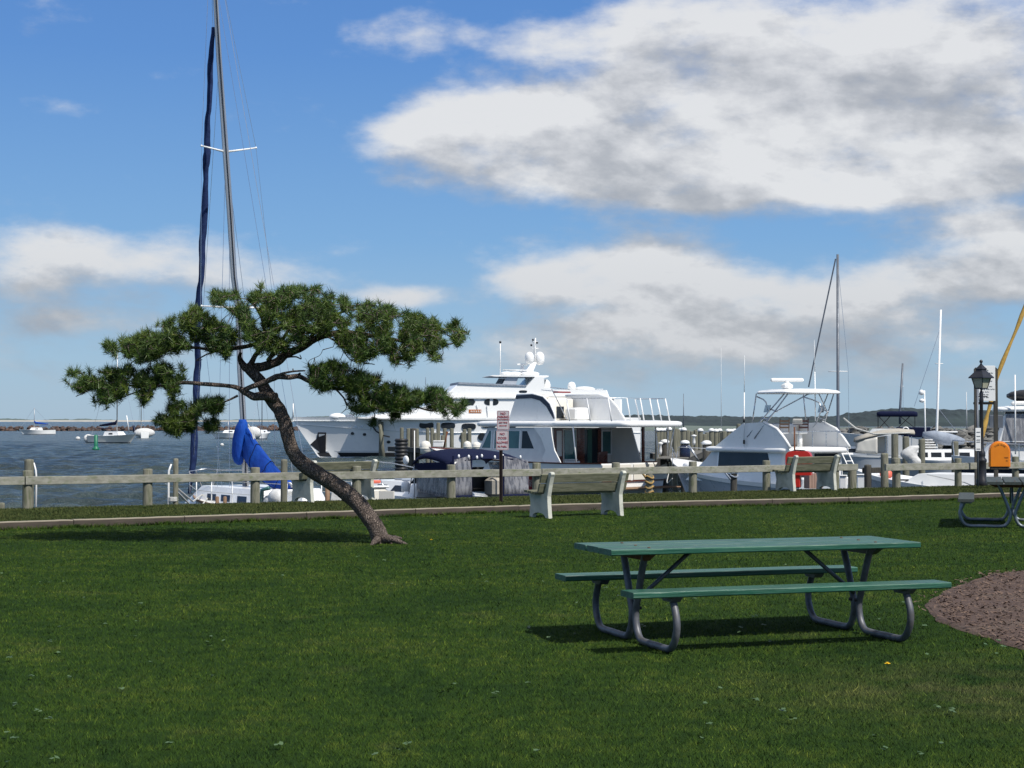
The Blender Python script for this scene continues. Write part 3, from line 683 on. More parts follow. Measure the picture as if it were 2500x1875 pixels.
L_([(612, 890, 0, 16), (622, 870, .05, 12), (636, 850, .1, 10), (645, 820, .15, 9), (640, 780, .2, 7), (620, 745, .2, 5), (600, 730, .2, 3)])
L_([(655, 880, .1, 12), (680, 845, -.1, 9), (705, 805, -.25, 8), (735, 765, -.3, 6), (760, 720, -.3, 4)]); L_([(735, 850, .2, 10), (790, 790, .45, 8), (840, 760, .6, 6), (900, 755, .6, 4), (950, 765, .6, 3)])
L_([(645, 820, .1, 6), (610, 790, .3, 5), (570, 765, .4, 4), (530, 735, .4, 3)]); L_([(580, 966, -.3, 6), (560, 976, -.35, 5), (530, 988, -.35, 4), (500, 1000, -.3, 4), (470, 1015, -.25, 3.5), (440, 1030, -.2, 3), (410, 1040, -.2, 2)], 7)
L_([(450, 850, -.2, 5), (440, 825, -.1, 4), (470, 790, 0, 3)], 6); L_([(520, 852, -.15, 5), (515, 825, -.3, 4), (530, 800, -.35, 3)], 6); L_([(400, 860, -.2, 4), (370, 835, -.3, 3), (330, 830, -.3, 2.5)], 6)
L_([(700, 872, .15, 5), (722, 871, .1, 4), (735, 876, .05, 3), (732, 866, .05, 2)], 6)
L_([(800, 822, .3, 5), (826, 838, .2, 4), (842, 862, .1, 3), (858, 880, .1, 2.5), (882, 884, .1, 2.5), (915, 890, .1, 2)], 6); L_([(940, 832, .2, 4), (950, 858, .1, 3), (962, 880, .1, 2.5), (990, 882, .1, 2)], 6)
L_([(820, 950, 0, 5), (838, 970, -.1, 4), (846, 985, -.1, 3.5), (860, 1005, -.1, 3)], 6); L_([(930, 975, .15, 4), (950, 1000, .1, 3), (985, 1005, .1, 2)], 6); L_([(840, 975, -.1, 2.5), (846, 995, -.12, 2), (832, 1010, -.12, 1.5)], 5)
shift(mb).build('trunk', M['bark'], tree)
# roots at the base
mb = MB()
limb(mb, [(930, 1315, -.02, 30), (952, 1316, -.15, 20), (972, 1322, -.2, 12), (994, 1329, -.2, 5)], 9, 5, .15)
limb(mb, [(925, 1315, 0, 26), (915, 1322, -.25, 14), (905, 1332, -.4, 6)], 9, 5, .15); limb(mb, [(940, 1315, .1, 22), (962, 1312, .3, 10), (980, 1314, .4, 5)], 9, 5, .15)
shift(mb).build('root', M['bark'], tree)
POLYS = [
 ([(505,735),(515,712),(540,703),(560,712),(585,702),(600,725),(614,716),(618,690),(640,695),(655,703),(700,700),(735,697),(765,692),(785,695),(790,715),(815,712),(822,725),(850,722),(855,740),(880,740),(900,735),(930,740),(965,742),(968,760),(1000,763),(1035,765),(1065,775),(1075,790),(1090,802),(1105,785),(1114,800),(1130,800),(1145,815),(1140,830),(1120,845),(1095,850),(1097,862),(1070,882),(1050,870),(1040,855),(1018,862),(1000,888),(960,890),(950,878),(930,860),(912,870),(890,884),(862,886),(840,860),(820,838),(800,824),(770,826),(730,846),(690,862),(655,878),(635,868),(612,850),(592,822),(590,795),(578,778),(556,768),(545,757),(530,745),(515,748)], 1900, .62),
 ([(249,839),(258,829),(285,832),(319,815),(348,810),(357,796),(391,791),(401,776),(418,776),(430,784),(449,769),(461,752),(478,743),(495,760),(512,767),(536,781),(560,796),(582,812),(590,830),(575,850),(560,880),(548,890),(541,868),(520,858),(490,850),(472,862),(450,868),(428,862),(405,864),(377,878),(338,890),(324,878),(295,873),(266,863),(250,852)], 820, .40),
 ([(160,912),(175,902),(205,911),(230,904),(254,892),(285,897),(304,885),(316,892),(333,904),(367,895),(408,885),(422,892),(439,897),(471,899),(473,909),(444,930),(439,945),(434,965),(447,993),(432,985),(415,972),(392,965),(379,967),(360,986),(338,989),(322,974),(309,962),(299,979),(275,975),(266,1001),(256,986),(227,986),(229,964),(234,948),(215,950),(198,965),(181,952),(162,936)], 620, .34),
 ([(374,1025),(401,998),(420,985),(451,974),(488,977),(512,967),(532,966),(548,977),(560,960),(582,969),(582,991),(570,1006),(548,998),(517,1018),(500,1002),(483,1018),(483,1056),(439,1066),(410,1059),(381,1042)], 330, .26),
 ([(750,897),(780,882),(815,877),(837,888),(854,899),(911,906),(937,921),(943,938),(963,934),(995,943),(1004,956),(1023,947),(1054,943),(1078,945),(1089,964),(1106,979),(1132,971),(1145,984),(1134,1001),(1117,1018),(1089,1025),(1071,1008),(1037,995),(1010,993),(1008,1014),(989,1023),(978,1005),(939,1012),(915,1001),(889,1014),(863,1012),(848,988),(837,971),(824,966),(837,958),(819,947),(793,958),(767,947),(750,934)], 880, .42),
 ([(500,1030),(528,1018),(536,1040),(512,1058),(496,1050)], 26, .1), ([(902,1022),(918,1018),(920,1038),(905,1042)], 8, .05), ([(950,1008),(976,1008),(976,1022),(952,1024)], 9, .05), ([(1098,798),(1112,782),(1116,796)], 10, .05)]
cen = []
for poly, cnt, dep in POLYS:
    pa = np.array(poly, float); lo = pa.min(0); hi = pa.max(0); got = 0; tries = 0
    while got < cnt and tries < cnt*60:
        tries += 1; x = random.uniform(lo[0], hi[0]); y = random.uniform(lo[1], hi[1])
        if not in_poly(np.array([x]), np.array([y]), poly)[0]: continue
        dx_, dy_ = (9, 7) if cnt > 50 else (0, 0)
        if dx_ and not in_poly(np.array([x-dx_, x+dx_, x, x]), np.array([y, y, y-dy_, y+dy_]), poly).all() and random.random() < .88: continue
        g0 = mnoise.noise((x/34, y/15, 4.2))+.55*mnoise.noise((x/13, y/8, 8.8))
        if g0 < -.05 and cnt > 50: continue
        dd = random.gauss(0, dep); dd = max(-2*dep, min(2*dep, dd))
        # clumps: snap towards a jittered cell so the crown reads as bunches, not fog
        cs = 17; jx = (math.floor(x/cs)+.5)*cs; jy = (math.floor(y/cs)+.5)*cs; f_ = .45
        jx += 6*mnoise.noise((jx, jy, 1)); jy += 6*mnoise.noise((jx, jy, 7))
        xx = x+(jx-x)*f_*random.random(); yy = y+(jy-y)*f_*random.random()
        cen.append(tp(xx, yy, dd)); got += 1
cen = np.array([tuple(c) for c in cen]); NT_ = len(cen)
# twigs tie the needle bunches to the nearest limb
mb = MB(); SK = np.array([tuple(s) for s in skel])
dist0 = np.array([np.linalg.norm(SK-c, axis=1).min() for c in cen]); order = np.argsort(dist0); nodes = list(map(tuple, SK)); NA = np.zeros((len(SK)+NT_, 3)); NA[:len(SK)] = SK; cnt_ = len(SK)
for i in order:
    c = cen[i]; d = np.linalg.norm(NA[:cnt_]-c-np.array([0, 0, .04]), axis=1); j = int(d.argmin()); NA[cnt_] = c; cnt_ += 1
    if d[j] > .6 or d[j] < .04: continue
    a = Vector(NA[j]); b = Vector(c); mid = (a+b)/2+Vector((random.uniform(-.3, .3), random.uniform(-.3, .3), random.uniform(-.3, .1)))*d[j]*.6
    mb.tube([a, mid, b], [.006, .005, .0035], 4, cap=False)
shift(mb).build('twigs', M['bark'], tree)
K = 46; r = np.random.default_rng(11)
ax = r.normal(0, .55, (NT_, 3)); ax[:, 2] += .75; ax /= np.linalg.norm(ax, axis=1)[:, None]
dirs = r.normal(0, 1, (NT_, K, 3)); dirs /= np.linalg.norm(dirs, axis=2)[:, :, None]; dirs = dirs*.9+ax[:, None, :]*.65
dirs /= np.linalg.norm(dirs, axis=2)[:, :, None]
ln = r.uniform(.055, .12, (NT_, K, 1))*r.uniform(.65, 1.25, (NT_, 1, 1)); st = cen[:, None, :]+ax[:, None, :]*r.uniform(-.07, .03, (NT_, K, 1))+dirs*.008
pw = np.cross(dirs, r.normal(0, 1, (NT_, K, 3))); pw /= np.linalg.norm(pw, axis=2)[:, :, None]+1e-9; pw *= .0040
tip = st+dirs*ln; offn = np.array([off.x, off.y, 0])
vs = np.stack([st-pw, st+pw, tip], 2).reshape(-1, 3)+offn; nf = NT_*K
rt = np.repeat(r.random(NT_)*.75+mnoise.noise((0, 0, 0)), K)+r.random(nf)*.25
m = bpy.data.materials.new('pine_needles'); m.use_nodes = True; t = NT(m.node_tree); b = t.n['Principled BSDF']
at = t.new('ShaderNodeAttribute', attribute_name='rnd'); geo = t.new('ShaderNodeNewGeometry')
c = t.ramp(at.outputs['Fac'], [(0, (.020, .054, .014)), (.4, (.042, .088, .014)), (.8, (.074, .122, .014)), (.93, (.130, .165, .018)), (1, (.15, .105, .03))])
c = t.mix(t.mapr(t.noise(geo.outputs['Position'], 1.6, 3), .4, .65, 0, .5), c, (.085, .118, .018, 1))
t.put(b.inputs['Base Color'], c); b.inputs['Roughness'].default_value = .5; b.inputs['Specular IOR Level'].default_value = .35
M['needle'] = m
o = raw_mesh('crown', vs, np.arange(3*nf).reshape(nf, 3), m, attr=rt); o.parent = tree
# ------------------------------------------------------------------ boat building helpers
def mk_hull(L, B, zb, zs, zm=None, d=.5, tr=.85, rake=.9, flare=1.5, wl=.86, full=2.3):
    zm = zm if zm is not None else (zb+zs)/2-.08
    def sheer(t): return zs*(1-t)*(1-2*t)+zm*4*t*(1-t)+zb*t*(2*t-1) if True else 0
    def bs(t):
        if t < .45: return B/2*(tr+(1-tr)*math.sin(t/.45*math.pi/2))
        return B/2*max(0.0, 1-((t-.45)/.55)**full)
    def bw(t):
        u = min(t/.96, 1)
        if u < .42: return B/2*wl*(tr+(1-tr)*math.sin(u/.42*math.pi/2))
        return B/2*wl*max(0.0, 1-((u-.42)/.58)**1.7)
    def pt(t, z):
        zs_ = sheer(t); xs_ = t*L; xw = t*(L-rake)
        if z >= 0:
            q = min(z/zs_, 1.0); return xw+(xs_-xw)*q, bw(t)+(bs(t)-bw(t))*q**flare
        q = min(-z/d, 1); return xw*(1-.06*q), bw(t)*math.sqrt(max(0, 1-q*q))
    return dict(L=L, B=B, sheer=sheer, bs=bs, pt=pt, d=d)
TS = [0, .06, .14, .24, .34, .44, .54, .63, .71, .78, .84, .89, .93, .965, .985, 1.0]
def hull_mesh(H, parent, mtl, name='hull', dz=.0):
    mb = MB(); rings = []
    for t in TS:
        zs_ = H['sheer'](t); zz = [zs_, zs_*.8, zs_*.6, zs_*.4, zs_*.2, 0, -H['d']*.5, -H['d']*.95]
        port = []; star = []
        for z in zz: x, y = H['pt'](t, z); port.append((x, max(y, .012), z)); star.append((x, -max(y, .012), z))
        rings.append(port+star[::-1])
    mb.smooth = True; mb.loft(rings, False, closed=False)
    n = len(rings[0]); mb.smooth = False; mb.add(rings[0], [tuple(range(n))]); return mb.build(name, mtl, parent)
def deck_mesh(H, parent, mtl, drop=.03, t0=0, t1=1.0, name='deck'):
    mb = MB(); V = []; Fc = []; T = [t0+(t1-t0)*k/14 for k in range(15)]
    for t in T:
        z = H['sheer'](t)-drop; x, y = H['pt'](t, H['sheer'](t)); y = max(y-.02, .01); V += [(x, y, z), (x, 0, z+.04), (x, -y, z)]
    for i in range(14): a = i*3; Fc += [(a, a+1, a+4, a+3), (a+1, a+2, a+5, a+4)]
    mb.add(V, Fc); return mb.build(name, mtl, parent)
def band(H, parent, mtl, z0, z1, name='stripe', off=.012, sheer_rel=False, t0=0, t1=.995, side=(1, -1)):
    mb = MB()
    for s in side:
        rings = []
        for k in range(25):
            t = t0+(t1-t0)*k/24; S = H['sheer'](t); a, b = (S+z0, S+z1) if sheer_rel else (z0, z1)
            x0, y0 = H['pt'](t, a); x1, y1 = H['pt'](t, b)
            if sheer_rel and z1 > 0: x1, y1 = H['pt'](t, S); 
            rings.append([(x0, s*(y0-.02), a), (x0+off*.5, s*(y0+off), a), (x1+off*.5, s*(y1+off), b), (x1, s*(y1-.02), b)])
        mb.loft(rings, True)
    return mb.build(name, mtl, parent)
def frustum(mb, bx, tx, bw_, tw_, z0, z1, b=.04):
    """cabin: bottom x-range bx, top x-range tx, half widths"""
    def rect(x0, x1, w, z, c=b):
        return [(x0+c, -w, z), (x1-c, -w, z), (x1, -w+c, z), (x1, w-c, z), (x1-c, w, z), (x0+c, w, z), (x0, w-c, z), (x0, -w+c, z)]
    return mb.loft([rect(*bx, bw_, z0), rect(*tx, tw_, z1)], True)
def slab(mb, x0, x1, w0, w1, z, th, r=.5, camber=.04, n=6):
    """rounded-corner roof slab; w0 at x0, w1 at x1"""
    out = []
    for (cx_, cy_, a0) in ((x1-r, w1-r, 0), (x0+r, w0-r, 90), (x0+r, -w0+r, 180), (x1-r, -w1+r, 270)):
        for k in range(n+1):
            a = R(a0+90*k/n); out.append((cx_+r*math.cos(a), cy_+r*math.sin(a)))
    mx = (x0+x1)/2
    def ring(s, zz): return [(mx+(x-mx)*(1-(1-s)*.35), y*s, zz) for x, y in out]
    mb.smooth = True
    mb.loft([ring(.955, z-th), ring(.99, z-th*.85), ring(1, z-th*.45), ring(.985, z-.02), ring(.92, z+camber*.3), ring(.5, z+camber)], True); mb.smooth = False
    return mb
def spanel(parent, name, mtl, poly, yf, side=1, th=.014, out=.006):
    mb = MB(); r0 = [(x, side*(yf(z)+out-th), z) for x, z in poly]; r1 = [(x, side*(yf(z)+out), z) for x, z in poly]
    mb.loft([r0, r1], True); return mb.build(name, mtl, parent)
def xpanel(parent, name, mtl, poly, x, th=.02, slope=0.0, z0=0):
    """panel facing along x: poly of (y, z)"""
    mb = MB(); mb.loft([[(x+slope*(z-z0), y, z) for y, z in poly], [(x+slope*(z-z0)+th, y, z) for y, z in poly]], True); return mb.build(name, mtl, parent)
def rect_(y0, y1, z0, z1): return [(y0, z0), (y1, z0), (y1, z1), (y0, z1)]
def oval(cx_, cz, w, h, n=16, p=2.6):
    return [(cx_+w/2*math.copysign(abs(math.cos(a))**(2/p), math.cos(a)), cz+h/2*math.copysign(abs(math.sin(a))**(2/p), math.sin(a))) for a in [2*math.pi*(k+.5)/n for k in range(n)]]
def tubes(parent, name, mtl, paths, r, n=6, label=None):
    mb = MB()
    for p in paths: mb.tube(p, r, n)
    return mb.build(name, mtl, parent, label=label)
def boat_root(name, px, D, hdeg, label, cat, group=None, z=WATER):
    p = W(px, 1000, D); return empty(name, (p.x, p.y, z), R(hdeg), label, cat, group)
GB = 'boats berthed in the marina'; GM = 'boats moored out in the bay'

# ------------------------------------------------------------------ large white motor yacht
def px2(px, py): return (1545-px)/28.0, (1112-py)/28.0          # its profile plane
Y = boat_root('motor_yacht', 1545, 152, 189, 'very large white motor yacht with twin satellite domes, moored behind the trawler', 'yacht', GB)
H = mk_hull(30, 6.6, 3.36, 2.6, 3.28, d=1.0, tr=.9, rake=2.3, flare=1.5, wl=.96, full=2.0)
H['sheer'] = lambda t: 3.3+.06*t
hull_mesh(H, Y, M['yachtwhite']); deck_mesh(H, Y, M['offwhite'], .35)
band(H, Y, M['black'], -.05, .30, 'boot_stripe'); band(H, Y, M['offwhite'], .38, .46, 'stripe', .02)
mb = MB()
for s in (1, -1):
    rings = []
    for k in range(31):
        t = k/30*.985; z = 2.0+.75*max(0, (t-.55)/.45)**1.6; x, y = H['pt'](t, z); rings.append([(x, s*(y-.02), z-.03), (x, s*(y+.07), z), (x, s*(y-.02), z+.03)])
    mb.loft(rings, True)
mb.build('knuckle', M['white'], Y)
def yw(z): return 3.32
def hp(px, py):
    x, z = px2(px, py); t = min(max(x/29, 0), 1); return H['pt'](t, z)[1]
def yport(px, py, w, h, nm='window', mt='glass', p=3.2):
    x, z = px2(px, py); t = x/(30-2.3*(1-z/3.3)); y0 = H['pt'](min(t, 1), z)[1]; t2 = min((x+.1)/(30-2.3*(1-z/3.3)), 1); sl = (H['pt'](t2, z)[1]-y0)/.1
    m_ = MB(); pts = oval(0, 0, w/28, h/28, 18, p)
    m_.loft([[(x+u, y0+sl*u-.05, z+v) for u, v in pts], [(x+u, y0+sl*u+.035, z+v) for u, v in pts]], True); return m_.build(nm, M[mt], Y)
for px, py in ((1023.6, 1038), (1074.6, 1039), (1124, 1041), (1172, 1037), (1220, 1040)): yport(px, py, 34, 15)
for px, py, w in ((850.7, 1057.6, 8), (879, 1060, 8), (936, 1078, 9), (964.6, 1079, 11), (1025, 1079, 12), (1113, 1066, 22), (1156, 1066, 20)): yport(px, py, w, 7 if w < 15 else 18, 'porthole', 'glass', 2)
# anchor plate and pocket near the stem
m_ = MB()
pl = [px2(*q) for q in ((752, 1084), (767, 1070), (770, 1055), (789, 1055), (789, 1104), (776, 1104))]
def plate(pl, a, b):
    r0, r1 = [], []
    for x, z in pl:
        t = min(x/(30-2.3*(1-max(z, 0)/3.3)), .999); y = H['pt'](t, z)[1]; r0.append((x, y+a, z)); r1.append((x, y+b, z))
    return [r0, r1]
m_.loft(plate(pl, -.05, .05), True); m_.build('anchor_plate', M['iron'], Y)
m_ = MB(); m_.loft(plate([px2(*q) for q in ((772, 1059), (786, 1059), (786, 1067), (772, 1067))], .03, .08), True); m_.build('anchor_pocket', M['white'], Y)
m_ = MB(); m_.tube([(*[px2(898, 1041)[0]], hp(898, 1041)+.02, px2(898, 1041)[1]), (px2(905, 1052)[0], hp(905, 1052)+.6, px2(905, 1052)[1]), (px2(920, 1062)[0], hp(920, 1062)+1.0, px2(920, 1062)[1]), (px2(931, 1065)[0], 4.6, px2(931, 1065)[1])], .06, 6)
m_.build('mooring_line', M['black'], Y)
for px in (845, 858, 872): yport(px, 1040.5, 9, 2.4, 'fairlead', 'steel', 4)
# superstructure
def ylay(name, prof, w, mtl='yachtwhite', bev=.12):
    pr = [px2(*q) for q in prof]; mb = MB(); cxx = sum(p[0] for p in pr)/len(pr); czz = sum(p[1] for p in pr)/len(pr)
    def sh(s): return [(cxx+(x-cxx)*s, z) for x, z in pr]
    def rr(y, s): return [(x, y, z) for x, z in sh(s)]
    mb.loft([rr(-w, .985), rr(-w+bev, 1), rr(w-bev, 1), rr(w, .985)], True); return mb.build(name, M[mtl], Y)
ylay('main_deckhouse', [(1500, 1022), (1500, 975), (1100, 974), (1060, 985), (985, 1003), (905, 1012), (880, 1021)], 2.9)
ylay('deck_moulding', [(1520, 1027), (1520, 1023), (1000, 1021), (860, 1019), (860, 1022), (1000, 1025)], 3.33, 'offwhite', .03)
ylay('upper_moulding', [(1480, 975), (1480, 971), (1088, 971), (1080, 974)], 3.05, 'offwhite', .05)
ylay('flybridge', [(1470, 971), (1464, 953), (1335, 952), (1322, 948), (1309, 947), (1309, 925), (1320, 921.5), (1287, 921.5), (1266, 944), (1110, 939), (1099, 940), (1062, 972)], 2.75)
ylay('coaming_trim', [(1266, 944.5), (1266, 941.5), (1180, 938), (1100, 935), (1098, 939.5), (1180, 942.5)], 2.85, 'grey_canvas')
ylay('hardtop', [(1321, 921.7), (1321, 918.2), (1185, 917.5), (1177, 919.5), (1190, 921)], 2.6)
for s in (1, -1):
    m_ = MB(); m_.prism([px2(*q) for q in ((1207, 942), (1219, 922), (1248, 922), (1240, 943))], .12, (0, s*2.3, 0), (1, 0, 0), (0, 0, 1)); m_.build('hardtop_support', M['grey_hull'], Y)
def yw_(poly, nm='window', mt='glass', w=2.9, out=.03):
    m_ = MB(); pr = [px2(*q) for q in poly]; m_.loft([[(x, w-.1, z) for x, z in pr], [(x, w+out, z) for x, z in pr]], True); return m_.build(nm, M[mt], Y)
def hov(cx_, cy_, w, h, left):
    pts = []
    for k in range(9):
        a = R(90+180*k/8) if left else R(-90+180*k/8); pts.append((cx_+(w/2)*math.cos(a)*1.2+(w*.3 if left else -w*.3), cy_-h/2*math.sin(a)))
    pts += [(cx_+w/2, cy_+h/2), (cx_+w/2, cy_-h/2)] if left else [(cx_-w/2, cy_-h/2), (cx_-w/2, cy_+h/2)]
    return pts
yw_([(1112, 975), (1136, 975), (1141, 982), (1136, 990), (1112, 990)]); yw_(hov(1167, 982.5, 17, 15, True)); yw_(hov(1192, 982.5, 17, 15, False))
yw_(oval(1257, 957, 20, 6, 12, 3), 'vent', 'glass', 2.75); yw_([(1125, 1009), (1155, 1009), (1155, 1000.5), (1125, 1000.5)], 'name_board', 'amber')
for k in range(6): 
    a = 1129+k*4.4; yw_([(a, 1007), (a+1, 1002.5), (a+2.6, 1002.5), (a+2.2, 1007)], 'letter', 'offwhite', 2.94)
for px, top, bot in ((1168, 992, 1024), (1143, 990, 1000)): 
    x, z = px2(px, top); m_ = MB(); m_.tube([(x, 2.96, z), (x-.1, 2.96, px2(px, bot)[1])], .025, 5); m_.build('antenna', M['steel'], Y)
# mast and domes
m_ = MB(); a = px2(1262, 918); b = px2(1297, 884); c = px2(1299, 840)
m_.loft([[(px2(q[0], q[1])[0], s*w, px2(q[0], q[1])[1]) for q, s in ((l, 1), (r_, 1), (r_, -1), (l, -1))] for l, r_, w in (((1262, 918), (1288, 918), .5), ((1279, 900), (1296, 900), .35), ((1291, 884), (1303, 884), .22))], True)
m_.tube([(px2(1299, 890)[0], 0, px2(1299, 890)[1]), (px2(1299, 838)[0], 0, px2(1299, 838)[1]), (px2(1301, 824)[0], 0, px2(1301, 824)[1])], [.12, .09, .04], 8)
for y_, hw in ((850, 9), (834, 7)): m_.tube([(px2(1299-hw, y_)[0], 0, px2(1, y_)[1]), (px2(1299+hw, y_)[0], 0, px2(1, y_)[1])], .05, 6)
m_.build('mast', M['white'], Y)
for px, py, r_ in ((1280, 873, 11), (1312, 872, 12)):
    x, z = px2(px, py); k = r_/28; m_ = MB(); m_.lathe([(.05, z-k*1.55), (k*.7, z-k*1.35), (k, z-k*.7), (k, z+.1), (k*.88, z+k*.65), (k*.5, z+k*1.08), (.03, z+k*1.2)], (x, 1.2 if px < 1300 else -.2, 0), 20); m_.build('satellite_dome', M['white'], Y)
x, z = px2(1265, 890); m_ = MB(); m_.bbox((x, .6, z), (.95, .18, .13), .04); m_.lathe([(.2, z-.75), (.22, z-.45), (.12, z-.1)], (x, .6, 0), 10); m_.build('radar', M['white'], Y)
for px, py in ((1294, 829), (1304, 836), (1290, 842)): x, z = px2(px, py); m_ = MB(); m_.ball((x, .1, z), .1, 8, 6); m_.build('mast_light', M['iron'], Y)
x, z = px2(1207, 918); m_ = MB(); m_.tube([(x, 1.5, z), (x, 1.5, px2(1, 838)[1])], .045, 6); m_.build('antenna', M['white'], Y)
m_ = MB(); m_.ball((x, 1.5, px2(1, 837)[1]), .11, 8, 6); m_.build('antenna_light', M['iron'], Y)
m_ = MB()
for k, px in enumerate((1226, 1246, 1276, 1290)): x, z = px2(px, 913); m_.ball((x, .8, z), (.62, .5, .2), 12, 6)
m_.build('life_raft', M['white'], Y); tubes(Y, 'hardtop_rail', M['white'], [[(px2(1209, 905)[0], 2.3, px2(1, 905)[1]), (px2(1272, 906)[0], 2.3, px2(1, 906)[1])]], .06)
x, z = px2(1385.5, 953); m_ = MB(); m_.lathe([(.33, z), (.36, z+.45), (.26, z+.68), (.03, z+.75)], (x, 1, 0), 16); m_.build('satellite_dome', M['white'], Y)
x, z = px2(1420, 950); m_ = MB(); m_.ball((x, .5, z), (1.0, .6, .26), 14, 7); m_.build('tender', M['offwhite'], Y)
x, z = px2(1318, 948); m_ = MB(); m_.ball((x, 1.8, z+.15), (.42, .4, .62), 12, 7); m_.build('funnel', M['offwhite'], Y)
tubes(Y, 'aft_rail', M['steel'], [[(px2(a, 951)[0], 2.6, px2(1, b)[1]), (px2(c, 951)[0], 2.6, px2(1, d)[1])] for a, b, c, d in ((1455, 951, 1455, 968), (1436, 951, 1455, 951), (1444, 958, 1455, 959), (1436, 951, 1436, 966))], .03, 5)
x, z = px2(711, 1018); m_ = MB(); m_.tube([(x, .1, z), (x, .1, z+1.15)], [.07, .05], 8); m_.build('bow_staff', M['white'], Y)
x, z = px2(815, 1018); m_ = MB(); m_.ball((x, .9, z), (.72, .5, .33), 12, 8); m_.build('deck_tender', M['white'], Y)
m_ = MB(); m_.bbox((px2(846, 1017)[0], 0, 3.42), (.7, .9, .3), .06); m_.build('windlass', M['steel'], Y)
tubes(Y, 'antenna', M['steel'], [[(px2(1030, 975)[0], 0, px2(1, 990)[1]), (px2(1030, 925)[0], 0, px2(1, 922)[1])]], .03, 5)

# ------------------------------------------------------------------ white trawler yacht with mahogany doors
T = boat_root('trawler_yacht', 1549, 70, 135, 'white trawler yacht with mahogany doors and teal windows under a long white roof', 'motorboat', GB)
H = mk_hull(12.4, 4.3, 1.8, 1.3, 1.36, d=.7, tr=.94, rake=1.2, full=2.4)
hull_mesh(H, T, M['white']); deck_mesh(H, T, M['offwhite'], .5)
band(H, T, M['mahog'], -.02, .035, 'cap_rail', .03, True); band(H, T, M['navy_paint'], -.05, .14, 'boot_stripe'); band(H, T, M['offwhite'], .8, .85, 'rub_rail', .03)
# transom detail: cream panels framed by wood, swim platform
for y0, y1 in ((.25, 2.0), (-2.0, .1)): xpanel(T, 'transom_panel', M['cream'], rect_(y0, y1, .62, 1.24), -.05, .04)
xpanel(T, 'transom_trim', M['mahog'], rect_(-2.02, 2.02, .55, .60), -.06, .05)
m_ = MB(); m_.bbox((-.45, 0, .30), (.9, 3.8, .06), .02); m_.build('swim_platform', M['teak'], T)
# deckhouse
m_ = MB(); frustum(m_, (2.9, 7.6), (2.9, 6.75), 1.92, 1.80, 1.1, 2.72, .05); m_.build('deckhouse', M['offwhite'], T)
yf = lambda z: 1.92-.12*(z-1.1)/1.62
spanel(T, 'side_window', M['teal_glass'], [(6.45, 1.86), (7.0, 1.86), (6.6, 2.58), (6.45, 2.58)], yf); spanel(T, 'side_window', M['teal_glass'], [(4.75, 1.86), (6.25, 1.86), (6.25, 2.58), (4.75, 2.58)], yf)
spanel(T, 'side_window', M['glass'], [(3.9, 1.86), (4.62, 1.86), (4.62, 2.58), (4.35, 2.58)], yf)
spanel(T, 'window_mullion', M['steel'], [(5.45, 1.86), (5.5, 1.86), (5.5, 2.58), (5.45, 2.58)], yf, 1, .02, .02)
for a, b in ((4.70, 4.76), (6.24, 6.30), (6.40, 6.46)): spanel(T, 'window_frame', M['white'], [(a, 1.8), (b, 1.8), (b, 2.62), (a, 2.62)], yf, 1, .02, .025)
# windscreen on the raked front
sl_ = -.85/1.62
for y0, y1 in ((-1.7, -.62), (-.52, .52), (.62, 1.7)): xpanel(T, 'windscreen', M['teal_glass'], rect_(y0, y1, 1.9, 2.6), 7.6-.02, .04, sl_, 1.1)
# curved wing panel sweeping from roof to bulwark
def wing(y, nm='wing_panel', pts=None):
    pts = pts or [(2.2, 1.30), (3.1, 1.30), (3.25, 1.45), (3.05, 1.8), (3.3, 2.3), (3.75, 2.74), (2.75, 2.74), (2.7, 2.4), (2.55, 1.8)]
    m_ = MB(); m_.prism(pts, .06, (0, y, 0), (1, 0, 0), (0, 0, 1)); return m_.build(nm, M['white'], T)
wing(2.02); wing(-2.02)
# aft bulkhead with doors
xb = 2.88
xpanel(T, 'aft_bulkhead', M['wallbeige'], rect_(-1.86, 1.86, 1.1, 2.72), xb, .03)
for y0, y1, z0, z1, nm, mt, dx in ((1.22, 1.72, 1.1, 2.7, 'side_door', 'mahog', .03), (1.30, 1.60, 1.55, 2.6, 'door_pane', 'wallbeige', .045), (.42, 1.1, 1.42, 2.62, 'aft_window', 'teal_glass', .03),
    (.36, 1.14, 1.36, 1.42, 'window_sill', 'offwhite', .06), (-.1, .34, 1.1, 2.7, 'door_post', 'mahog', .035), (-.95, -.1, 1.15, 2.66, 'doorway', 'glass', .03), (-.55, -.28, 1.2, 2.66, 'inner_curtain', 'green_door', .045),  # doorway is a dark sheet standing in for shade inside the cabin
    (-1.12, -.93, 1.1, 2.7, 'door_jamb', 'mahog', .05), (-1.74, -1.2, 1.62, 2.56, 'aft_window', 'teal_glass', .03), (.2, 1.12, 1.12, 1.34, 'lower_panel', 'white', .045)):
    xpanel(T, nm, M[mt], rect_(y0, y1, z0, z1), xb-dx, .025)
for y0, y1, z0, z1 in ((-1.8, -1.14, 2.56, 2.62), (-1.8, -1.14, 1.56, 1.62), (-1.8, -1.74, 1.62, 2.56), (-1.2, -1.14, 1.62, 2.56)): xpanel(T, 'window_frame', M['offwhite'], rect_(y0, y1, z0, z1), xb-.06, .04)
m_ = MB(); m_.prism([(1.15, 1.1), (2.86, 1.1), (2.86, 2.72), (1.75, 2.72)], .05, (0, -1.84, 0), (1, 0, 0), (0, 0, 1)); m_.build('starboard_wing', M['wallbeige'], T)
m_ = MB(); m_.bbox((1.1, -1.82, 1.95), (.1, .1, 1.6), .01); m_.build('corner_post', M['mahog'], T)
m_ = MB(); m_.bbox((1.9, -.45, 1.25), (.55, .6, .08), .02); m_.bbox((2.15, -.45, 1.5), (.06, .6, .45), .02)
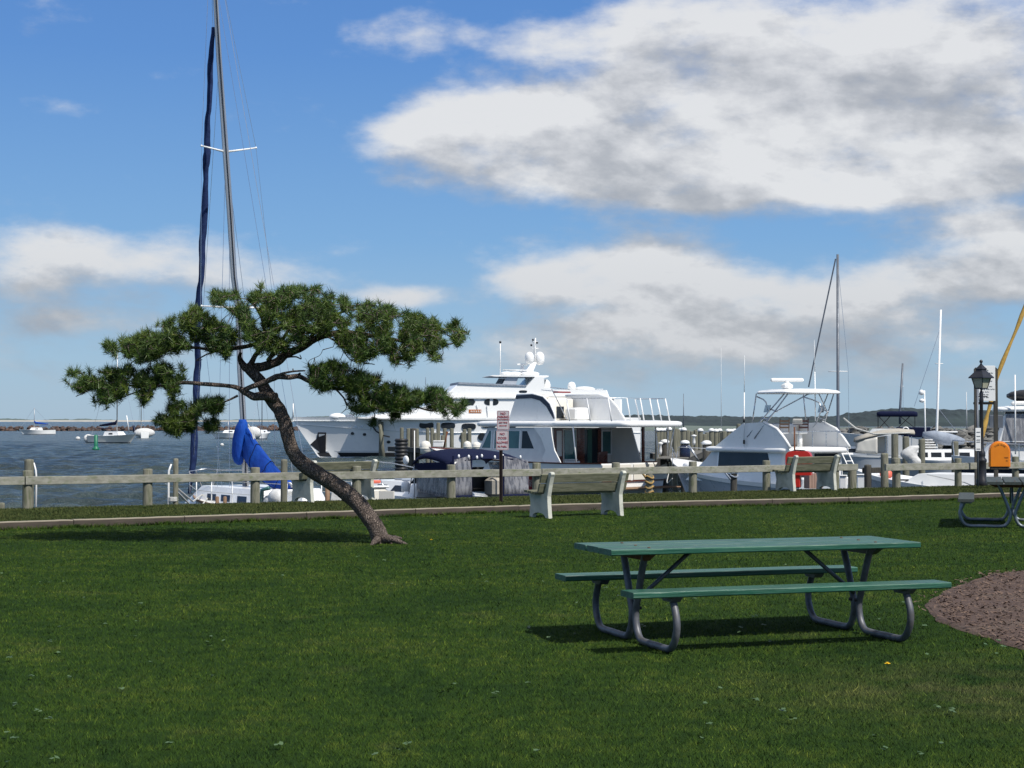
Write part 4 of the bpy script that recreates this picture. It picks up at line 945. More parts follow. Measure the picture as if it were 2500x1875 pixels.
for a, b in ((1.68, -.7), (1.68, -.2), (2.12, -.7), (2.12, -.2)): m_.box((a, b, .98), (.04, .04, .5))
m_.build('cockpit_chair', M['mahog'], T)
m_ = MB(); slab(m_, -1.2, 7.35, 1.85, 2.05, 2.98, .22, .4, .05); m_.build('roof', M['white'], T)
# flybridge
m_ = MB(); prof = [(3.0, 3.0), (5.75, 3.0), (5.25, 4.08), (4.3, 4.12), (3.7, 4.0), (3.3, 3.7), (3.1, 3.35)]
for s in (1, -1):
    pr = prof if s == 1 else [(1.8, 3.0), (5.75, 3.0), (5.25, 4.08), (3.3, 4.10), (2.7, 3.95), (2.25, 3.55)]
    m_.prism(pr, .07, (0, s*1.5, 0), (1, 0, 0), (0, 0, 1))
m_.loft([[(5.75, -1.5, 3.0), (5.75, 1.5, 3.0), (5.25, 1.5, 4.09), (5.25, -1.5, 4.09)], [(5.68, -1.5, 3.0), (5.68, 1.5, 3.0), (5.18, 1.5, 4.09), (5.18, -1.5, 4.09)]], True)
m_.build('flybridge', M['grey_hull'] if False else M['white'], T)
m_ = MB()
tr_ = [(5.25, 4.08), (4.3, 4.12), (3.7, 4.0), (3.3, 3.7), (3.1, 3.35), (3.02, 3.1)]; ti = [(5.28, 3.94), (4.35, 3.96), (3.86, 3.86), (3.47, 3.6), (3.24, 3.3), (3.08, 3.1)]
m_.prism(tr_+ti[::-1], .02, (0, 1.555, 0), (1, 0, 0), (0, 0, 1)); m_.build('navy_stripe', M['navy_paint'], T)
m_ = MB(); m_.tube([(x, 1.5, z+.01) for x, z in tr_], .045, 8); m_.tube([(5.25, -1.5, 4.1), (3.3, -1.5, 4.12), (2.7, -1.5, 3.97), (2.25, -1.5, 3.57), (1.8, -1.5, 3.02)], .05, 8); m_.build('coaming_edge', M['white'], T)
m_ = MB(); m_.bbox((4.9, -.05, 3.5), (.6, 2.6, 1.0), .08); m_.build('helm_console', M['cream'], T)
for y in (.55, -.45): xpanel(T, 'console_opening', M['mahog' if y > 0 else 'glass'], rect_(y-.22, y+.22, 3.12, 3.62), 4.57, .03)
m_ = MB(); m_.ball((4.4, 1.0, 4.0), (.5, .28, .14), 12, 6); m_.build('dinghy_cover', M['cream'], T)
m_ = MB(); m_.bbox((4.0, -.9, 3.3), (.7, .9, .55), .08); m_.build('bench_locker', M['offwhite'], T)
rp = [(1.73, 2.0), (.6, 2.0), (-.54, 2.0), (-.86, 1.23), (-.86, .4), (-.86, -.2), (-.86, -1.2), (0.2, -1.95), (1.4, -1.95)]
for x, y in rp: tubes(T, 'rail_stanchion', M['white'], [[(x, y, 3.0), (x+.22, y*.98, 3.92)]], .028, 6)
tubes(T, 'upper_rail', M['steel'], [[(x+.22, y*.98, 3.92) for x, y in rp]], .012, 5)
tubes(T, 'roof_strut', M['white'], [[(1.6, 1.95, 2.78), (1.35, 2.03, 1.35)], [(-.1, -1.2, 2.78), (-.25, -1.2, 1.3)], [(-.6, -1.4, 2.76), (-.05, -2.0, 1.35)], [(-.75, -1.62, 2.76), (-.05, -2.05, 1.34)]], .03, 6)
m_ = MB(); m_.bbox((3.2, .9, 4.2), (.3, .8, .06), .02); m_.build('brow_lamp', M['redp'], T)
tubes(T, 'fishing_gear', M['steel'], [[(3.5, .3, 3.1), (3.9, .8, 4.35)], [(3.7, 0, 4.2), (4.0, 1.3, 4.3)], [(3.4, .2, 4.32), (3.8, 1.0, 4.42)]], .02, 5)

# ------------------------------------------------------------------ sport fishing boat
S = boat_root('sport_fishing_boat', 2040, 58, 120, 'white sport fishing boat with open flybridge, tube-framed hard top and radar bar', 'motorboat', GB)
H = mk_hull(9.5, 3.3, 1.55, .85, 1.0, d=.6, tr=.93, rake=1.1, full=2.2)
hull_mesh(H, S, M['grey_hull']); deck_mesh(H, S, M['offwhite'], .03, .3, 1.0); band(H, S, M['white'], -.11, .035, 'gunwale', .05, True); band(H, S, M['black'], -.05, .1, 'boot_stripe')
m_ = MB(); frustum(m_, (1.2, 6.7), (1.2, 5.1), 1.42, 1.30, .85, 1.95, .05); m_.build('cabin', M['white'], S)
yf = lambda z: 1.42-.12*(z-.85)/1.1
spanel(S, 'side_window', M['glass'], [(1.75, 1.36), (4.75, 1.36), (4.75, 1.9), (2.0, 1.9)], yf); spanel(S, 'windscreen_blank', M['offwhite'], [(4.85, 1.3), (5.9, 1.3), (5.2, 1.9), (4.85, 1.9)], yf)
for y0, y1 in ((.08, 1.1), (-1.1, -.08)): xpanel(S, 'cabin_door', M['glass'], rect_(y0, y1, .95, 1.88), 1.16, .06)
m_ = MB(); slab(m_, .85, 5.55, 1.5, 1.5, 2.08, .16, .35, .03); m_.build('brow', M['white'], S)
m_ = MB()
for s in (1, -1): m_.prism([(.85, 2.08), (5.0, 2.08), (3.35, 2.92), (2.2, 2.96), (1.5, 2.72), (1.15, 2.45)], .05, (0, s*1.3, 0), (1, 0, 0), (0, 0, 1))
m_.loft([[(5.0, -1.3, 2.08), (5.0, 1.3, 2.08), (3.35, 1.3, 2.93), (3.35, -1.3, 2.93)], [(4.93, -1.3, 2.08), (4.93, 1.3, 2.08), (3.28, 1.3, 2.93), (3.28, -1.3, 2.93)]], True); m_.build('flybridge', M['white'], S)
for s in (1, -1): m_ = MB(); m_.tube([(2.2, s*1.3, 2.96), (1.5, s*1.3, 2.73), (1.15, s*1.3, 2.45), (.8, s*1.3, 2.1)], .055, 8); m_.build('coaming_edge', M['white'], S)
m_ = MB(); m_.bbox((3.3, -.1, 2.5), (.4, 1.6, .8), .06); m_.build('helm_console', M['offwhite'], S)
for y in (.5, -.35):
    c_ = MB(); c_.tube([(2.3, y, 2.1), (2.3, y, 2.55)], .09, 10); c_.bbox((2.3, y, 2.6), (.42, .44, .08), .03); c_.build('helm_chair', M['white'], S)
    c_ = MB()
    for k in range(3): c_.box((2.08, y, 2.78+k*.11), (.03, .4, .06))
    for q in (-.2, .2): c_.tube([(2.1, y+q, 2.6), (2.08, y+q, 3.1)], .018, 6)
    c_.build('chair_back', M['mahog' if y < 0 else 'teak'], S)
m_ = MB(); slab(m_, 1.0, 3.0, 1.25, 1.15, 4.03, .09, .3, .08); m_.build('hard_top', M['white'], S)
P_ = []
for s in (1, -1):
    P_ += [[(1.5, s*.95, 3.96), (2.55, s*1.28, 2.9), (3.1, s*1.33, 2.45)], [(1.25, s*1.0, 3.96), (2.1, s*1.3, 2.93), (2.7, s*1.34, 2.4)], [(2.95, s*1.05, 3.96), (2.98, s*1.2, 2.95)],
           [(2.05, s*1.17, 3.42), (1.7, s*1.12, 3.32)], [(2.4, s*1.25, 3.1), (2.0, s*1.25, 3.05)], [(2.62, s*1.3, 2.85), (2.2, s*1.3, 2.8)], [(2.1, s*1.2, 3.35), (2.25, s*1.18, 3.65), (2.5, s*1.1, 3.75), (2.9, s*1.05, 3.85)], [(1.1, s*.2, 3.95), (1.8, s*1.17, 3.3), (2.3, s*1.25, 2.95)]]
tubes(S, 'top_frame', M['steel'], P_, .024, 6)
for s in (1, -1): m_ = MB(); m_.prism([(2.05, 3.3), (2.35, 3.3), (2.25, 3.55), (1.95, 3.55)], .02, (0, s*1.2, 0), (1, 0, 0), (0, 0, 1)); m_.build('frame_gusset', M['steel'], S)
m_ = MB(); m_.bbox((2.0, .45, 4.2), (.36, .36, .24), .08); m_.lathe([(.08, 4.3), (.08, 4.38)], (2.0, .45, 0), 10); m_.build('radar_pedestal', M['white'], S)
m_ = MB(); m_.bbox((2.0, .45, 4.42), (.14, 1.15, .13), .04, R(-30)); m_.build('radar_bar', M['white'], S)
for (x, y, z0, z1, lean) in ((3.2, 1.4, 2.1, 5.3, -.02), (1.4, -.3, 3.0, 5.8, .02)):
    m_ = MB(); m_.tube([(x, y, z0), (x, y+lean, (z0+z1)/2+.3)], .02, 6); m_.tube([(x, y+lean, (z0+z1)/2+.3), (x, y+2*lean, z1)], [.015, .005], 6); m_.build('whip_antenna', M['white'], S)
for z in (2.95, 2.2): m_ = MB(); m_.lathe([(.035, z), (.035, z+.14)], (3.2, 1.4, 0), 8); m_.build('antenna_clamp', M['black'], S)
tubes(S, 'flybridge_rail', M['steel'], [[(1.2, y, 2.1), (1.2, y, 2.65)] for y in (-1.1, -.6, 0, .6)]+[[(1.2, -1.25, 2.65), (1.2, .7, 2.65)]], .015, 5)
tubes(S, 'ladder', M['white'], [[(1.0, -1.0, 2.1), (.45, -1.25, .9)], [(1.0, -1.3, 2.1), (.45, -1.55, .9)]]+[[(1.0-.11*k, -1.0-.05*k, 2.1-.24*k), (1.0-.11*k, -1.3-.05*k, 2.1-.24*k)] for k in range(1, 5)], .022, 6)
m_ = MB(); m_.tube([(1.1, -1.3, 3.1), (.7, -1.5, 2.75), (.2, -1.9, 2.55), (-.8, -2.6, 2.6)], .03, 6); m_.build('outrigger_line', M['rope'], S)
m_ = MB(); m_.bbox((.5, 1.1, .85), (.9, .5, .5), .05); m_.bbox((.6, -.5, .8), (.7, .8, .6), .05); m_.build('cockpit_locker', M['white'], S)
m_ = MB(); m_.ball((7.2, .9, 1.35), (.28, .16, .12), 10, 6); m_.build('deck_vent', M['white'], S)
m_ = MB(); x, y = H['pt'](.93, 1.1); m_.ball((x, y+.02, 1.08), (.08, .03, .06), 8, 5); m_.build('hawse_hole', M['black'], S)
tubes(S, 'bow_rail', M['steel'], [[(9.2, 0, 1.6), (9.3, .15, 2.0), (8.2, .9, 1.95)], [(9.2, 0, 1.6), (9.3, -.15, 2.0), (8.2, -.9, 1.95)], [(8.2, .9, 1.95), (8.2, .9, 1.35)]], .014, 5)
tubes(S, 'bow_line', M['rope'], [[(x, y, z) for x, y, z in ((8.6, .75, 1.2), (8.0, 1.3, .75), (7.4, 1.7, .7), (6.8, 1.9, .9))]], .02, 5)

# ------------------------------------------------------------------ cabin cruiser with navy canvas
C = boat_root('cabin_cruiser', 1197, 44, 125, 'small cabin cruiser with a navy blue canopy and clear vinyl curtains behind the signpost', 'motorboat', GB)
H = mk_hull(7.0, 2.6, 1.25, .95, 1.05, d=.5, tr=.93, rake=1.0, full=2.1)
hull_mesh(H, C, M['white']); deck_mesh(H, C, M['offwhite'], .03, .28, 1.0); band(H, C, M['navy_paint'], -.22, -.1, 'stripe', .02, True); band(H, C, M['white'], -.05, .03, 'gunwale', .03, True)
m_ = MB(); frustum(m_, (2.1, 5.8), (2.2, 4.9), 1.0, .78, 1.0, 1.38, .08); m_.build('cabin_trunk', M['white'], C)
yf = lambda z: 1.0-.22*(z-1.0)/.38
spanel(C, 'cabin_window', M['glass'], [(2.7, 1.12), (3.4, 1.12), (3.3, 1.28), (2.75, 1.28)], yf); spanel(C, 'cabin_window', M['glass'], [(3.7, 1.12), (4.3, 1.12), (4.2, 1.28), (3.7, 1.28)], yf)
for k, (x, y) in enumerate(((3.3, .3), (4.2, .0))): m_ = MB(); m_.bbox((x, y, 1.4), (.42, .42, .05), .02); m_.build('deck_hatch', M['grey_canvas'], C)
# windscreen
m_ = MB(); m_.loft([[(2.2, -1.05, 1.36), (2.2, 1.05, 1.36), (1.75, .98, 1.78), (1.75, -.98, 1.78)], [(2.17, -1.05, 1.36), (2.17, 1.05, 1.36), (1.72, .98, 1.78), (1.72, -.98, 1.78)]], True); m_.build('windscreen', M['glass'], C)
# canopy
m_ = MB(); rings = []
for k in range(13):
    u = k/12; x = -.05+u*1.95; zc = 2.04+.22*math.sin(min(u/.75, 1)*math.pi/2)-.6*max(0, u-.75)**1.4*2.2
    ring = []
    for j in range(13):
        a = math.pi*j/12; y = 1.17*math.cos(a); z = zc-.20+.22*math.sin(a)**.7+.012*mnoise.noise((x*3, y*3, 1)); ring.append((x, y, z))
    rings.append(ring+[(p[0], p[1]*.985, p[2]-.03) for p in ring[::-1]])
m_.smooth = True; m_.loft(rings, True); m_.build('canopy', M['navy'], C)
def curtain(parent, name, mtl, pts_b, pts_t, amp=.02, n=10):
    """thin cloth between a bottom and a top line"""
    m_ = MB(); V = []; Fc = []; b0, b1 = Vector(pts_b[0]), Vector(pts_b[1]); t0, t1 = Vector(pts_t[0]), Vector(pts_t[1]); nn = (b1-b0).cross(t0-b0).normalized()
    for th in (0, .012):
        for j in range(6):
            for i in range(n+1):
                u = i/n; v = j/5; p = (b0.lerp(b1, u)).lerp(t0.lerp(t1, u), v); p = p+nn*(amp*mnoise.noise((u*6+p.x, v*1.5, p.y))+th); V.append(tuple(p))
    N = (n+1)*6
    for j in range(5):
        for i in range(n):
            a = j*(n+1)+i; Fc.append((a, a+1, a+n+2, a+n+1)); Fc.append((a+N, a+n+1+N, a+n+2+N, a+1+N))
    edge = [i for i in range(n+1)]+[(n+1)*j+n for j in range(1, 6)]+[5*(n+1)+i for i in range(n-1, -1, -1)]+[(n+1)*j for j in range(4, 0, -1)]
    for a, b in zip(edge, edge[1:]+edge[:1]): Fc.append((a, b, b+N, a+N))
    m_.smooth = True; m_.add(V, Fc); return m_.build(name, mtl, parent)
curtain(C, 'side_curtain', M['navy'], [(.0, 1.2, 1.55), (1.8, 1.15, 1.75)], [(.0, 1.17, 1.98), (1.85, 1.15, 1.9)]); curtain(C, 'side_curtain', M['vinyl'], [(-.1, 1.22, 1.05), (1.6, 1.2, 1.15)], [(.0, 1.2, 1.6), (1.8, 1.15, 1.76)])
curtain(C, 'clear_curtain', M['vinyl'], [(-.12, 1.2, 1.12), (-.12, .64, 1.12)], [(-.03, 1.16, 2.02), (-.03, .64, 2.12)], .03); curtain(C, 'clear_curtain', M['vinyl'], [(-.22, -.32, 1.12), (-.3, -1.22, 1.12)], [(-.03, -.32, 2.12), (-.03, -1.14, 1.98)], .03)
curtain(C, 'curtain_skirt', M['navy'], [(-.14, 1.21, .98), (-.14, .64, .98)], [(-.125, 1.21, 1.13), (-.125, .64, 1.13)], .004); curtain(C, 'curtain_skirt', M['navy'], [(-.3, -.2, .98), (-.34, -1.24, .98)], [(-.27, -.2, 1.13), (-.31, -1.24, 1.13)], .004)
curtain(C, 'clear_curtain', M['vinyl'], [(-.3, -1.25, 1.1), (1.5, -1.22, 1.1)], [(.0, -1.16, 1.95), (1.8, -1.15, 1.9)], .02)
for y, x in ((.62, -.06), (1.18, -.08), (-.33, -.06), (-.2, -.3)): m_ = MB(); m_.box((x, y, 1.6), (.03, .035, 1.05)); m_.build('curtain_zip', M['navy'], C)
for y in (1.0, .7, .45, .3, -.1, -.35, -.9): m_ = MB(); m_.ball((-.06, y, 2.1+.03*math.sin(y*9)), (.03, .03, .05), 8, 5); m_.build('canopy_fastener', M['white'], C)
m_ = MB(); m_.bbox((.8, .1, 1.45), (.5, 1.1, .55), .08); m_.build('helm_seat', M['black'], C); m_ = MB(); m_.bbox((.2, -.35, 1.3), (.5, .55, .5), .08); m_.build('aft_seat', M['beige'], C)
m_ = MB(); m_.tube([(.9+.0, .25+.19*math.cos(a), 1.75+.19*math.sin(a)) for a in [R(k*24) for k in range(16)]], .018, 6); m_.build('wheel', M['black'], C)
tubes(C, 'canopy_frame', M['steel'], [[(.0, y, 1.05), (.5, y, 1.95)] for y in (1.12, -1.12)]+[[(1.2, y, 1.2), (.9, y, 1.95)] for y in (1.12, -1.12)]+[[(2.1, 1.15, 1.1), (1.9, 1.15, 1.7), (1.8, 1.1, 1.95)]], .014, 6)
tubes(C, 'bow_rail', M['steel'], [[(3.4, 1.05, 1.1), (3.6, 1.12, 1.42), (4.6, 1.0, 1.62), (5.9, .62, 1.8), (6.6, .2, 1.86), (6.75, 0, 1.80), (6.85, .05, 1.3)], [(3.4, -1.05, 1.1), (3.6, -1.12, 1.42), (4.6, -1.0, 1.62), (5.9, -.62, 1.8), (6.6, -.2, 1.86), (6.75, 0, 1.80)], [(4.6, 1.0, 1.62), (4.6, 1.0, 1.12)], [(5.9, .62, 1.8), (5.9, .62, 1.18)]], .014, 6)
m_ = MB(); m_.tube([(1.9, 1.1, 1.0), (1.9, 1.1, 2.75)], [.018, .012], 6); m_.build('stern_light_pole', M['white'], C)
m_ = MB(); m_.lathe([(.11, 1.15), (.12, 1.3), (.1, 1.38), (.04, 1.42)], (2.3, 1.12, 0), 12); m_.build('deck_vent', M['white'], C)
m_ = MB(); m_.ball((2.0, 1.3, 1.98), (.13, .05, .12), 12, 7); m_.build('spot_lamp', M['white'], C)

# ------------------------------------------------------------------ small sloop with blue sail cover
SB = boat_root('sailing_sloop', 598, 42, 124, 'white sloop at the fence with a bright blue sail cover and a tall mast', 'sailboat', GB)
H = mk_hull(7.6, 2.9, 1.24, .98, 1.05, d=.5, tr=.7, rake=.9, full=2.3)
def off_x(mb, dx): mb.v = [(x+dx, y, z) for x, y, z in mb.v]
o = hull_mesh(H, SB, M['white']); o.location.x = -5.15; o = deck_mesh(H, SB, M['offwhite']); o.location.x = -5.15
o = band(H, SB, M['teak'], -.03, .03, 'toe_rail', .015, True); o.location.x = -5.15
m_ = MB(); frustum(m_, (-2.6, 1.4), (-2.5, .8), 1.0, .8, .98, 1.42, .08); m_.build('coachroof', M['white'], SB)
yf = lambda z: 1.0-.2*(z-.98)/.44
for a in (-2.1, -1.2, -.4): spanel(SB, 'cabin_window', M['glass'], [(a, 1.1), (a+.5, 1.1), (a+.62, 1.25), (a+.12, 1.25)], yf)
spanel(SB, 'cabin_window', M['glass'], [(-2.1, 1.1), (-1.6, 1.1), (-1.5, 1.25), (-2.0, 1.25)], yf, -1)
m_ = MB(); m_.bbox((1.4, 0, 1.16), (.45, .45, .06), .02); m_.build('fore_hatch', M['glass'], SB)
m_ = MB(); m_.bbox((-2.5, 0, 1.4), (.6, .6, .06), .02); m_.build('companionway', M['offwhite'], SB)
m_ = MB(); m_.bbox((-3.7, .75, 1.05), (2.0, .25, .2), .05); m_.bbox((-3.7, -.75, 1.05), (2.0, .25, .2), .05); m_.build('cockpit_coaming', M['white'], SB)
inv = Matrix.Rotation(-R(124), 4, 'Z')
def sl(p): return inv @ (Vector(p)-SB.location)
def at(px, py, D): return sl(W(px, py, D))
mast = [(600, 1200, 42), (597, 1090, 42), (593, 1009, 42), (586.6, 903, 42), (582, 755, 42), (571, 675, 42), (562, 527, 42), (551, 371, 42), (545.6, 295, 42), (535, 148, 42), (526.6, 0, 42), (519, -110, 42), (512, -220, 42)]
m_ = MB(); m_.tube([at(*q) for q in mast], [.082]*8+[.078, .072, .066, .06, .055], 12, sy=.75); m_.build('mast', M['alu'], SB)
trk = [Vector(at(*q))+Vector((-.085, .02, 0)) for q in mast]; m_ = MB(); m_.tube(trk, .014, 5); m_.build('sail_track', M['black'], SB)
jib = [(463, 1205, 44), (467, 1169, 44), (472, 1114, 43.9), (475, 1060, 43.9), (476, 1030, 43.8), (479, 975, 43.7), (481, 924, 43.7), (483, 880, 43.6), (481, 840, 43.5), (482, 800, 43.5), (484, 755, 43.4), (487, 715, 43.3), (492, 671, 43.2), (493, 610, 43.1), (498, 548, 43), (500, 480, 42.9), (503, 422, 42.8), (504, 390, 42.7), (505.5, 359, 42.7), (507, 300, 42.6), (510.5, 253, 42.5), (513, 180, 42.4), (517, 120, 42.2), (520, 67, 42.1)]
JP = cr([at(*q) for q in jib], 3); m_ = MB(); nJ = len(JP); rings = []
for i, p in enumerate(JP):
    u = i/(nJ-1); r0 = (.08+.006*math.sin(i*.9)) if u < .8 else .08-.03*(u-.8)/.2
    if i < 3: r0 = .05
    w1 = .010*math.sin(i*.8)+.006*math.sin(i*2.1); ring = []
    for k in range(10):
        a = 2*math.pi*k/10; rr_ = r0*(1+.16*math.cos(a*2+i*.55)); ring.append((p.x+rr_*math.cos(a)+w1, p.y+rr_*math.sin(a)+w1*.6, p.z))
    rings.append(ring)
m_.smooth = True; m_.loft(rings, True); m_.build('furled_jib', M['blue_dark'], SB)
tubes(SB, 'forestay', M['steel'], [[at(520, 67, 42.1), at(516, -60, 42)]], .008, 5)
for (my, lx, ly, rx_, ry) in ((371, 492, 356, 625, 361), (752, 492, 747, 668, 750)):
    mx = 551 if my == 371 else 581; m_ = MB(); m_.tube([at(mx, my, 42), at(lx, ly, 41.6)], [.03, .018], 6); m_.tube([at(mx, my, 42), at(rx_, ry, 42.5)], [.03, .018], 6)
    m_.ball(at(lx, ly, 41.6), .03, 6, 4); m_.ball(at(rx_, ry, 42.5), .03, 6, 4); m_.build('spreader', M['white'], SB)
st = [[at(515, -180, 42), at(492, 356, 41.6), at(490, 747, 41.6), at(545, 1215, 41.4)], [at(515, -180, 42), at(625, 361, 42.5), at(668, 750, 42.5), at(672, 1195, 42.6)], [at(551, 365, 42), at(530, 1213, 41.5)], [at(551, 365, 42), at(655, 1200, 42.5)],
      [at(512, -220, 42), at(757, 1215, 37.3)], [at(535, 148, 42), at(468, 1195, 44)], [at(560, 500, 42), at(560, 1215, 41.4)], [at(515, -120, 42), at(700, 1000, 41), at(716, 1180, 39.8)]]
tubes(SB, 'standing_rigging', M['steel'], st, .006, 4)
# boom and its canvas cover
m_ = MB(); m_.tube([at(600, 1112, 42), at(714, 1186, 39.6)], .05, 8); m_.build('boom', M['alu'], SB)
secs = [(597, 1034, 1106, .10), (606, 1046, 1122, .15), (616, 1064, 1136, .17), (630, 1086, 1150, .19), (646, 1108, 1166, .20), (662, 1127, 1180, .20), (678, 1146, 1191, .19), (692, 1161, 1198, .17), (704, 1172, 1200, .14), (712, 1180, 1197, .10), (715, 1185, 1193, .04)]
m_ = MB(); rings = []
for i, (px, y0, y1, hw) in enumerate(secs):
    D = 42-(px-597)/118*2.4; a, b = Vector(at(px, y0, D)), Vector(at(px-8 if i > 2 else px-3, y1, D)); ring = []
    for k in range(20):
        an = 2*math.pi*k/20; v = (1-math.cos(an))/2; p = a.lerp(b, v); w_ = hw*math.sin(an)*(.55+.6*v)
        p = p+Vector((0, 1, 0))*(w_+.06*mnoise.noise((i*.7, k*.8, 3)))+Vector((0, 0, .04*mnoise.noise((i*1.1, k*.7, 9)))); ring.append(tuple(p))
    rings.append(ring)
cover_rings = list(rings)
m_.smooth = True; m_.loft(rings, True)
rings = []
for i, (px, py, r0) in enumerate(((592, 1024, .09), (592, 1031, .12), (590, 1040, .16), (587, 1056, .17), (583, 1075, .17), (581, 1096, .17), (580, 1114, .15), (582, 1128, .12), (584, 1135, .05))):
    c_ = Vector(at(px, py, 41.9)); rings.append([(c_.x+r0*1.2*math.cos(2*math.pi*k/16)*(1+.1*math.sin(k*2+i)), c_.y+r0*.8*math.sin(2*math.pi*k/16)*(1+.12*math.cos(k*3+i)), c_.z) for k in range(16)])
m_.loft(rings, True); m_.build('sail_cover', M['blue'], SB)
for i in (3, 5, 7, 9):
    rg_ = cover_rings[i]; c_ = sum((Vector(q) for q in rg_), Vector())/len(rg_); t_m = MB(); t_m.tube([c_+(Vector(q)-c_)*1.04 for q in rg_+rg_[:1]], .009, 5); t_m.build('cover_tie', M['navy'], SB)
tubes(SB, 'cover_lashing', M['rope'], [[at(606, 1036, 41.7), at(614, 1052, 41.6), at(620, 1075, 41.5)]], .012, 5)
# pulpit, stanchions, lifelines
def dk(px, D=43): return at(px, 1200, D)
tubes(SB, 'pulpit', M['steel'], [[(2.2, .1, 1.2), (2.25, .3, 1.75), (1.5, .8, 1.75), (1.45, .8, 1.15)], [(2.2, -.1, 1.2), (2.25, -.3, 1.75), (1.5, -.8, 1.75), (1.45, -.8, 1.15)], [(2.25, .3, 1.75), (2.35, 0, 1.78), (2.25, -.3, 1.75)]], .016, 6)
sp_ = [(.6, 1.0), (-.6, 1.14), (-1.8, 1.16), (-3.0, 1.08), (-4.2, .95)]
for x, y in sp_:
    for s in (1, -1): tubes(SB, 'stanchion', M['white'], [[(x, s*y, .97), (x, s*y, 1.62)]], .014, 6)
tubes(SB, 'lifeline', M['rope'], [[(1.5, s*.8, 1.72)]+[(x, s*y, 1.6) for x, y in sp_] for s in (1, -1)]+[[(1.5, s*.8, 1.42)]+[(x, s*y, 1.32) for x, y in sp_] for s in (1, -1)], .007, 5)
m_ = MB(); m_.ball((-3.4, .9, 1.15), (.4, .22, .22), 10, 6); m_.ball((-3.9, 1.05, 1.3), (.28, .2, .2), 10, 6); m_.build('fender_bag', M['tarwhite'], SB)
m_ = MB(); m_.tube([(-3.2, 1.1, 1.0), (-3.25, 1.1, 1.45), (-3.5, 1.05, 1.5)], .05, 8); m_.build('teal_line_bundle', M['teal_glass'], SB)
tubes(SB, 'bow_line', M['rope'], [[(2.1, .1, 1.2), (sl(W(430, 1190, 32))+Vector((2.1, .1, 1.2)))/2-Vector((0, 0, .25)), sl(W(430, 1190, 32))], [(2.1, -.1, 1.2), (sl(W(428, 1196, 32))+Vector((2.1, -.1, 1.2)))/2-Vector((0, 0, .45)), sl(W(428, 1196, 32))]], .02, 5)
def ztop(py, D): return W(1250, py, D).z
def text(body, size, parent, mtl, loc, rot, name='lettering', ext=.002, align='CENTER', sx=1.0):
    cu = bpy.data.curves.new(name, 'FONT'); cu.body = body; cu.size = size; cu.extrude = ext; cu.align_x = align; cu.align_y = 'CENTER'; cu.space_line = .9
    o = bpy.data.objects.new(name, cu); link(o); dg = bpy.context.evaluated_depsgraph_get(); me = bpy.data.meshes.new_from_object(o.evaluated_get(dg))
    bpy.data.objects.remove(o); me.materials.clear(); me.materials.append(mtl); o = bpy.data.objects.new(name, me); link(o); o.parent = parent
    o.location = loc; o.rotation_euler = rot; o.scale = (sx, 1, 1); return o
# ------------------------------------------------------------------ pilings
def piling(px, D, py_top, rad, label, group, mt='pile', cap=None, name='piling', tilt=0.0, zb=-2.2):
    p = W(px, 1000, D); z1 = ztop(py_top, D); h = z1-zb; n = 12; ph = random.random()*20; mb = MB(); rings = []
    for r_, z in ((rad*1.1, 0), (rad*1.06, h*.35), (rad, h*.6), (rad*.97, h-.04), (rad*.9, h), (rad*.2, h+.01)):
        rings.append([(tilt*(z-h)+r_*(1+.07*mnoise.noise((math.cos(k*.52)*2, math.sin(k*.52)*2, ph+z*.3)))*math.cos(2*math.pi*k/n), r_*math.sin(2*math.pi*k/n), z) for k in range(n)])
    mb.smooth = True; mb.loft(rings, True)
    if cap:
        e_ = empty(name, (p.x, p.y, zb), 0, label, 'piling', group); mb.build('shaft', M[mt], e_); m2 = MB()
        if cap == 'cone': m2.lathe([(rad*1.15, h-.06), (rad*1.2, h+.01), (.03, h+rad*1.1)], n=12)
        else: m2.lathe([(rad*1.18, h-.05), (rad*1.25, h+.02), (rad*.8, h+.09), (.03, h+.11)], n=12)
        m2.build('cap', M['white'], e_); return e_
    o = mb.build(name, M[mt], None, (p.x, p.y, zb)); return tag(o, label, 'piling', group)
gP = 'pilings of the pier beside the large yacht'; gR = 'white capped pilings behind the trawler and fishing boat'; gB = 'bare pilings behind the trawler and fishing boat'
piling(793, 148, 1025, .2, 'tall lone piling in front of the large yacht bow, the one nearer its anchor', None)
t = piling(931, 146, 1030, .2, 'tall piling with a leaning brace below the mooring line of the large yacht', None)
p = W(938, 1000, 146); m_ = MB(); m_.tube([(0, 0, 0), (-.35, 0, 3.9)], [.22, .14], 10); tag(m_.build('leaning_piling', M['pile'], None, (p.x, p.y-.4, -2.2)), 'short piling leaning against the tall one under the yacht mooring line', 'piling')
# two pilings in the water right behind the fence, left
t = piling(72, 30.6, 1122, .088, 'thick green tinged piling at the far left, taller than the fence post before it', None)
m_ = MB(); m_.tube([(.125, 0, -.3), (.13, 0, .6), (.12, 0, .72), (.085, 0, .86)], [.03, .03, .03, .02], 8, sy=.5)
o = m_.build('rub_strip', M['white'], t, (0, 0, 2.2)); 
t = piling(430, 32, 1120, .05, 'thin pale piling tied with white rope at the bow of the sloop', None, 'post')
m_ = MB(); m_.tube([(-.13, -.02, -1), (-.13, -.02, .5), (-.125, -.02, .68), (-.08, -.02, .80)], [.042, .042, .04, .03], 8, sy=.5); m_.build('rub_strip', M['white'], t, (0, 0, 2.2))
m_ = MB()
for k in range(4): m_.tube([(.085*math.cos(a)-.05, .085*math.sin(a), .12+.02*k) for a in [R(q*36) for q in range(11)]], .014, 5)
m_.build('rope_turns', M['rope'], t, (0, 0, 2.2))
piling(5, 30.2, 1228, .06, 'low piling stub at the left edge beyond the grass strip', None); piling(694, 34, 1122, .07, 'weathered piling peeking over the bench behind the pine trunk', None)
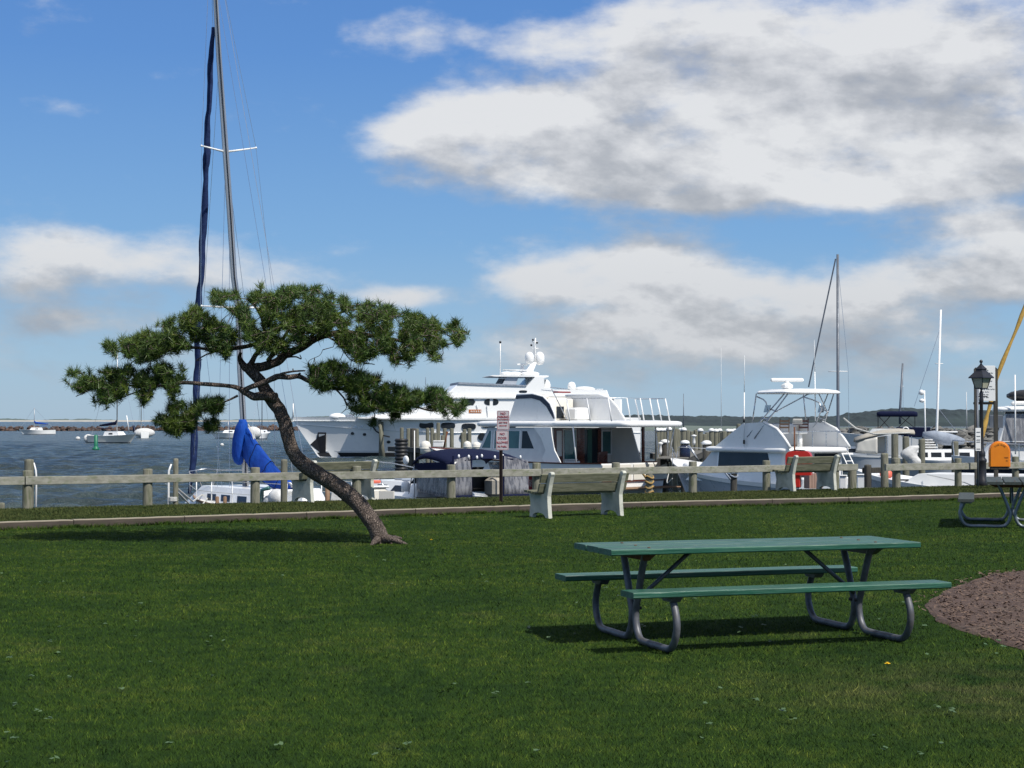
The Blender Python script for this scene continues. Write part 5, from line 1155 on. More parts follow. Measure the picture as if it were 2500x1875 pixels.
for px, lab in ((529, 'short orange brown stake in front of the sloop hull, left one'), (548, 'short orange brown stake in front of the sloop hull, right one')):
    p = W(px+2, 1000, 32.6); m_ = MB(); m_.lathe([(.035, -1), (.035, .16), (.02, .175)], n=10); tag(m_.build('stake', M['teak'], None, (p.x, p.y, 0)), lab, 'stake', 'short stakes by the sloop')
# black ribbed piling sleeve
p = W(980, 1000, 60); t = empty('ribbed_piling', (p.x, p.y, -2), 0, 'thick piling wrapped in black ribbed rubber beside the navy canopy', 'piling')
m_ = MB(); zt = ztop(1074, 60)+2; pr = []
z = 0
while z < zt: pr += [(.205, z), (.235, z+.035), (.235, z+.075), (.205, z+.11)]; z += .125
m_.lathe(pr+[(.1, zt)], n=20); m_.build('rubber_sleeve', M['black'], t)
m_ = MB(); m_.lathe([(.07, zt-.1), (.07, zt+.05)], (.0, 0, 0), 8); m_.build('core', M['pile_dark'], t)
# pier beside the yacht
for px, top, mt, D in ((981, 1044, 'pile', 118), (997, 1046, 'pile', 112), (1009, 1046, 'pile_dark', 108), (1018, 1047, 'pile', 110), (1044, 1045, 'pile', 118), (1055, 1045, 'pile', 112), (1063, 1058, 'pile', 108), (1070, 1032, 'pile', 112), (1081, 1063, 'pile', 106), (1086, 1046, 'pile', 112),
    (1103, 1046, 'pile', 108), (1134, 1048, 'pile', 110), (1130, 1056, 'pile', 106), (1146, 1046, 'pile', 106)):
    lab = {'pile': 'weathered grey pier piling before the large yacht, %s from the left' % ['first', 'second', 'third', 'fourth', 'fifth', 'sixth', 'seventh', 'eighth', 'ninth', 'tenth', 'eleventh', 'twelfth', 'thirteenth', 'fourteenth'][sorted((981, 997, 1018, 1044, 1055, 1063, 1070, 1081, 1086, 1103, 1134, 1130, 1146, 1009)).index(px)], 'pile_dark': 'near black tarred piling of the pier in front of the large yacht'}[mt]
    piling(px, D, top, .13 if mt == 'pile' else .2, lab, gP if mt == 'pile' else None, mt)
def deck_run(name, a, b, width, z, label, th=.12, beams=True):
    """a timber pier between two world points"""
    a, b = Vector(a), Vector(b); d = b-a; L = d.length; rz = math.atan2(d.y, d.x); t = empty(name, (a.x, a.y, z), rz, label, 'pier')
    m_ = MB(); n = int(L/.2)
    for k in range(n): m_.box((.1+k*.2, 0, -.02+random.uniform(-.004, .004)), (.185, width, .045))
    m_.build('planks', M['dockwood'], t); m_ = MB()
    for s in (-1, 1): m_.box((L/2, s*(width/2-.08), -.18), (L, .12, .26))
    m_.build('side_beam', M['pile_dark'], t); m_ = MB()
    return t
deck_run('yacht_pier', W(985, 1000, 112).xy.to_3d(), W(1175, 1000, 100).xy.to_3d(), 2.2, ztop(1092, 108), 'narrow timber pier with white boxes in front of the large yacht')
def dome(px, D, pyb, pyt, r_, lab):
    p = W(px, 1000, D); z0, z1 = ztop(pyb, D), ztop(pyt, D); h = z1-z0; m_ = MB(); m_.lathe([(r_, 0), (r_*1.05, h*.5), (r_, h*.75), (r_*.7, h*.93), (.03, h)], n=16)
    m_.lathe([(r_*1.12, h*.38), (r_*1.15, h*.42), (r_*1.12, h*.46)], n=16)
    return tag(m_.build('mooring_buoy', M['cream'], None, (p.x, p.y, z0)), lab, 'mooring buoy', 'round white floats stored at the pier')
dome(1039, 90, 1108, 1076, .27, 'large round white float left of the white box on the yacht pier'); dome(1141, 92, 1100, 1077, .2, 'round white float at the trawler windscreen, left one of two'); dome(1163, 90, 1100, 1079, .22, 'round white float half hidden by the trawler windscreen')
p = W(1072, 1000, 104); t = empty('dock_box', (p.x, p.y, ztop(1091, 104)), R(-10), 'white dock box with a rounded lid on the yacht pier', 'dock box')
m_ = MB(); m_.bbox((0, 0, .14), (.66, .5, .28), .03); m_.build('box_body', M['white'], t); m_ = MB(); m_.bbox((0, 0, .33), (.7, .54, .12), .05); m_.build('lid', M['tarwhite'], t)
p = W(1089, 1000, 88); m_ = MB(); m_.tube([(-.12, 0, 0), (.06, 0, .85)], [.045, .04], 8); m_.box((.05, 0, .82), (.12, .04, .1)); tag(m_.build('rusty_davit', M['rust'], None, (p.x, p.y, ztop(1095, 88))), 'rusty brown iron post leaning on the yacht pier', 'davit')
# far marina pilings behind the trawler / fishing boat
caps = [(1605, 1050, 82), (1614, 1050, 86), (1623, 1050, 90), (1633, 1048, 82), (1662, 1050, 92), (1669, 1049, 84), (1710, 1051, 86), (1737, 1051, 84), (1748, 1052, 90), (1757, 1051, 96), (1778, 1052, 90), (1785, 1052, 96), (1793, 1051, 102), (1816, 1052, 92)]
ORD = ['first', 'second', 'third', 'fourth', 'fifth', 'sixth', 'seventh', 'eighth', 'ninth', 'tenth', 'eleventh', 'twelfth', 'thirteenth', 'fourteenth']
for i_, (px, top, D) in enumerate(caps): piling(px, D, top, .125, 'tall grey piling with a white cap behind the trawler, %s capped one from the left' % ORD[i_], gR, cap='cap')
for px, top, D in ((1648, 1046, 80), (1654, 1048, 86), (1679, 1051, 90), (1689, 1053, 95), (1699, 1050, 88), (1704, 1048, 92), (1727, 1056, 98), (1768, 1053, 84), (1803, 1035, 98), (1809, 1055, 90), (1829, 1056, 84), (1764, 1056, 92), (1720, 1060, 88), (1640, 1052, 92)):
    i_ = sorted((1648, 1654, 1679, 1689, 1699, 1704, 1727, 1768, 1803, 1809, 1829, 1764, 1720, 1640)).index(px)
    piling(px, D, top, .13, 'bare grey piling without a cap behind the trawler, %s bare one from the left' % ORD[i_], gB)
for px, top, D, w_ in ((1623, 1079, 72, 'under the trawler roof end'), (1672, 1081, 70, 'beside the dark barrel'), (1725, 1082, 66, 'just left of the fishing boat'), (1778, 1081, 74, 'at the fishing boat brow')): piling(px, D, top, .16, 'shorter dark piling with a bright white cap '+w_, 'short white capped pilings', 'pile_dark', cap='cap')
for px, D, y0, y1, lab in ((1612, 70, 1110, 1079, 'white bollard fender leaning at the trawler stern'), (1694, 74, 1087, 1061, 'white flared fender hanging high on a dock piling'), (1717, 72, 1104, 1079, 'thin white fender beside the short capped piling')):
    p = W(px, 1000, D); z0, z1 = ztop(y0, D), ztop(y1, D); h = z1-z0; m_ = MB(); m_.lathe([(.05, 0), (.07, h*.3), (.05, h*.75), (.11, h*.85), (.12, h*.92), (.02, h)], n=12); tag(m_.build('dock_fender', M['white'], None, (p.x, p.y, z0)), lab, 'fender', 'white dock fenders')
deck_run('marina_dock', W(1590, 1000, 88).xy.to_3d(), W(1850, 1000, 88).xy.to_3d(), 2.0, ztop(1106, 88), 'grey timber dock between the trawler and the fishing boat')
deck_run('finger_dock', W(1640, 1000, 68).xy.to_3d(), W(1720, 1000, 100).xy.to_3d(), 1.2, ztop(1113, 72), 'narrow finger dock with clutter behind the trawler stern')
p = W(1672, 1000, 69.6); m_ = MB(); m_.lathe([(.2, 0), (.22, .1), (.22, .45), (.18, .5)], n=14); tag(m_.build('dock_barrel', M['navy_paint'], None, (p.x, p.y, ztop(1118, 69.6))), 'dark barrel at the foot of the short capped piling behind the trawler', 'barrel')
t = W(1695, 1000, 66); t = empty('boarding_steps', (t.x, t.y, ztop(1132, 66)), 0, 'grey boarding ladder frame between trawler stern and fishing boat bow', 'ladder')
tubes(t, 'side_rail', M['steel'], [[(-.2, 0, .7), (.25, 0, 0)]], .03); tubes(t, 'side_rail', M['steel'], [[(-.2, .4, .7), (.25, .4, 0)]], .03)
for k in range(3): tubes(t, 'tread', M['steel'], [[(-.1+.13*k, 0, .54-.2*k), (-.1+.13*k, .4, .54-.2*k)]], .02)
# small skiff with navy stripe in front of the trawler transom
B = boat_root('open_skiff', 1560, 52, 180, 'low white open boat with navy stripes beyond the fence, in front of the trawler stern', 'boat', GB)
H = mk_hull(5.6, 1.9, .78, .62, .62, d=.3, tr=.9, rake=.5); o = hull_mesh(H, B, M['white']); o.location.x = -1.6; o = band(H, B, M['navy_paint'], -.22, -.06, 'stripe', .02, True); o.location.x = -1.6; o = band(H, B, M['navy_paint'], -.36, -.3, 'stripe', .02, True); o.location.x = -1.6; o = deck_mesh(H, B, M['offwhite'], .12); o.location.x = -1.6
# pilings close behind the fence
for px, D, top, rad, lab, ex in ((1585, 41, 1148, .085, 'piling wound with yellow rope behind the fence', 'rope'), (1791, 44, 1156, .09, 'dark piling with rope turns behind the fence by the fishing boat bow', 'rope2'), (1901, 44, 1186, .05, 'short stub piling behind the bench with the red box', None)):
    t = piling(px, D, top, rad, lab, None, 'post' if ex == 'rope' else 'pile_dark')
    if ex:
        m_ = MB(); mt = 'tanrope' if ex == 'rope' else 'grey_canvas'
        for k in range(5 if ex == 'rope' else 2): m_.tube([((rad+.012)*math.cos(a), (rad+.02)*math.sin(a), (.0 if ex == 'rope' else .2)-.12*k+.03*math.sin(a*2+k)) for a in [R(q*30) for q in range(13)]], .022, 6)
        m_.tube([(-rad, -.02, .1), (-.22, -.05, .16), (-.1, -.1, .0)], .025, 6); m_.build('rope_turns', M[mt], t, (0, 0, ztop(1165, D)+2.2 if ex == 'rope' else ztop(1170, D)+2.2))
# pilings and low dark rail across the gap in the fence
gG = 'pilings at the gap in the fence'
for px, D, top, rad, lab in ((2035, 38.4, 1148, .07, 'squared post behind the right end of the bench with the red box'), (2080, 38.6, 1139, .10, 'thick post just right of the bench with the red box'), (2118, 39.4, 1135, .085, 'dark post at the left end of the low dark rail'),
    (2159, 39.2, 1107, .09, 'taller post where the right fence begins'), (2187, 41, 1118, .10, 'stout post behind the start of the right fence')):
    piling(px, D, top, rad, lab, gG, 'post' if px not in (2118,) else 'pile_dark')
p = W(2136, 1000, 39.6); t = empty('dark_rail', (p.x, p.y, ztop(1148, 39.6)), R(12), 'short dark green-grey timber rail across the gap in the fence', 'rail')
m_ = MB(); m_.bbox((0, 0, 0), (.62, .09, .13), .015); m_.build('rail_timber', M['pile_dark'], t)
for px, D, top, lab in ((2184, 62, 1057, 'tall piling left of the white tarp bundle'), (2211, 64, 1066, 'tall piling directly behind the white tarp bundle'), (2250, 66, 1072, 'tall piling left of the grey sail cover'), (2331, 62, 1078, 'tall piling with a dark collar beside the orange bow')):
    piling(px, D, top, .13, lab, 'tall pilings of the inner marina')
p = W(2225, 1000, 61); t = MB(); 
rg_ = []
for k in range(12):
    z = k*.07; rr_ = .26*math.sin(math.pi*(k+.8)/13)**.6+.03; rg_.append([(rr_*math.cos(q*.524)*(1+.25*mnoise.noise((q*.9, k*.4, 3)))+.1*math.sin(k*.7), .7*rr_*math.sin(q*.524)*(1+.25*mnoise.noise((q*.9, k*.4, 8))), z) for q in range(12)])
t.smooth = True; t.loft(rg_, True)
tag(t.build('tarp_bundle', M['tarwhite'], None, (p.x, p.y, ztop(1141, 61))), 'white tarp bundle lashed between two tall pilings', 'tarp')

# ------------------------------------------------------------------ moored boats in the bay
def small_sail(px, D, L, hdeg, label, hullm, mast_h, covers=None, boat='sailboat', tallm='alu', cabin=True):
    B = boat_root('moored_sailboat', px, D, hdeg, label, boat, GM); H = mk_hull(L, L*.3, L*.15, L*.125, L*.12, d=.4, tr=.6, rake=L*.13); o = hull_mesh(H, B, M[hullm]); o.location.x = -L/2
    o = deck_mesh(H, B, M['offwhite']); o.location.x = -L/2; o = band(H, B, M['navy_paint'], .0, .1, 'boot_stripe'); o.location.x = -L/2
    if cabin:
        m_ = MB(); frustum(m_, (-L*.15, L*.22), (-L*.13, L*.16), L*.095, L*.075, L*.11, L*.19, .05); m_.build('coachroof', M['white'], B)
        for s in (1, -1): spanel(B, 'cabin_window', M['glass'], [(-.2, L*.14), (.5, L*.14), (.45, L*.165), (-.2, L*.165)], lambda z: L*.09, s)
    m_ = MB(); m_.tube([(L*.08, 0, L*.15), (L*.08, 0, mast_h)], [.085, .06], 8); m_.build('mast', M[tallm], B); m_ = MB(); m_.tube([(L*.08, 0, L*.3), (-L*.3, 0, L*.28)], .06, 6); m_.build('boom', M[tallm], B)
    if covers:
        m_ = MB(); m_.smooth = True; m_.tube([(L*.08, 0, L*.38), (L*.05, 0, L*.33), (-L*.1, 0, L*.31), (-L*.3, 0, L*.29)], [.1, .24, .2, .1], 8); m_.build('sail_cover', M[covers], B)
        m_ = MB(); m_.bbox((-L*.2, 0, L*.24), (L*.16, L*.2, .08), .03); m_.build('bimini', M[covers], B)
    tubes(B, 'rigging', M['steel'], [[(L*.08, 0, mast_h), (L*.48, 0, L*.15)], [(L*.08, 0, mast_h), (-L*.48, 0, L*.13)]], .02, 4)
    return B
small_sail(91, 390, 8, 200, 'tiny white sailboat with blue canvas moored farthest out at the left', 'white', 6.0, 'blue')
B = small_sail(277, 238, 8.2, -28, 'cream sailboat with navy canvas moored left of the pine foliage', 'cream', 13.5, 'navy')
m_ = MB(); m_.ball((-4.5, 0, .55), (.55, .8, .62), 12, 8); m_.build('inflatable_dinghy', M['tarwhite'], B)
B = small_sail(346, 310, 8.4, 110, 'white boat with a dark figure-like cover and white dodger, behind the cream sailboat', 'white', 11.5, None)
m_ = MB(); m_.ball((-3.5, 0, .9), (.7, 1.9, .85), 14, 8); m_.build('white_dodger', M['tarwhite'], B); m_ = MB(); m_.tube([(-1, 1.4, 1), (-1.2, 1.6, 2.2)], .22, 8); m_.build('sail_bag', M['navy'], B)
tubes(B, 'outrigger', M['white'], [[(-3, 2.6, .9), (-3.2, 3.1, 4.0)]], .1, 6)
B = small_sail(636, 290, 8, 75, 'white stern-on sailboat moored to the right of the blue sail cover', 'white', 11, None, tallm='dark_alu')
m_ = MB(); m_.ball((-3.2, 0, 1.0), (.9, 1.6, 1.1), 12, 7); m_.build('cockpit_tent', M['tarwhite'], B)
small_sail(566, 300, 7.6, 185, 'low white boat moored just behind the blue sail cover', 'white', 3.0, None, 'boat')
def buoy(px, py, r_, mt, lab, D=None, can=False):
    D = D or 3.0*F/(py-1028); p = W(px, py, D); t = empty('mooring_buoy' if not can else 'channel_buoy', (p.x, p.y, WATER), 0, lab, 'buoy')
    m_ = MB()
    if can: m_.lathe([(r_*1.9, -.1), (r_*2.0, .12), (r_*1.2, .22), (r_, .35), (r_*.9, 1.5), (r_*.3, 1.55)], n=14); m_.build('float_body', M[mt], t)
    else: m_.ball((0, 0, r_*.5), (r_*1.2, r_, r_), 12, 8); m_.build('float_body', M[mt], t); m_ = MB(); m_.lathe([(.03, r_*1.4), (.03, r_*1.7)], n=6); m_.build('ring', M['black'], t)
buoy(190, 1073, .33, 'tarwhite', 'white mooring ball afloat left of the cream sailboat'); buoy(542, 1088, .2, 'tarwhite', 'white mooring ball afloat beneath the lowest pine foliage'); buoy(234, 1097, .2, 'green_buoy', 'green can buoy in front of the cream sailboat', can=True)
# breakwater of boulders
def boulders(name, pts, n, size, mt, label, hgt=1.2, wid=2.5, zb=None, seed=1):
    r = np.random.default_rng(seed); V = []; Fc = []; base = zb if zb is not None else WATER-.3; L = [(Vector(b)-Vector(a)).length for a, b in zip(pts, pts[1:])]; S = sum(L)
    for i in range(n):
        s = r.random()*S; k = 0
        while s > L[k] and k < len(L)-1: s -= L[k]; k += 1
        a, b = Vector(pts[k]), Vector(pts[k+1]); p = a.lerp(b, s/L[k]); off_ = r.normal(0, wid*.4); d = (b-a).normalized(); q = Vector((-d.y, d.x, 0)); p = p+q*off_
        hz = max(0, hgt*(1-abs(off_)/wid))*r.uniform(.35, 1); sz = size*r.uniform(.6, 1.4); m0 = len(V); c = Vector((p.x, p.y, base+hz)); sc = Vector((r.uniform(.7, 1.5), r.uniform(.7, 1.3), r.uniform(.55, .95)))*sz
        ph = r.random()*50; rz = r.random()*3
        for j in range(4):
            al = math.pi*(j+.5)/4-math.pi/2
            for e in range(7):
                be = 2*math.pi*(e+.5*j)/7+rz; dv = Vector((math.cos(al)*math.cos(be), math.cos(al)*math.sin(be), math.sin(al))); f_ = 1+.5*mnoise.noise(dv*1.7+Vector((ph, 0, 0)))
                V.append((c.x+dv.x*sc.x*f_, c.y+dv.y*sc.y*f_, c.z+dv.z*sc.z*f_))
        for j in range(3):
            for e in range(7): Fc.append((m0+j*7+e, m0+j*7+(e+1) % 7, m0+(j+1)*7+(e+1) % 7, m0+(j+1)*7+e))
        Fc.append(tuple(m0+e for e in range(6, -1, -1))); Fc.append(tuple(m0+21+e for e in range(7)))
    mb = MB(); mb.add(V, Fc); return tag(mb.build(name, M[mt]), label, 'breakwater', kind='stuff')
boulders('breakwater_rocks', [tuple(W(a, 1000, D).xy.to_3d()) for a, D in ((-500, 520), (0, 525), (500, 540), (1000, 560))], 900, .75, 'rustrock', 'long rust brown rock breakwater across the bay', 1.5, 2.6, WATER-.35)
boulders('groyne_rocks', [tuple(W(a, 1000, D).xy.to_3d()) for a, D in ((2040, 175), (2100, 165), (2190, 160), (2300, 160), (2460, 165))], 900, .42, 'greyrock', 'grey boulder bank behind the small boats on the right', 2.6, 5, WATER-.3, 5)
# far shores
def ridge(name, cols, D, depth, mtl, z0, rough, lab=None, kind='structure', seed=0, nx=900, cell=1.0):
    """cols: (px, py_top) skyline at distance D"""
    xs_ = np.linspace(cols[0][0], cols[-1][0], nx); top = np.interp(xs_, [c[0] for c in cols], [c[1] for c in cols]); rows = 12; V = []; Fc = []
    for i, (px, py) in enumerate(zip(xs_, top)):
        for j in range(rows):
            u = j/(rows-1); DD = D+depth*(u-.35); z = z0+(W(px, py, D).z-z0)*math.sin(min(u*1.25, 1)*math.pi/2)**.8
            X = (px-1250)/F*D; q = mnoise.noise((X*.12/cell, DD*.12/cell, seed))*.6+mnoise.noise((X*.35/cell, DD*.35/cell, seed+4))*.5
            V.append((X*(1+.25*(DD-D)/D), DD, z+(q*rough if 0 < u else 0)*min(1, u*3)))
    for i in range(nx-1):
        for j in range(rows-1): a = i*rows+j; Fc.append((a, a+rows, a+rows+1, a+1))
    mb = MB(); mb.smooth = False; mb.add(V, Fc); return tag(mb.build(name, mtl), lab, 'shore' if lab else None, kind=kind)
M['sand'] = mat('pale_sand', (.40, .38, .33), (.32, .31, .27), .95, scale=.02)
M['farwood'] = mat('distant_woodland', (.026, .042, .042), (.015, .026, .029), .95, scale=.035, detail=9, stretch=(1, 1, 2.2), thr=(.4, .6))
M['farwood2'] = mat('distant_dune_scrub', (.10, .135, .125), (.075, .105, .10), .95, scale=.02, detail=8)  # distance haze is mixed into this paler scrub colour
ridge('sand_spit', [(-300, 1026), (200, 1025.5), (600, 1026.5), (900, 1027), (1300, 1027)], 8000, 120, M['sand'], WATER-.5, .5)
ridge('scrub_shore', [(-300, 1024), (-40, 1022.5), (20, 1022), (60, 1024), (100, 1027), (106, 1024.5), (140, 1024), (160, 1022.5), (165, 1026), (180, 1023), (215, 1022.5), (222, 1024.5), (280, 1025.5), (290, 1028), (540, 1028), (545, 1024.5), (560, 1025.5), (600, 1023.5), (640, 1024.5), (700, 1023), (760, 1017), (800, 1016), (850, 1018), (1000, 1020), (1300, 1020)], 8200, 120, M['farwood2'], WATER-.5, 5, seed=9, cell=5)
ridge('wooded_hill', [(1180, 1030), (1400, 1020), (1530, 1016), (1560, 1012.5), (1600, 1013.5), (1650, 1014.5), (1700, 1016), (1800, 1017), (1880, 1018), (1960, 1018), (2020, 1017.5), (2070, 1016), (2085, 1013), (2100, 1008), (2150, 1005), (2175, 1000), (2220, 997), (2260, 996), (2330, 999), (2420, 1001), (2520, 1003), (2900, 1008)], 1000, 90, M['farwood'], WATER-.3, 1.5, seed=2, nx=1500)
ridge('lit_water_ridge', [(1560, 1039), (1640, 1040), (1750, 1041.5), (1850, 1042), (2000, 1044), (2100, 1045), (2300, 1047), (2900, 1050)], 560, 120, mat('lit_water_tone', (.12, .15, .12), (.095, .12, .10), .95, scale=.05), WATER-.4, .3, seed=3, nx=200)  # pale grey-green ridge added to stand for light on the far water

# ------------------------------------------------------------------ small boats on the right
B = boat_root('small_cruiser', 2205, 104, 172, 'small blue grey boat with a beige bimini top, left of the tall pilings', 'motorboat', GB)
H = mk_hull(5.6, 2.2, 1.15, .9, .95, d=.4, tr=.9, rake=.9); hull_mesh(H, B, M['grey_hull']); deck_mesh(H, B, M['offwhite'], .02); band(H, B, M['white'], -.1, .02, 'gunwale', .03, True); band(H, B, M['black'], -.05, .08, 'boot_stripe')
m_ = MB(); frustum(m_, (2.2, 4.9), (2.3, 4.2), .85, .7, .95, 1.45, .08); m_.build('cabin', M['white'], B)
for a, b in ((2.5, 3.3), (3.45, 4.15)):
    for s in (1, -1): spanel(B, 'cabin_window', M['glass'], [(a, 1.1), (b+.1, 1.1), (b, 1.34), (a, 1.34)], lambda z: .85-.15*(z-.95)/.5, s)
m_ = MB(); m_.smooth = True; m_.loft([[(x, y, z) for y, z in ((1.0, 2.05+d), (.9, 2.22+d), (.5, 2.32+d), (0, 2.36+d), (-.5, 2.32+d), (-.9, 2.22+d), (-1.0, 2.05+d), (-.9, 2.17+d), (0, 2.31+d), (.9, 2.17+d))] for x, d in ((-.6, .12), (.3, .2), (1.2, .12), (2.2, -.1), (2.9, -.35))], True); m_.build('bimini', M['beige'], B)
curtain(B, 'side_curtain', M['wallbeige'], [(.9, -1.0, 1.0), (2.9, -.95, 1.15)], [(.9, -1.0, 2.1), (2.8, -.95, 1.8)], .04); curtain(B, 'side_curtain', M['wallbeige'], [(1.6, 1.0, 1.0), (2.9, .95, 1.15)], [(1.6, 1.0, 2.1), (2.8, .95, 1.8)], .04)
for x, y in ((-.4, .95), (-.4, -.95), (1, .98), (1, -.98)): tubes(B, 'bimini_pole', M['steel'], [[(x, y, .9), (x, y, 2.1)]], .02, 5)
m_ = MB(); m_.bbox((-.25, .2, .95), (.5, .6, .9), .08); m_.build('outboard_motor', M['white'], B)
B = boat_root('canvas_top_boat', 2250, 125, 168, 'boat with a black bimini, black side cloths and a white life ring', 'motorboat', GB)
H = mk_hull(6.5, 2.6, 2.2, 2.0, 2.0, d=.4, tr=.9, rake=.8); hull_mesh(H, B, M['offwhite']); deck_mesh(H, B, M['offwhite'])
m_ = MB(); m_.smooth = True; slab(m_, .3, 3.2, 1.2, 1.2, 3.62, .3, .3, .1); m_.build('bimini', M['navy'], B)
m_ = MB(); frustum(m_, (1.8, 4.0), (2.0, 3.5), 1.2, 1.1, 1.9, 2.45, .1); m_.build('windscreen_cabin', M['offwhite'], B); spanel(B, 'cabin_window', M['glass'], [(2.5, 2.1), (3.3, 2.1), (3.2, 2.3), (2.5, 2.3)], lambda z: 1.18)
m_ = MB(); m_.bbox((.6, 0, 2.2), (2.4, 2.5, .7), .05); m_.build('dodger_cloth', M['navy'], B)
m_ = MB(); m_.smooth = True; pts = [(1.15+.2*math.cos(a), 1.32, 2.35+.2*math.sin(a)) for a in [R(k*22.5) for k in range(17)]]; m_.tube(pts, .055, 7); m_.build('life_ring', M['white'], B)
for a, b in (((.5, 1.1, 2.5), (.5, 1.1, 3.4)), ((.5, 1.1, 2.5), (1.6, 1.1, 3.4)), ((1.7, 1.1, 2.5), (.8, 1.1, 3.4)), ((3.0, 1.1, 2.5), (2.2, 1.1, 3.4)), ((2.3, 1.1, 2.5), (3.1, 1.1, 3.4)), ((3.1, -1.1, 2.4), (3.1, -1.1, 3.4))): tubes(B, 'bimini_pole', M['black'], [[a, b]], .03, 5)
B = boat_root('grey_sloop', 2440, 84, 176, 'grey sloop with a bulky blue grey sail cover and windowed cabin, behind the right fence', 'sailboat', GB)
H = mk_hull(5.8, 2.4, 1.25, 1.1, 1.1, d=.4, tr=.85, rake=.7); hull_mesh(H, B, M['grey_hull']); deck_mesh(H, B, M['offwhite']); band(H, B, M['offwhite'], -.12, -.02, 'sheer_stripe', .02, True); band(H, B, M['black'], -.05, .12, 'boot_stripe')
m_ = MB(); frustum(m_, (1.2, 4.6), (1.3, 4.1), .95, .8, 1.1, 1.62, .08); m_.build('cabin', M['white'], B)
for a in (1.6, 2.3, 2.95, 3.6):
    spanel(B, 'cabin_window', M['glass'], [(a, 1.25), (a+.5, 1.25), (a+.5, 1.48), (a, 1.48)], lambda z: .95-.15*(z-1.1)/.52)
m_ = MB(); m_.smooth = True; m_.tube([(3.7, 0, 2.35), (3.2, 0, 2.25), (2.6, 0, 2.12), (2.1, 0, 2.05), (1.7, 0, 2.0)], [.12, .28, .3, .24, .12], 10, sy=1.1); m_.build('sail_cover', M['grey_canvas'], B)
m_ = MB(); m_.tube([(3.56, 0, 1.4), (3.6, 0, 4.5)], [.04, .03], 8); m_.build('radar_pole', M['white'], B)
for z, y in ((4.4, 0), (4.0, .12)): m_ = MB(); m_.ball((3.75, y, z), (.14, .14, .1 if z < 4.2 else .14), 12, 7); m_.build('radar_dome', M['white'], B)
for k in range(4): m_ = MB(); m_.bbox((3.5, 0, 1.72+.12*k), (.9-.15*k, .8, .07), .02); m_.build('folded_canvas', M['tarwhite'], B)
def mast_thing(px0, py0, px1, py1, D, r_, lab, mt='alu', spread=None, stays=()):
    a, b = W(px0, py0, D), W(px1, py1, D); t = empty('mast_rig', (a.x, a.y, a.z), 0, lab, 'mast', 'masts rising above the marina'); o = Vector((a.x, a.y, a.z)); m_ = MB(); m_.tube([(0, 0, -1.5), (0, 0, 0), b-o], [r_, r_, r_*.75], 10); m_.build('spar', M[mt], t)
    for (sp, hw) in (spread or []):
        u = (py0-sp)/(py0-py1); c = (b-o)*u; m_ = MB(); m_.tube([c-Vector((hw, 0, 0)), c+Vector((hw, 0, 0))], .025, 6); m_.build('spreader', M['white'], t)
    for s in stays:
        m_ = MB(); m_.tube([W(s[0], s[1], D)-o, W(s[2], s[3], D)-o], s[4], 5); m_.build('stay', M[s[5]], t)
    return t
mast_thing(2046, 1075, 2045, 621, 90, .085, 'tall grey mast with a diagonal dark furled stay, directly behind the fishing boat', 'dark_alu', [(907, .5)], [(2040, 632, 1974, 945, .04, 'dark_alu'), (2045, 640, 2071, 905, .01, 'steel'), (2071, 905, 2073, 1070, .01, 'steel')])
mast_thing(2287, 1052, 2297, 756, 95, .07, 'slim white mast above the grey sloop with a stay to the left', 'white', [(888, .22)], [(2296, 800, 2232, 992, .012, 'steel'), (2289, 995, 2336, 1055, .02, 'steel')])
mast_thing(2197, 1004, 2204, 887, 200, .14, 'short dark mast far off, left of the slim white mast', 'dark_alu', [(943, .3)], [(2204, 890, 2205, 1000, .02, 'steel')])
for px, top, bot, D, r_, lab in ((1669, 961, 1075, 300, .12, 'thin dark pole on the far shore above the trawler roof end'), (1761, 850, 1055, 96, .02, 'faint whip antenna between the trawler and fishing boat'), (2360, 957, 1045, 160, .06, 'short pale mast in front of the wooded hill, left of the lamp post')):
    a = W(px, bot, D); m_ = MB(); m_.tube([(0, 0, 0), (0, 0, W(px, top, D).z-a.z)], [r_, r_*.4], 6); tag(m_.build('pole', M['dark_alu' if px < 1700 else 'offwhite'], None, a), lab, 'pole')
p = W(2302, 1000, 88); m_ = MB(); m_.bbox((0, 0, 0), (1.5, .12, .1), .03); tag(m_.build('boom_spar', M['offwhite'], None, (p.x, p.y, ztop(1055, 88))), 'level pale boom just above the grey sail cover', 'boom')
# orange and navy bow, and big motor yacht at the right edge
B = boat_root('orange_bow_boat', 2650, 70, 180, 'navy boat with an orange bow panel and white top, left of the lamp post', 'motorboat', GB)
H = mk_hull(5.2, 1.8, 1.45, 1.35, 1.35, d=.4, tr=.95, rake=.8); hull_mesh(H, B, M['navy_paint']); deck_mesh(H, B, M['white']); band(H, B, M['white'], -.14, .03, 'gunwale', .03, True)
m_ = MB(); pr = []
for s in (1,):
    for t_, z in ((.78, 1.24), (.985, 1.28), (.92, .95), (.80, .62)): x, y = H['pt'](t_, z); pr.append((x, y, z))
m_.loft([[(x, y-.03, z) for x, y, z in pr], [(x+.01, y+.02, z) for x, y, z in pr]], True); m_.build('bow_panel', M['orange'], B)
B = boat_root('flush_deck_yacht', 2905, 52, 165, 'large white motor yacht with navy hull and dark framed windscreen cut by the right edge', 'yacht', GB)
H = mk_hull(7, 3.2, 1.9, 1.6, 1.65, d=.6, tr=.9, rake=.9); hull_mesh(H, B, M['navy_paint']); deck_mesh(H, B, M['offwhite'], .02); band(H, B, M['white'], -.2, .04, 'gunwale', .05, True)
m_ = MB(); frustum(m_, (.2, 6.3), (.2, 5.9), 1.35, 1.2, 1.6, 2.3, .1); m_.build('cabin_trunk', M['offwhite'], B)
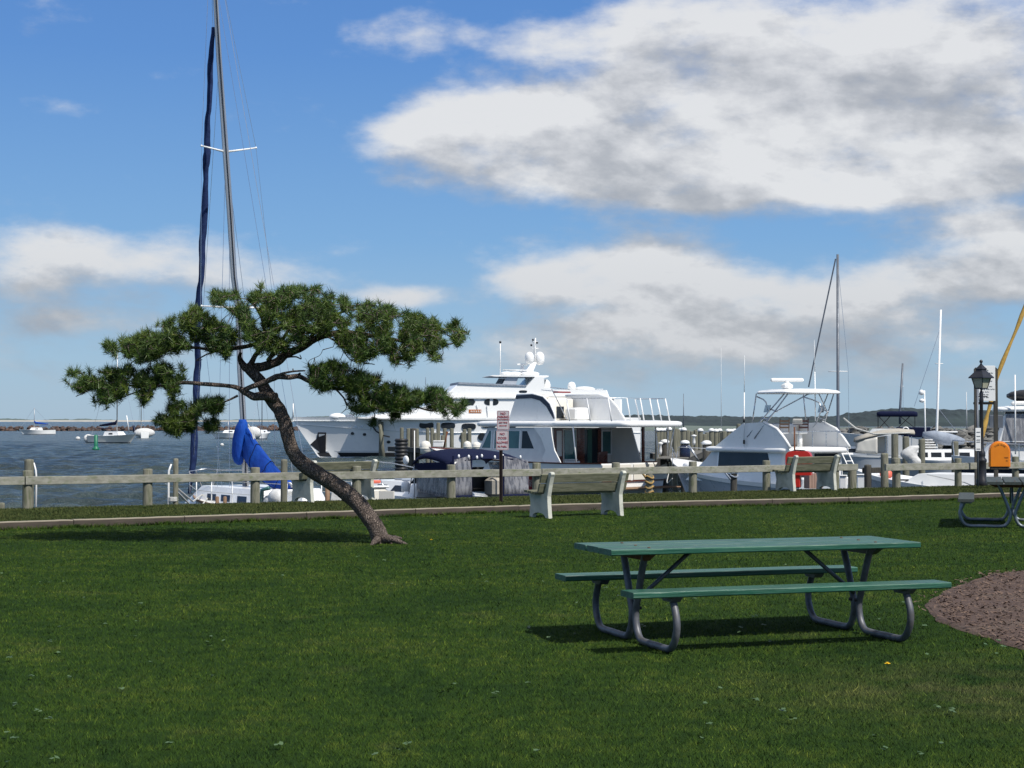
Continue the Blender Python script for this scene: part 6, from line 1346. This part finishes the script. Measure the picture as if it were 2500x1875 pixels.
m_ = MB(); frustum(m_, (.2, 5.7), (.2, 5.35), 1.3, 1.12, 2.25, 3.3, .08); m_.build('pilothouse', M['offwhite'], B)
yf = lambda z: 1.3-.18*(z-2.25)/1.05
for a, b in ((2.0, 3.1), (3.22, 4.3), (4.45, 5.5)): spanel(B, 'side_window', M['vinyl'], [(a, 2.4), (b, 2.4), (b-.15, 3.2), (a, 3.2)], yf)
for a in (3.1, 4.32): spanel(B, 'window_frame', M['black'], [(a, 2.3), (a+.12, 2.3), (a+.12, 3.3), (a, 3.3)], yf, 1, .02, .02)
spanel(B, 'window_frame', M['black'], [(.3, 2.28), (5.65, 2.28), (5.6, 2.36), (.3, 2.38)], yf, 1, .02, .03); spanel(B, 'window_frame', M['black'], [(.3, 3.22), (5.4, 3.22), (5.37, 3.29), (.3, 3.29)], yf, 1, .02, .03)
m_ = MB(); slab(m_, .0, 5.75, 1.35, 1.25, 3.42, .14, .3, .05); m_.build('roof', M['white'], B)
m_ = MB(); m_.bbox((4.2, .3, 3.55), (2.0, 1.2, .12), .05); m_.build('roof_raft', M['white'], B); m_ = MB(); m_.ball((4.6, .2, 3.78), (.75, .6, .2), 12, 7); m_.build('folded_bimini', M['black'], B)
m_ = MB(); m_.tube([(5.1, 1.35, 2.0), (5.1, 1.35, 4.4)], .025, 6); m_.build('whip_antenna', M['white'], B)
tubes(B, 'bow_rail', M['steel'], [[(6.9, .1, 1.9), (6.95, 0, 2.4), (6.2, 1.0, 2.35), (5, 1.5, 2.3), (3, 1.6, 2.3)]], .02, 5)
for x, y in ((6.2, 1.0), (5, 1.5), (4, 1.55)): tubes(B, 'rail_stanchion', M['steel'], [[(x, y, 1.7), (x, y, 2.33)]], .015, 5)
a, b, c_ = W(2393, 1078, 46), W(2440, 905, 46), W(2512, 715, 46); t = empty('furled_sail', a, 0, 'tan yellow furled sail slanting up out of the right edge behind the lamp post', 'sail'); m_ = MB(); m_.smooth = True
P_ = cr([Vector((0, 0, 0)), (b-a)*.5, b-a, (c_-a)*.8, c_-a, (c_-a)*1.25], 5); m_.tube(P_, [.05+.012*math.sin(i*1.3) if i > 3 else .07 for i in range(len(P_))], 9); m_.build('sail_roll', M['yellow'], t)
# foreground white boat on the right
B = boat_root('white_workboat', 2640, 42.2, 146, 'low white boat with a grey hull and pink fender just beyond the right fence', 'boat', GB)
H = mk_hull(6.0, 2.5, 1.72, 1.2, 1.3, d=.4, tr=.92, rake=.7, full=2.6); 
for o in (hull_mesh(H, B, M['grey_hull']), deck_mesh(H, B, M['offwhite'], .0), band(H, B, M['white'], -.08, .04, 'gunwale', .04, True)): o.location.x = 0
m_ = MB(); frustum(m_, (.2, 4.6), (.2, 3.9), .95, .8, 1.25, 1.66, .08); m_.build('cabin_trunk', M['offwhite'], B)
m_ = MB(); m_.smooth = True; m_.tube([(4.75, .5, 1.62), (5.0, .35, 1.64)], [.1, .1], 10); m_.build('pink_fender', M['coral'], B); m_ = MB(); m_.bbox((4.3, .85, 1.5), (.4, .06, .04), .01); m_.build('cleat', M['black'], B)
tubes(B, 'bow_line', M['rope'], [[(5.9, .05, 1.7), (5.6, .9, 1.2), (5.4, 1.7, .9)]], .018, 5); tubes(B, 'spring_line', M['rope'], [[(3.6, .9, 1.65), (2.4, 1.6, 1.5), (1.4, 2.0, 1.2)]], .012, 5)

# ------------------------------------------------------------------ signs, lamp, boxes
p = G(1223.5, 1226, SZ); t = empty('parking_sign', p, R(-14), 'brown metal post with two stacked white and red rule signs', 'sign')
m_ = MB(); m_.box((0, 0, .4), (.055, .02, 1.2)); m_.box((-.022, -.015, .4), (.012, .03, 1.2)); m_.box((.022, -.015, .4), (.012, .03, 1.2)); m_.build('post', M['signpost'], t)
k_ = 31.2/F
def sign_plate(cx_, y0, y1, w, nm):
    z0, z1 = W(1223, y1, p.y).z-SZ, W(1223, y0, p.y).z-SZ; h = z1-z0; e_ = empty(nm, (cx_, -.03, (z0+z1)/2)); e_.parent = t
    m_ = MB(); r_ = .02; out = []
    for (a, b, s0) in ((w/2-r_, h/2-r_, 0), (-w/2+r_, h/2-r_, 90), (-w/2+r_, -h/2+r_, 180), (w/2-r_, -h/2+r_, 270)):
        for q in range(4): an = R(s0+30*q); out.append((a+r_*math.cos(an), b+r_*math.sin(an)))
    m_.prism(out, .006, (0, 0, 0), (1, 0, 0), (0, 0, 1)); m_.build('plate', M['signwhite'], e_)
    m_ = MB(); ins = [(x*.90, y*.94) for x, y in out]; n = len(out); o1 = [(x*.94, y*.965) for x, y in out]
    m_.loft([[(x, -.0045, y) for x, y in o1], [(x, -.0045, y) for x, y in ins], [(x, -.0035, y) for x, y in ins], [(x, -.0035, y) for x, y in o1], [(x, -.0045, y) for x, y in o1]], False); m_.build('border', M['signred'], e_)
    return e_, h
e1, h1 = sign_plate(.045, 1002.5, 1049.5, .235, 'upper_plate'); e2, h2 = sign_plate(.03, 1051, 1099, .235, 'lower_plate')
rot = (math.pi/2, 0, 0)
for s, z, sz, sx in (('NO', .12, .062, 1), ('PARKING', .06, .055, .88), ('OR STANDING', .012, .032, .95), ('ANY TIME', -.045, .038, .95)): text(s, sz, e1, M['signred'], (0, -.006, z), rot, sx=sx)
m_ = MB(); m_.box((0, -.005, -.10), (.11, .003, .012)); m_.prism([(-.075, -.10), (-.05, -.085), (-.05, -.115)], .003, (0, -.005, 0), (1, 0, 0), (0, 0, 1)); m_.prism([(.075, -.10), (.05, -.085), (.05, -.115)], .003, (0, -.005, 0), (1, 0, 0), (0, 0, 1)); m_.build('arrow', M['signred'], e1)
for s, z, sz, sx in (('NO', .115, .06, 1), ('DOGS', .04, .062, .95), ('ALLOWED', -.04, .055, .85), ('IN PARK', -.115, .052, .9)): text(s, sz, e2, M['signred'], (0, -.006, z), rot, sx=sx)
# lamp post
p = G(2397, 1187, SZ); k = p.y/F; t = empty('lamp_post', p, 0, 'black cast iron lamp post with a four sided lantern', 'street lamp')
hz = lambda py: W(2397, py, p.y).z-SZ
m_ = MB(); m_.lathe([(.13, -.1), (.13, hz(1172)), (.105, hz(1168)), (.10, hz(1130)), (.115, hz(1126)), (.115, hz(1122)), (.075, hz(1117)), (.085, hz(1112)), (.082, hz(1104)), (.055, hz(1099)), (.047, hz(1080)), (.038, hz(985)), (.05, hz(982)), (.05, hz(974)), (.04, hz(970)), (.05, hz(962)), (.03, hz(956)), (.012, hz(950))], n=20); m_.build('column', M['iron'], t)
m_ = MB(); m_.tube([(-.12, 0, hz(968)), (.14, 0, hz(968))], .013, 6); m_.build('ladder_bar', M['iron'], t)
L_e = empty('lantern', (0.0, 0, 0), R(38)); L_e.parent = t
def sq(w, z): return [(-w, -w, z), (w, -w, z), (w, w, z), (-w, w, z)]
zb, ztp = hz(947), hz(923)
m_ = MB(); m_.loft([sq(.095, zb), sq(.145, ztp)], True); m_.build('glass_pane', M['lampglass'], L_e)
m_ = MB()
for a, b in ((-1, -1), (1, -1), (1, 1), (-1, 1)): m_.tube([(a*.098, b*.098, zb), (a*.15, b*.15, ztp)], .011, 5)
m_.loft([sq(.105, zb-.025), sq(.105, zb)], True); m_.build('lantern_frame', M['iron'], L_e)
m_ = MB(); m_.loft([sq(.205, ztp-.005), sq(.20, ztp+.02), sq(.085, hz(905)), sq(.08, hz(903)), sq(.095, hz(901)), sq(.04, hz(893)), sq(.02, hz(890))], True); m_.lathe([(.02, hz(892)), (.03, hz(889)), (.015, hz(887)), (.04, hz(884)), (.035, hz(880.5)), (.008, hz(878))], n=12); m_.build('lantern_roof', M['iron'], L_e)
m_ = MB(); m_.tube([(0, 0, hz(956)), (0, 0, zb)], .018, 6); m_.tube([(.0, 0, hz(952)), (.1, .0, hz(947)), (.14, 0, hz(951))], .007, 5); m_.tube([(.0, 0, hz(952)), (-.1, .0, hz(947)), (-.14, 0, hz(951))], .007, 5); m_.build('lantern_bracket', M['iron'], L_e)
# two-post notice board
p = W(2406, 1000, 41.5); t = empty('notice_board', (p.x, p.y, 0), R(-4), 'tall white notice board between two square timber posts behind the lamp', 'sign')
hz = lambda py: W(2406, py, 41.5).z
for px, w in ((2383.5, .075), (2431, .09)): m_ = MB(); x = (px-2406)*41.5/F; m_.prism([(-w/2, -.6), (w/2, -.6), (w/2, hz(901)), (0, hz(897)), (-w/2, hz(901))], .09, (x, .03, 0), (1, 0, 0), (0, 0, 1)); m_.build('board_post', M['pile_dark'], t)
m_ = MB(); m_.bbox((0, .03, hz(984.5)), (.56, .07, .06), .01); m_.build('cross_beam', M['pile_dark'], t)
m_ = MB(); x0, x1 = (2391-2406)*41.5/F, (2427-2406)*41.5/F; m_.bbox(((x0+x1)/2, -.03, (hz(893)+hz(979))/2), (x1-x0+.04, .025, hz(893)-hz(979)), .004); bd = m_.build('board', M['white'], t)
m_ = MB(); random.seed(21)
for q in range(11):
    z = hz(904+q*6.6); nw = random.randint(2, 3); xx = x0+.05
    for w_ in range(nw):
        L_ = random.uniform(.05, .1); pts = [(xx+L_*s/6, -.047, z+.012*math.sin(s*1.9+w_)) for s in range(7)]; m_.tube(pts, .004, 4); xx += L_+.025
m_.build('script_lines', M['signblk'], bd)
# tide gauge sign on a pole
p = W(2387.5, 1000, 38.8); t = empty('gauge_sign', (p.x, p.y, 0), 0, 'narrow white sign with black bars on a grey pole left of the lamp post', 'sign'); hz = lambda py: W(2387, py, 38.8).z
m_ = MB(); m_.tube([(0, .03, -.2), (0, .03, hz(950))], .022, 8); m_.build('pole', M['dark_alu'], t); m_ = MB(); m_.bbox((0, 0, (hz(1045)+hz(1101))/2), (.12, .015, hz(1045)-hz(1101)), .003); m_.build('plate', M['white'], t)
m_ = MB()
for py in (1055, 1065, 1074, 1079, 1096): m_.box((.005, -.012, hz(py)), (.085, .004, .012))
m_.build('gauge_mark', M['signblk'], t)
p = W(2437, 1000, 43); m_ = MB(); m_.bbox((0, 0, 0), (.34, .03, .32), .01); tag(m_.build('back_of_sign', M['dark_alu'], None, (p.x-.05, p.y, ztop(1029, 43))), 'plain grey back of a square sign behind the right board post', 'sign')
# orange life ring cabinet
p = W(2440, 1000, 37.6); t = empty('life_ring_cabinet', (p.x, p.y, ztop(1140, 37.6)), R(-9), 'bright orange arched life ring cabinet standing on the fence rail', 'cabinet'); k = 37.6/F; h = 63*k; w = 50*k
def arch(w, h, n=12, c=.0): return [(-w/2, c), (w/2, c), (w/2, h-w/2)]+[(w/2*math.cos(a), h-w/2+w/2*math.sin(a)) for a in [R(180*k/n) for k in range(1, n)]]+[(-w/2, h-w/2)]
m_ = MB(); m_.smooth = False
rings = [[(x*s, y, z*s2+o_) for x, z in arch(w, h)] for y, s, s2, o_ in ((.16, .98, .99, 0), (.15, 1, 1, 0), (-.02, 1, 1, 0), (-.03, .985, .992, .002))]
m_.loft(rings, True); m_.build('cabinet_body', M['orange'], t)
m_ = MB(); rings = [[(x*s, y, z*s2+.012) for x, z in arch(w*.93, h*.95)] for y, s, s2 in ((-.03, 1, 1), (-.055, .97, .985), (-.06, .93, .965))]; m_.loft(rings, True); d_ = m_.build('door', M['orange'], t)
for i, ch in enumerate('LIFE RING'):
    a = R(128-i*9.5); rr_ = w*.36
    if ch != ' ': text(ch, .045, d_, M['rust'], (rr_*math.cos(a), -.063, h-w/2-.02+rr_*math.sin(a)), (math.pi/2, 0, 0), name='letter').rotation_euler = (math.pi/2, -(a-math.pi/2), 0)
text('PUSH', .035, d_, M['rust'], (w*.30, -.063, h*.36), rot, name='lettering'); text('IN', .035, d_, M['rust'], (w*.32, -.063, h*.24), rot, name='lettering')
m_ = MB(); m_.bbox((0, .05, -.03), (w*.9, .18, .06), .01); m_.build('mounting_board', M['pile_dark'], t)
# red cabinet behind the bench
p = W(1950, 1000, 38.3); t = empty('red_cabinet', (p.x, p.y, SZ), R(-16), 'bright red rounded box with a purple mark standing behind the right bench', 'cabinet'); k = 38.3/F; w = 72*k; H0 = ztop(1101, 38.3)-SZ
def rbox(w, z0, z1, r_): return [(-w/2, z0), (w/2, z0)]+[(w/2-r_+r_*math.cos(a), z1-r_+r_*math.sin(a)) for a in [R(q*15) for q in range(7)]]+[(-w/2+r_+r_*math.cos(a), z1-r_+r_*math.sin(a)) for a in [R(90+q*15) for q in range(7)]]
m_ = MB(); rings = [[(x*s, y, z) for x, z in rbox(w*.86, .28, H0, .13)] for y, s in ((.18, .96), (.16, 1), (-.16, 1), (-.18, .97))]; m_.loft(rings, True); m_.build('cabinet_body', M['red'], t)
m_ = MB(); m_.tube([(-w*.36, -.1, .3), (-w*.36, -.1, H0-.12), (-w*.3, -.1, H0-.03), (-.05, -.1, H0+.02), (w*.2, -.1, H0+.01), (w*.3, -.1, H0-.04)], .016, 6); m_.build('edge_strap', M['black'], t)
m_ = MB(); m_.bbox((-w*.2, 0, .15), (.34, .3, .3), .02); m_.build('pedestal', M['red'], t)
text('M', .17, t, M['purple'], (.03, -.185, H0-.23), rot, name='emblem', ext=.004)
m_ = MB(); m_.tube([(-.13, .3, -.2), (-.13, .3, ztop(1042, 38.3)-SZ)], .018, 8); m_.build('pole', M['rust'], t); m_ = MB(); m_.bbox((-.06, .3, ztop(1030, 38.3)-SZ), (.2, .03, .14), .005)
for q in range(3): m_.box((-.06, .28, ztop(1026+4*q, 38.3)-SZ), (.22, .02, .012))
m_.build('slatted_plate', M['wallbeige'], t)
p = W(1984, 1000, 39.2); t = empty('plank_locker', (p.x, p.y, SZ), R(20), 'pinkish plank locker below the seat of the bench with the red box', 'locker'); m_ = MB()
for q in range(5): m_.box((-.13+.07*q, 0, .12), (.062, .25, .34))
M['pinkwood'] = mat('pinkish_cedar', (.36, .24, .19), (.27, .18, .145), .8, scale=6, stretch=(1, 1, .3)); m_.build('planks', M['pinkwood'], t)
for px, D, y0, y1, w, lab in ((2058, 41, 1204, 1162, .17, 'white dock pedestal right of the bench with the red box'), (2102, 42, 1204, 1160, .2, 'white ribbed dock step beside the low dark rail')):
    p = W(px, 1000, D); z0, z1 = ztop(y0, D)-.3, ztop(y1, D); t = empty('dock_pedestal', (p.x, p.y, z0), R(-15), lab, 'dock pedestal'); m_ = MB(); m_.bbox((0, 0, (z1-z0)/2), (w, .2, z1-z0), .02); m_.build('pedestal_body', M['white'], t)
    m_ = MB(); m_.bbox((0, -.01, z1-z0+.01), (w*1.08, .23, .03), .01); m_.build('pedestal_cap', M['offwhite'], t)
# red extinguisher box by the left fence post of the nearest bench
p = line_pt(1296)+Vector((0, .35, 0)); t = empty('extinguisher_box', p, 0, 'narrow deep red fire extinguisher box under the rail left of the nearest bench', 'box'); m_ = MB(); m_.bbox((0, 0, .25), (.085, .12, .34), .01); b_ = m_.build('box_body', M['redp'], t)
text('FIRE', .075, b_, M['signwhite'], (0, -.064, .26), (math.pi/2, -math.pi/2, 0), sx=1); m_ = MB(); m_.tube([(0, .02, -.3), (0, .02, .1)], .02, 6); m_.build('stake', M['rust'], t)
# white cart and chair clutter behind the trunk
p = W(918, 1000, 35.5); t = empty('dock_cart', (p.x, p.y, -.55), R(20), 'cream plastic dock cart heaped with line right of the pine trunk', 'cart'); m_ = MB(); m_.bbox((0, 0, .52), (.46, .3, .5), .05); m_.build('cart_bin', M['cream'], t); m_ = MB(); m_.bbox((.0, 0, .80), (.5, .33, .04), .015); m_.build('rim', M['white'], t)
m_ = MB(); m_.bbox((-.05, 0, .9), (.3, .1, .07), .02); m_.build('orange_roll', M['coral'], t)
for s in (-1, 1): m_ = MB(); m_.lathe([(.14, -.02), (.14, .02)], n=14); o = m_.build('wheel', M['black'], t, (0, s*.19, .2)); o.rotation_euler = (math.pi/2, 0, 0)
p = W(953, 1000, 35); t = empty('resin_chair', (p.x, p.y, -.62), R(160), 'white resin chair behind the fence, right of the dock cart', 'chair')
m_ = MB(); m_.bbox((0, 0, .42), (.36, .36, .035), .015); m_.build('seat', M['cream'], t)
for a, b in ((-1, -1), (1, -1), (-1, 1), (1, 1)): m_ = MB(); m_.tube([(a*.16, b*.16, 0), (a*.15, b*.15, .42)], .022, 6); m_.build('leg', M['cream'], t)
m_ = MB(); m_.bbox((0, .17, .62), (.34, .03, .38), .015); m_.build('backrest', M['cream'], t)
for s in (-1, 1): m_ = MB(); m_.tube([(s*.18, -.15, .42), (s*.18, -.15, .6), (s*.18, .17, .62)], .018, 6); m_.build('armrest', M['cream'], t)
for px, w_, lab in ((800, .07, 'pale timber post stub between the pine trunk and the left bench'), (822, .14, 'white folded awning between the left bench and the pine trunk')):
    p = W(px, 1000, 34); z0 = -.6; z1 = ztop(1188, 34); m_ = MB()
    if w_ < .1:
        m_.lathe([(.05, 0), (.048, z1-z0), (.02, z1-z0+.01)], n=10); tag(m_.build('post_stub', M['teak'], None, (p.x, p.y, z0)), lab, 'post')
    else: m_.loft([[(-.2, -.1, 0), (.2, -.1, 0), (.2, .1, 0), (-.2, .1, 0)], [(-.07, -.04, z1-z0), (.05, -.04, z1-z0), (.05, .04, z1-z0), (-.07, .04, z1-z0)]], True); tag(m_.build('folded_awning', M['tarwhite'], None, (p.x, p.y, z0)), lab, 'awning')
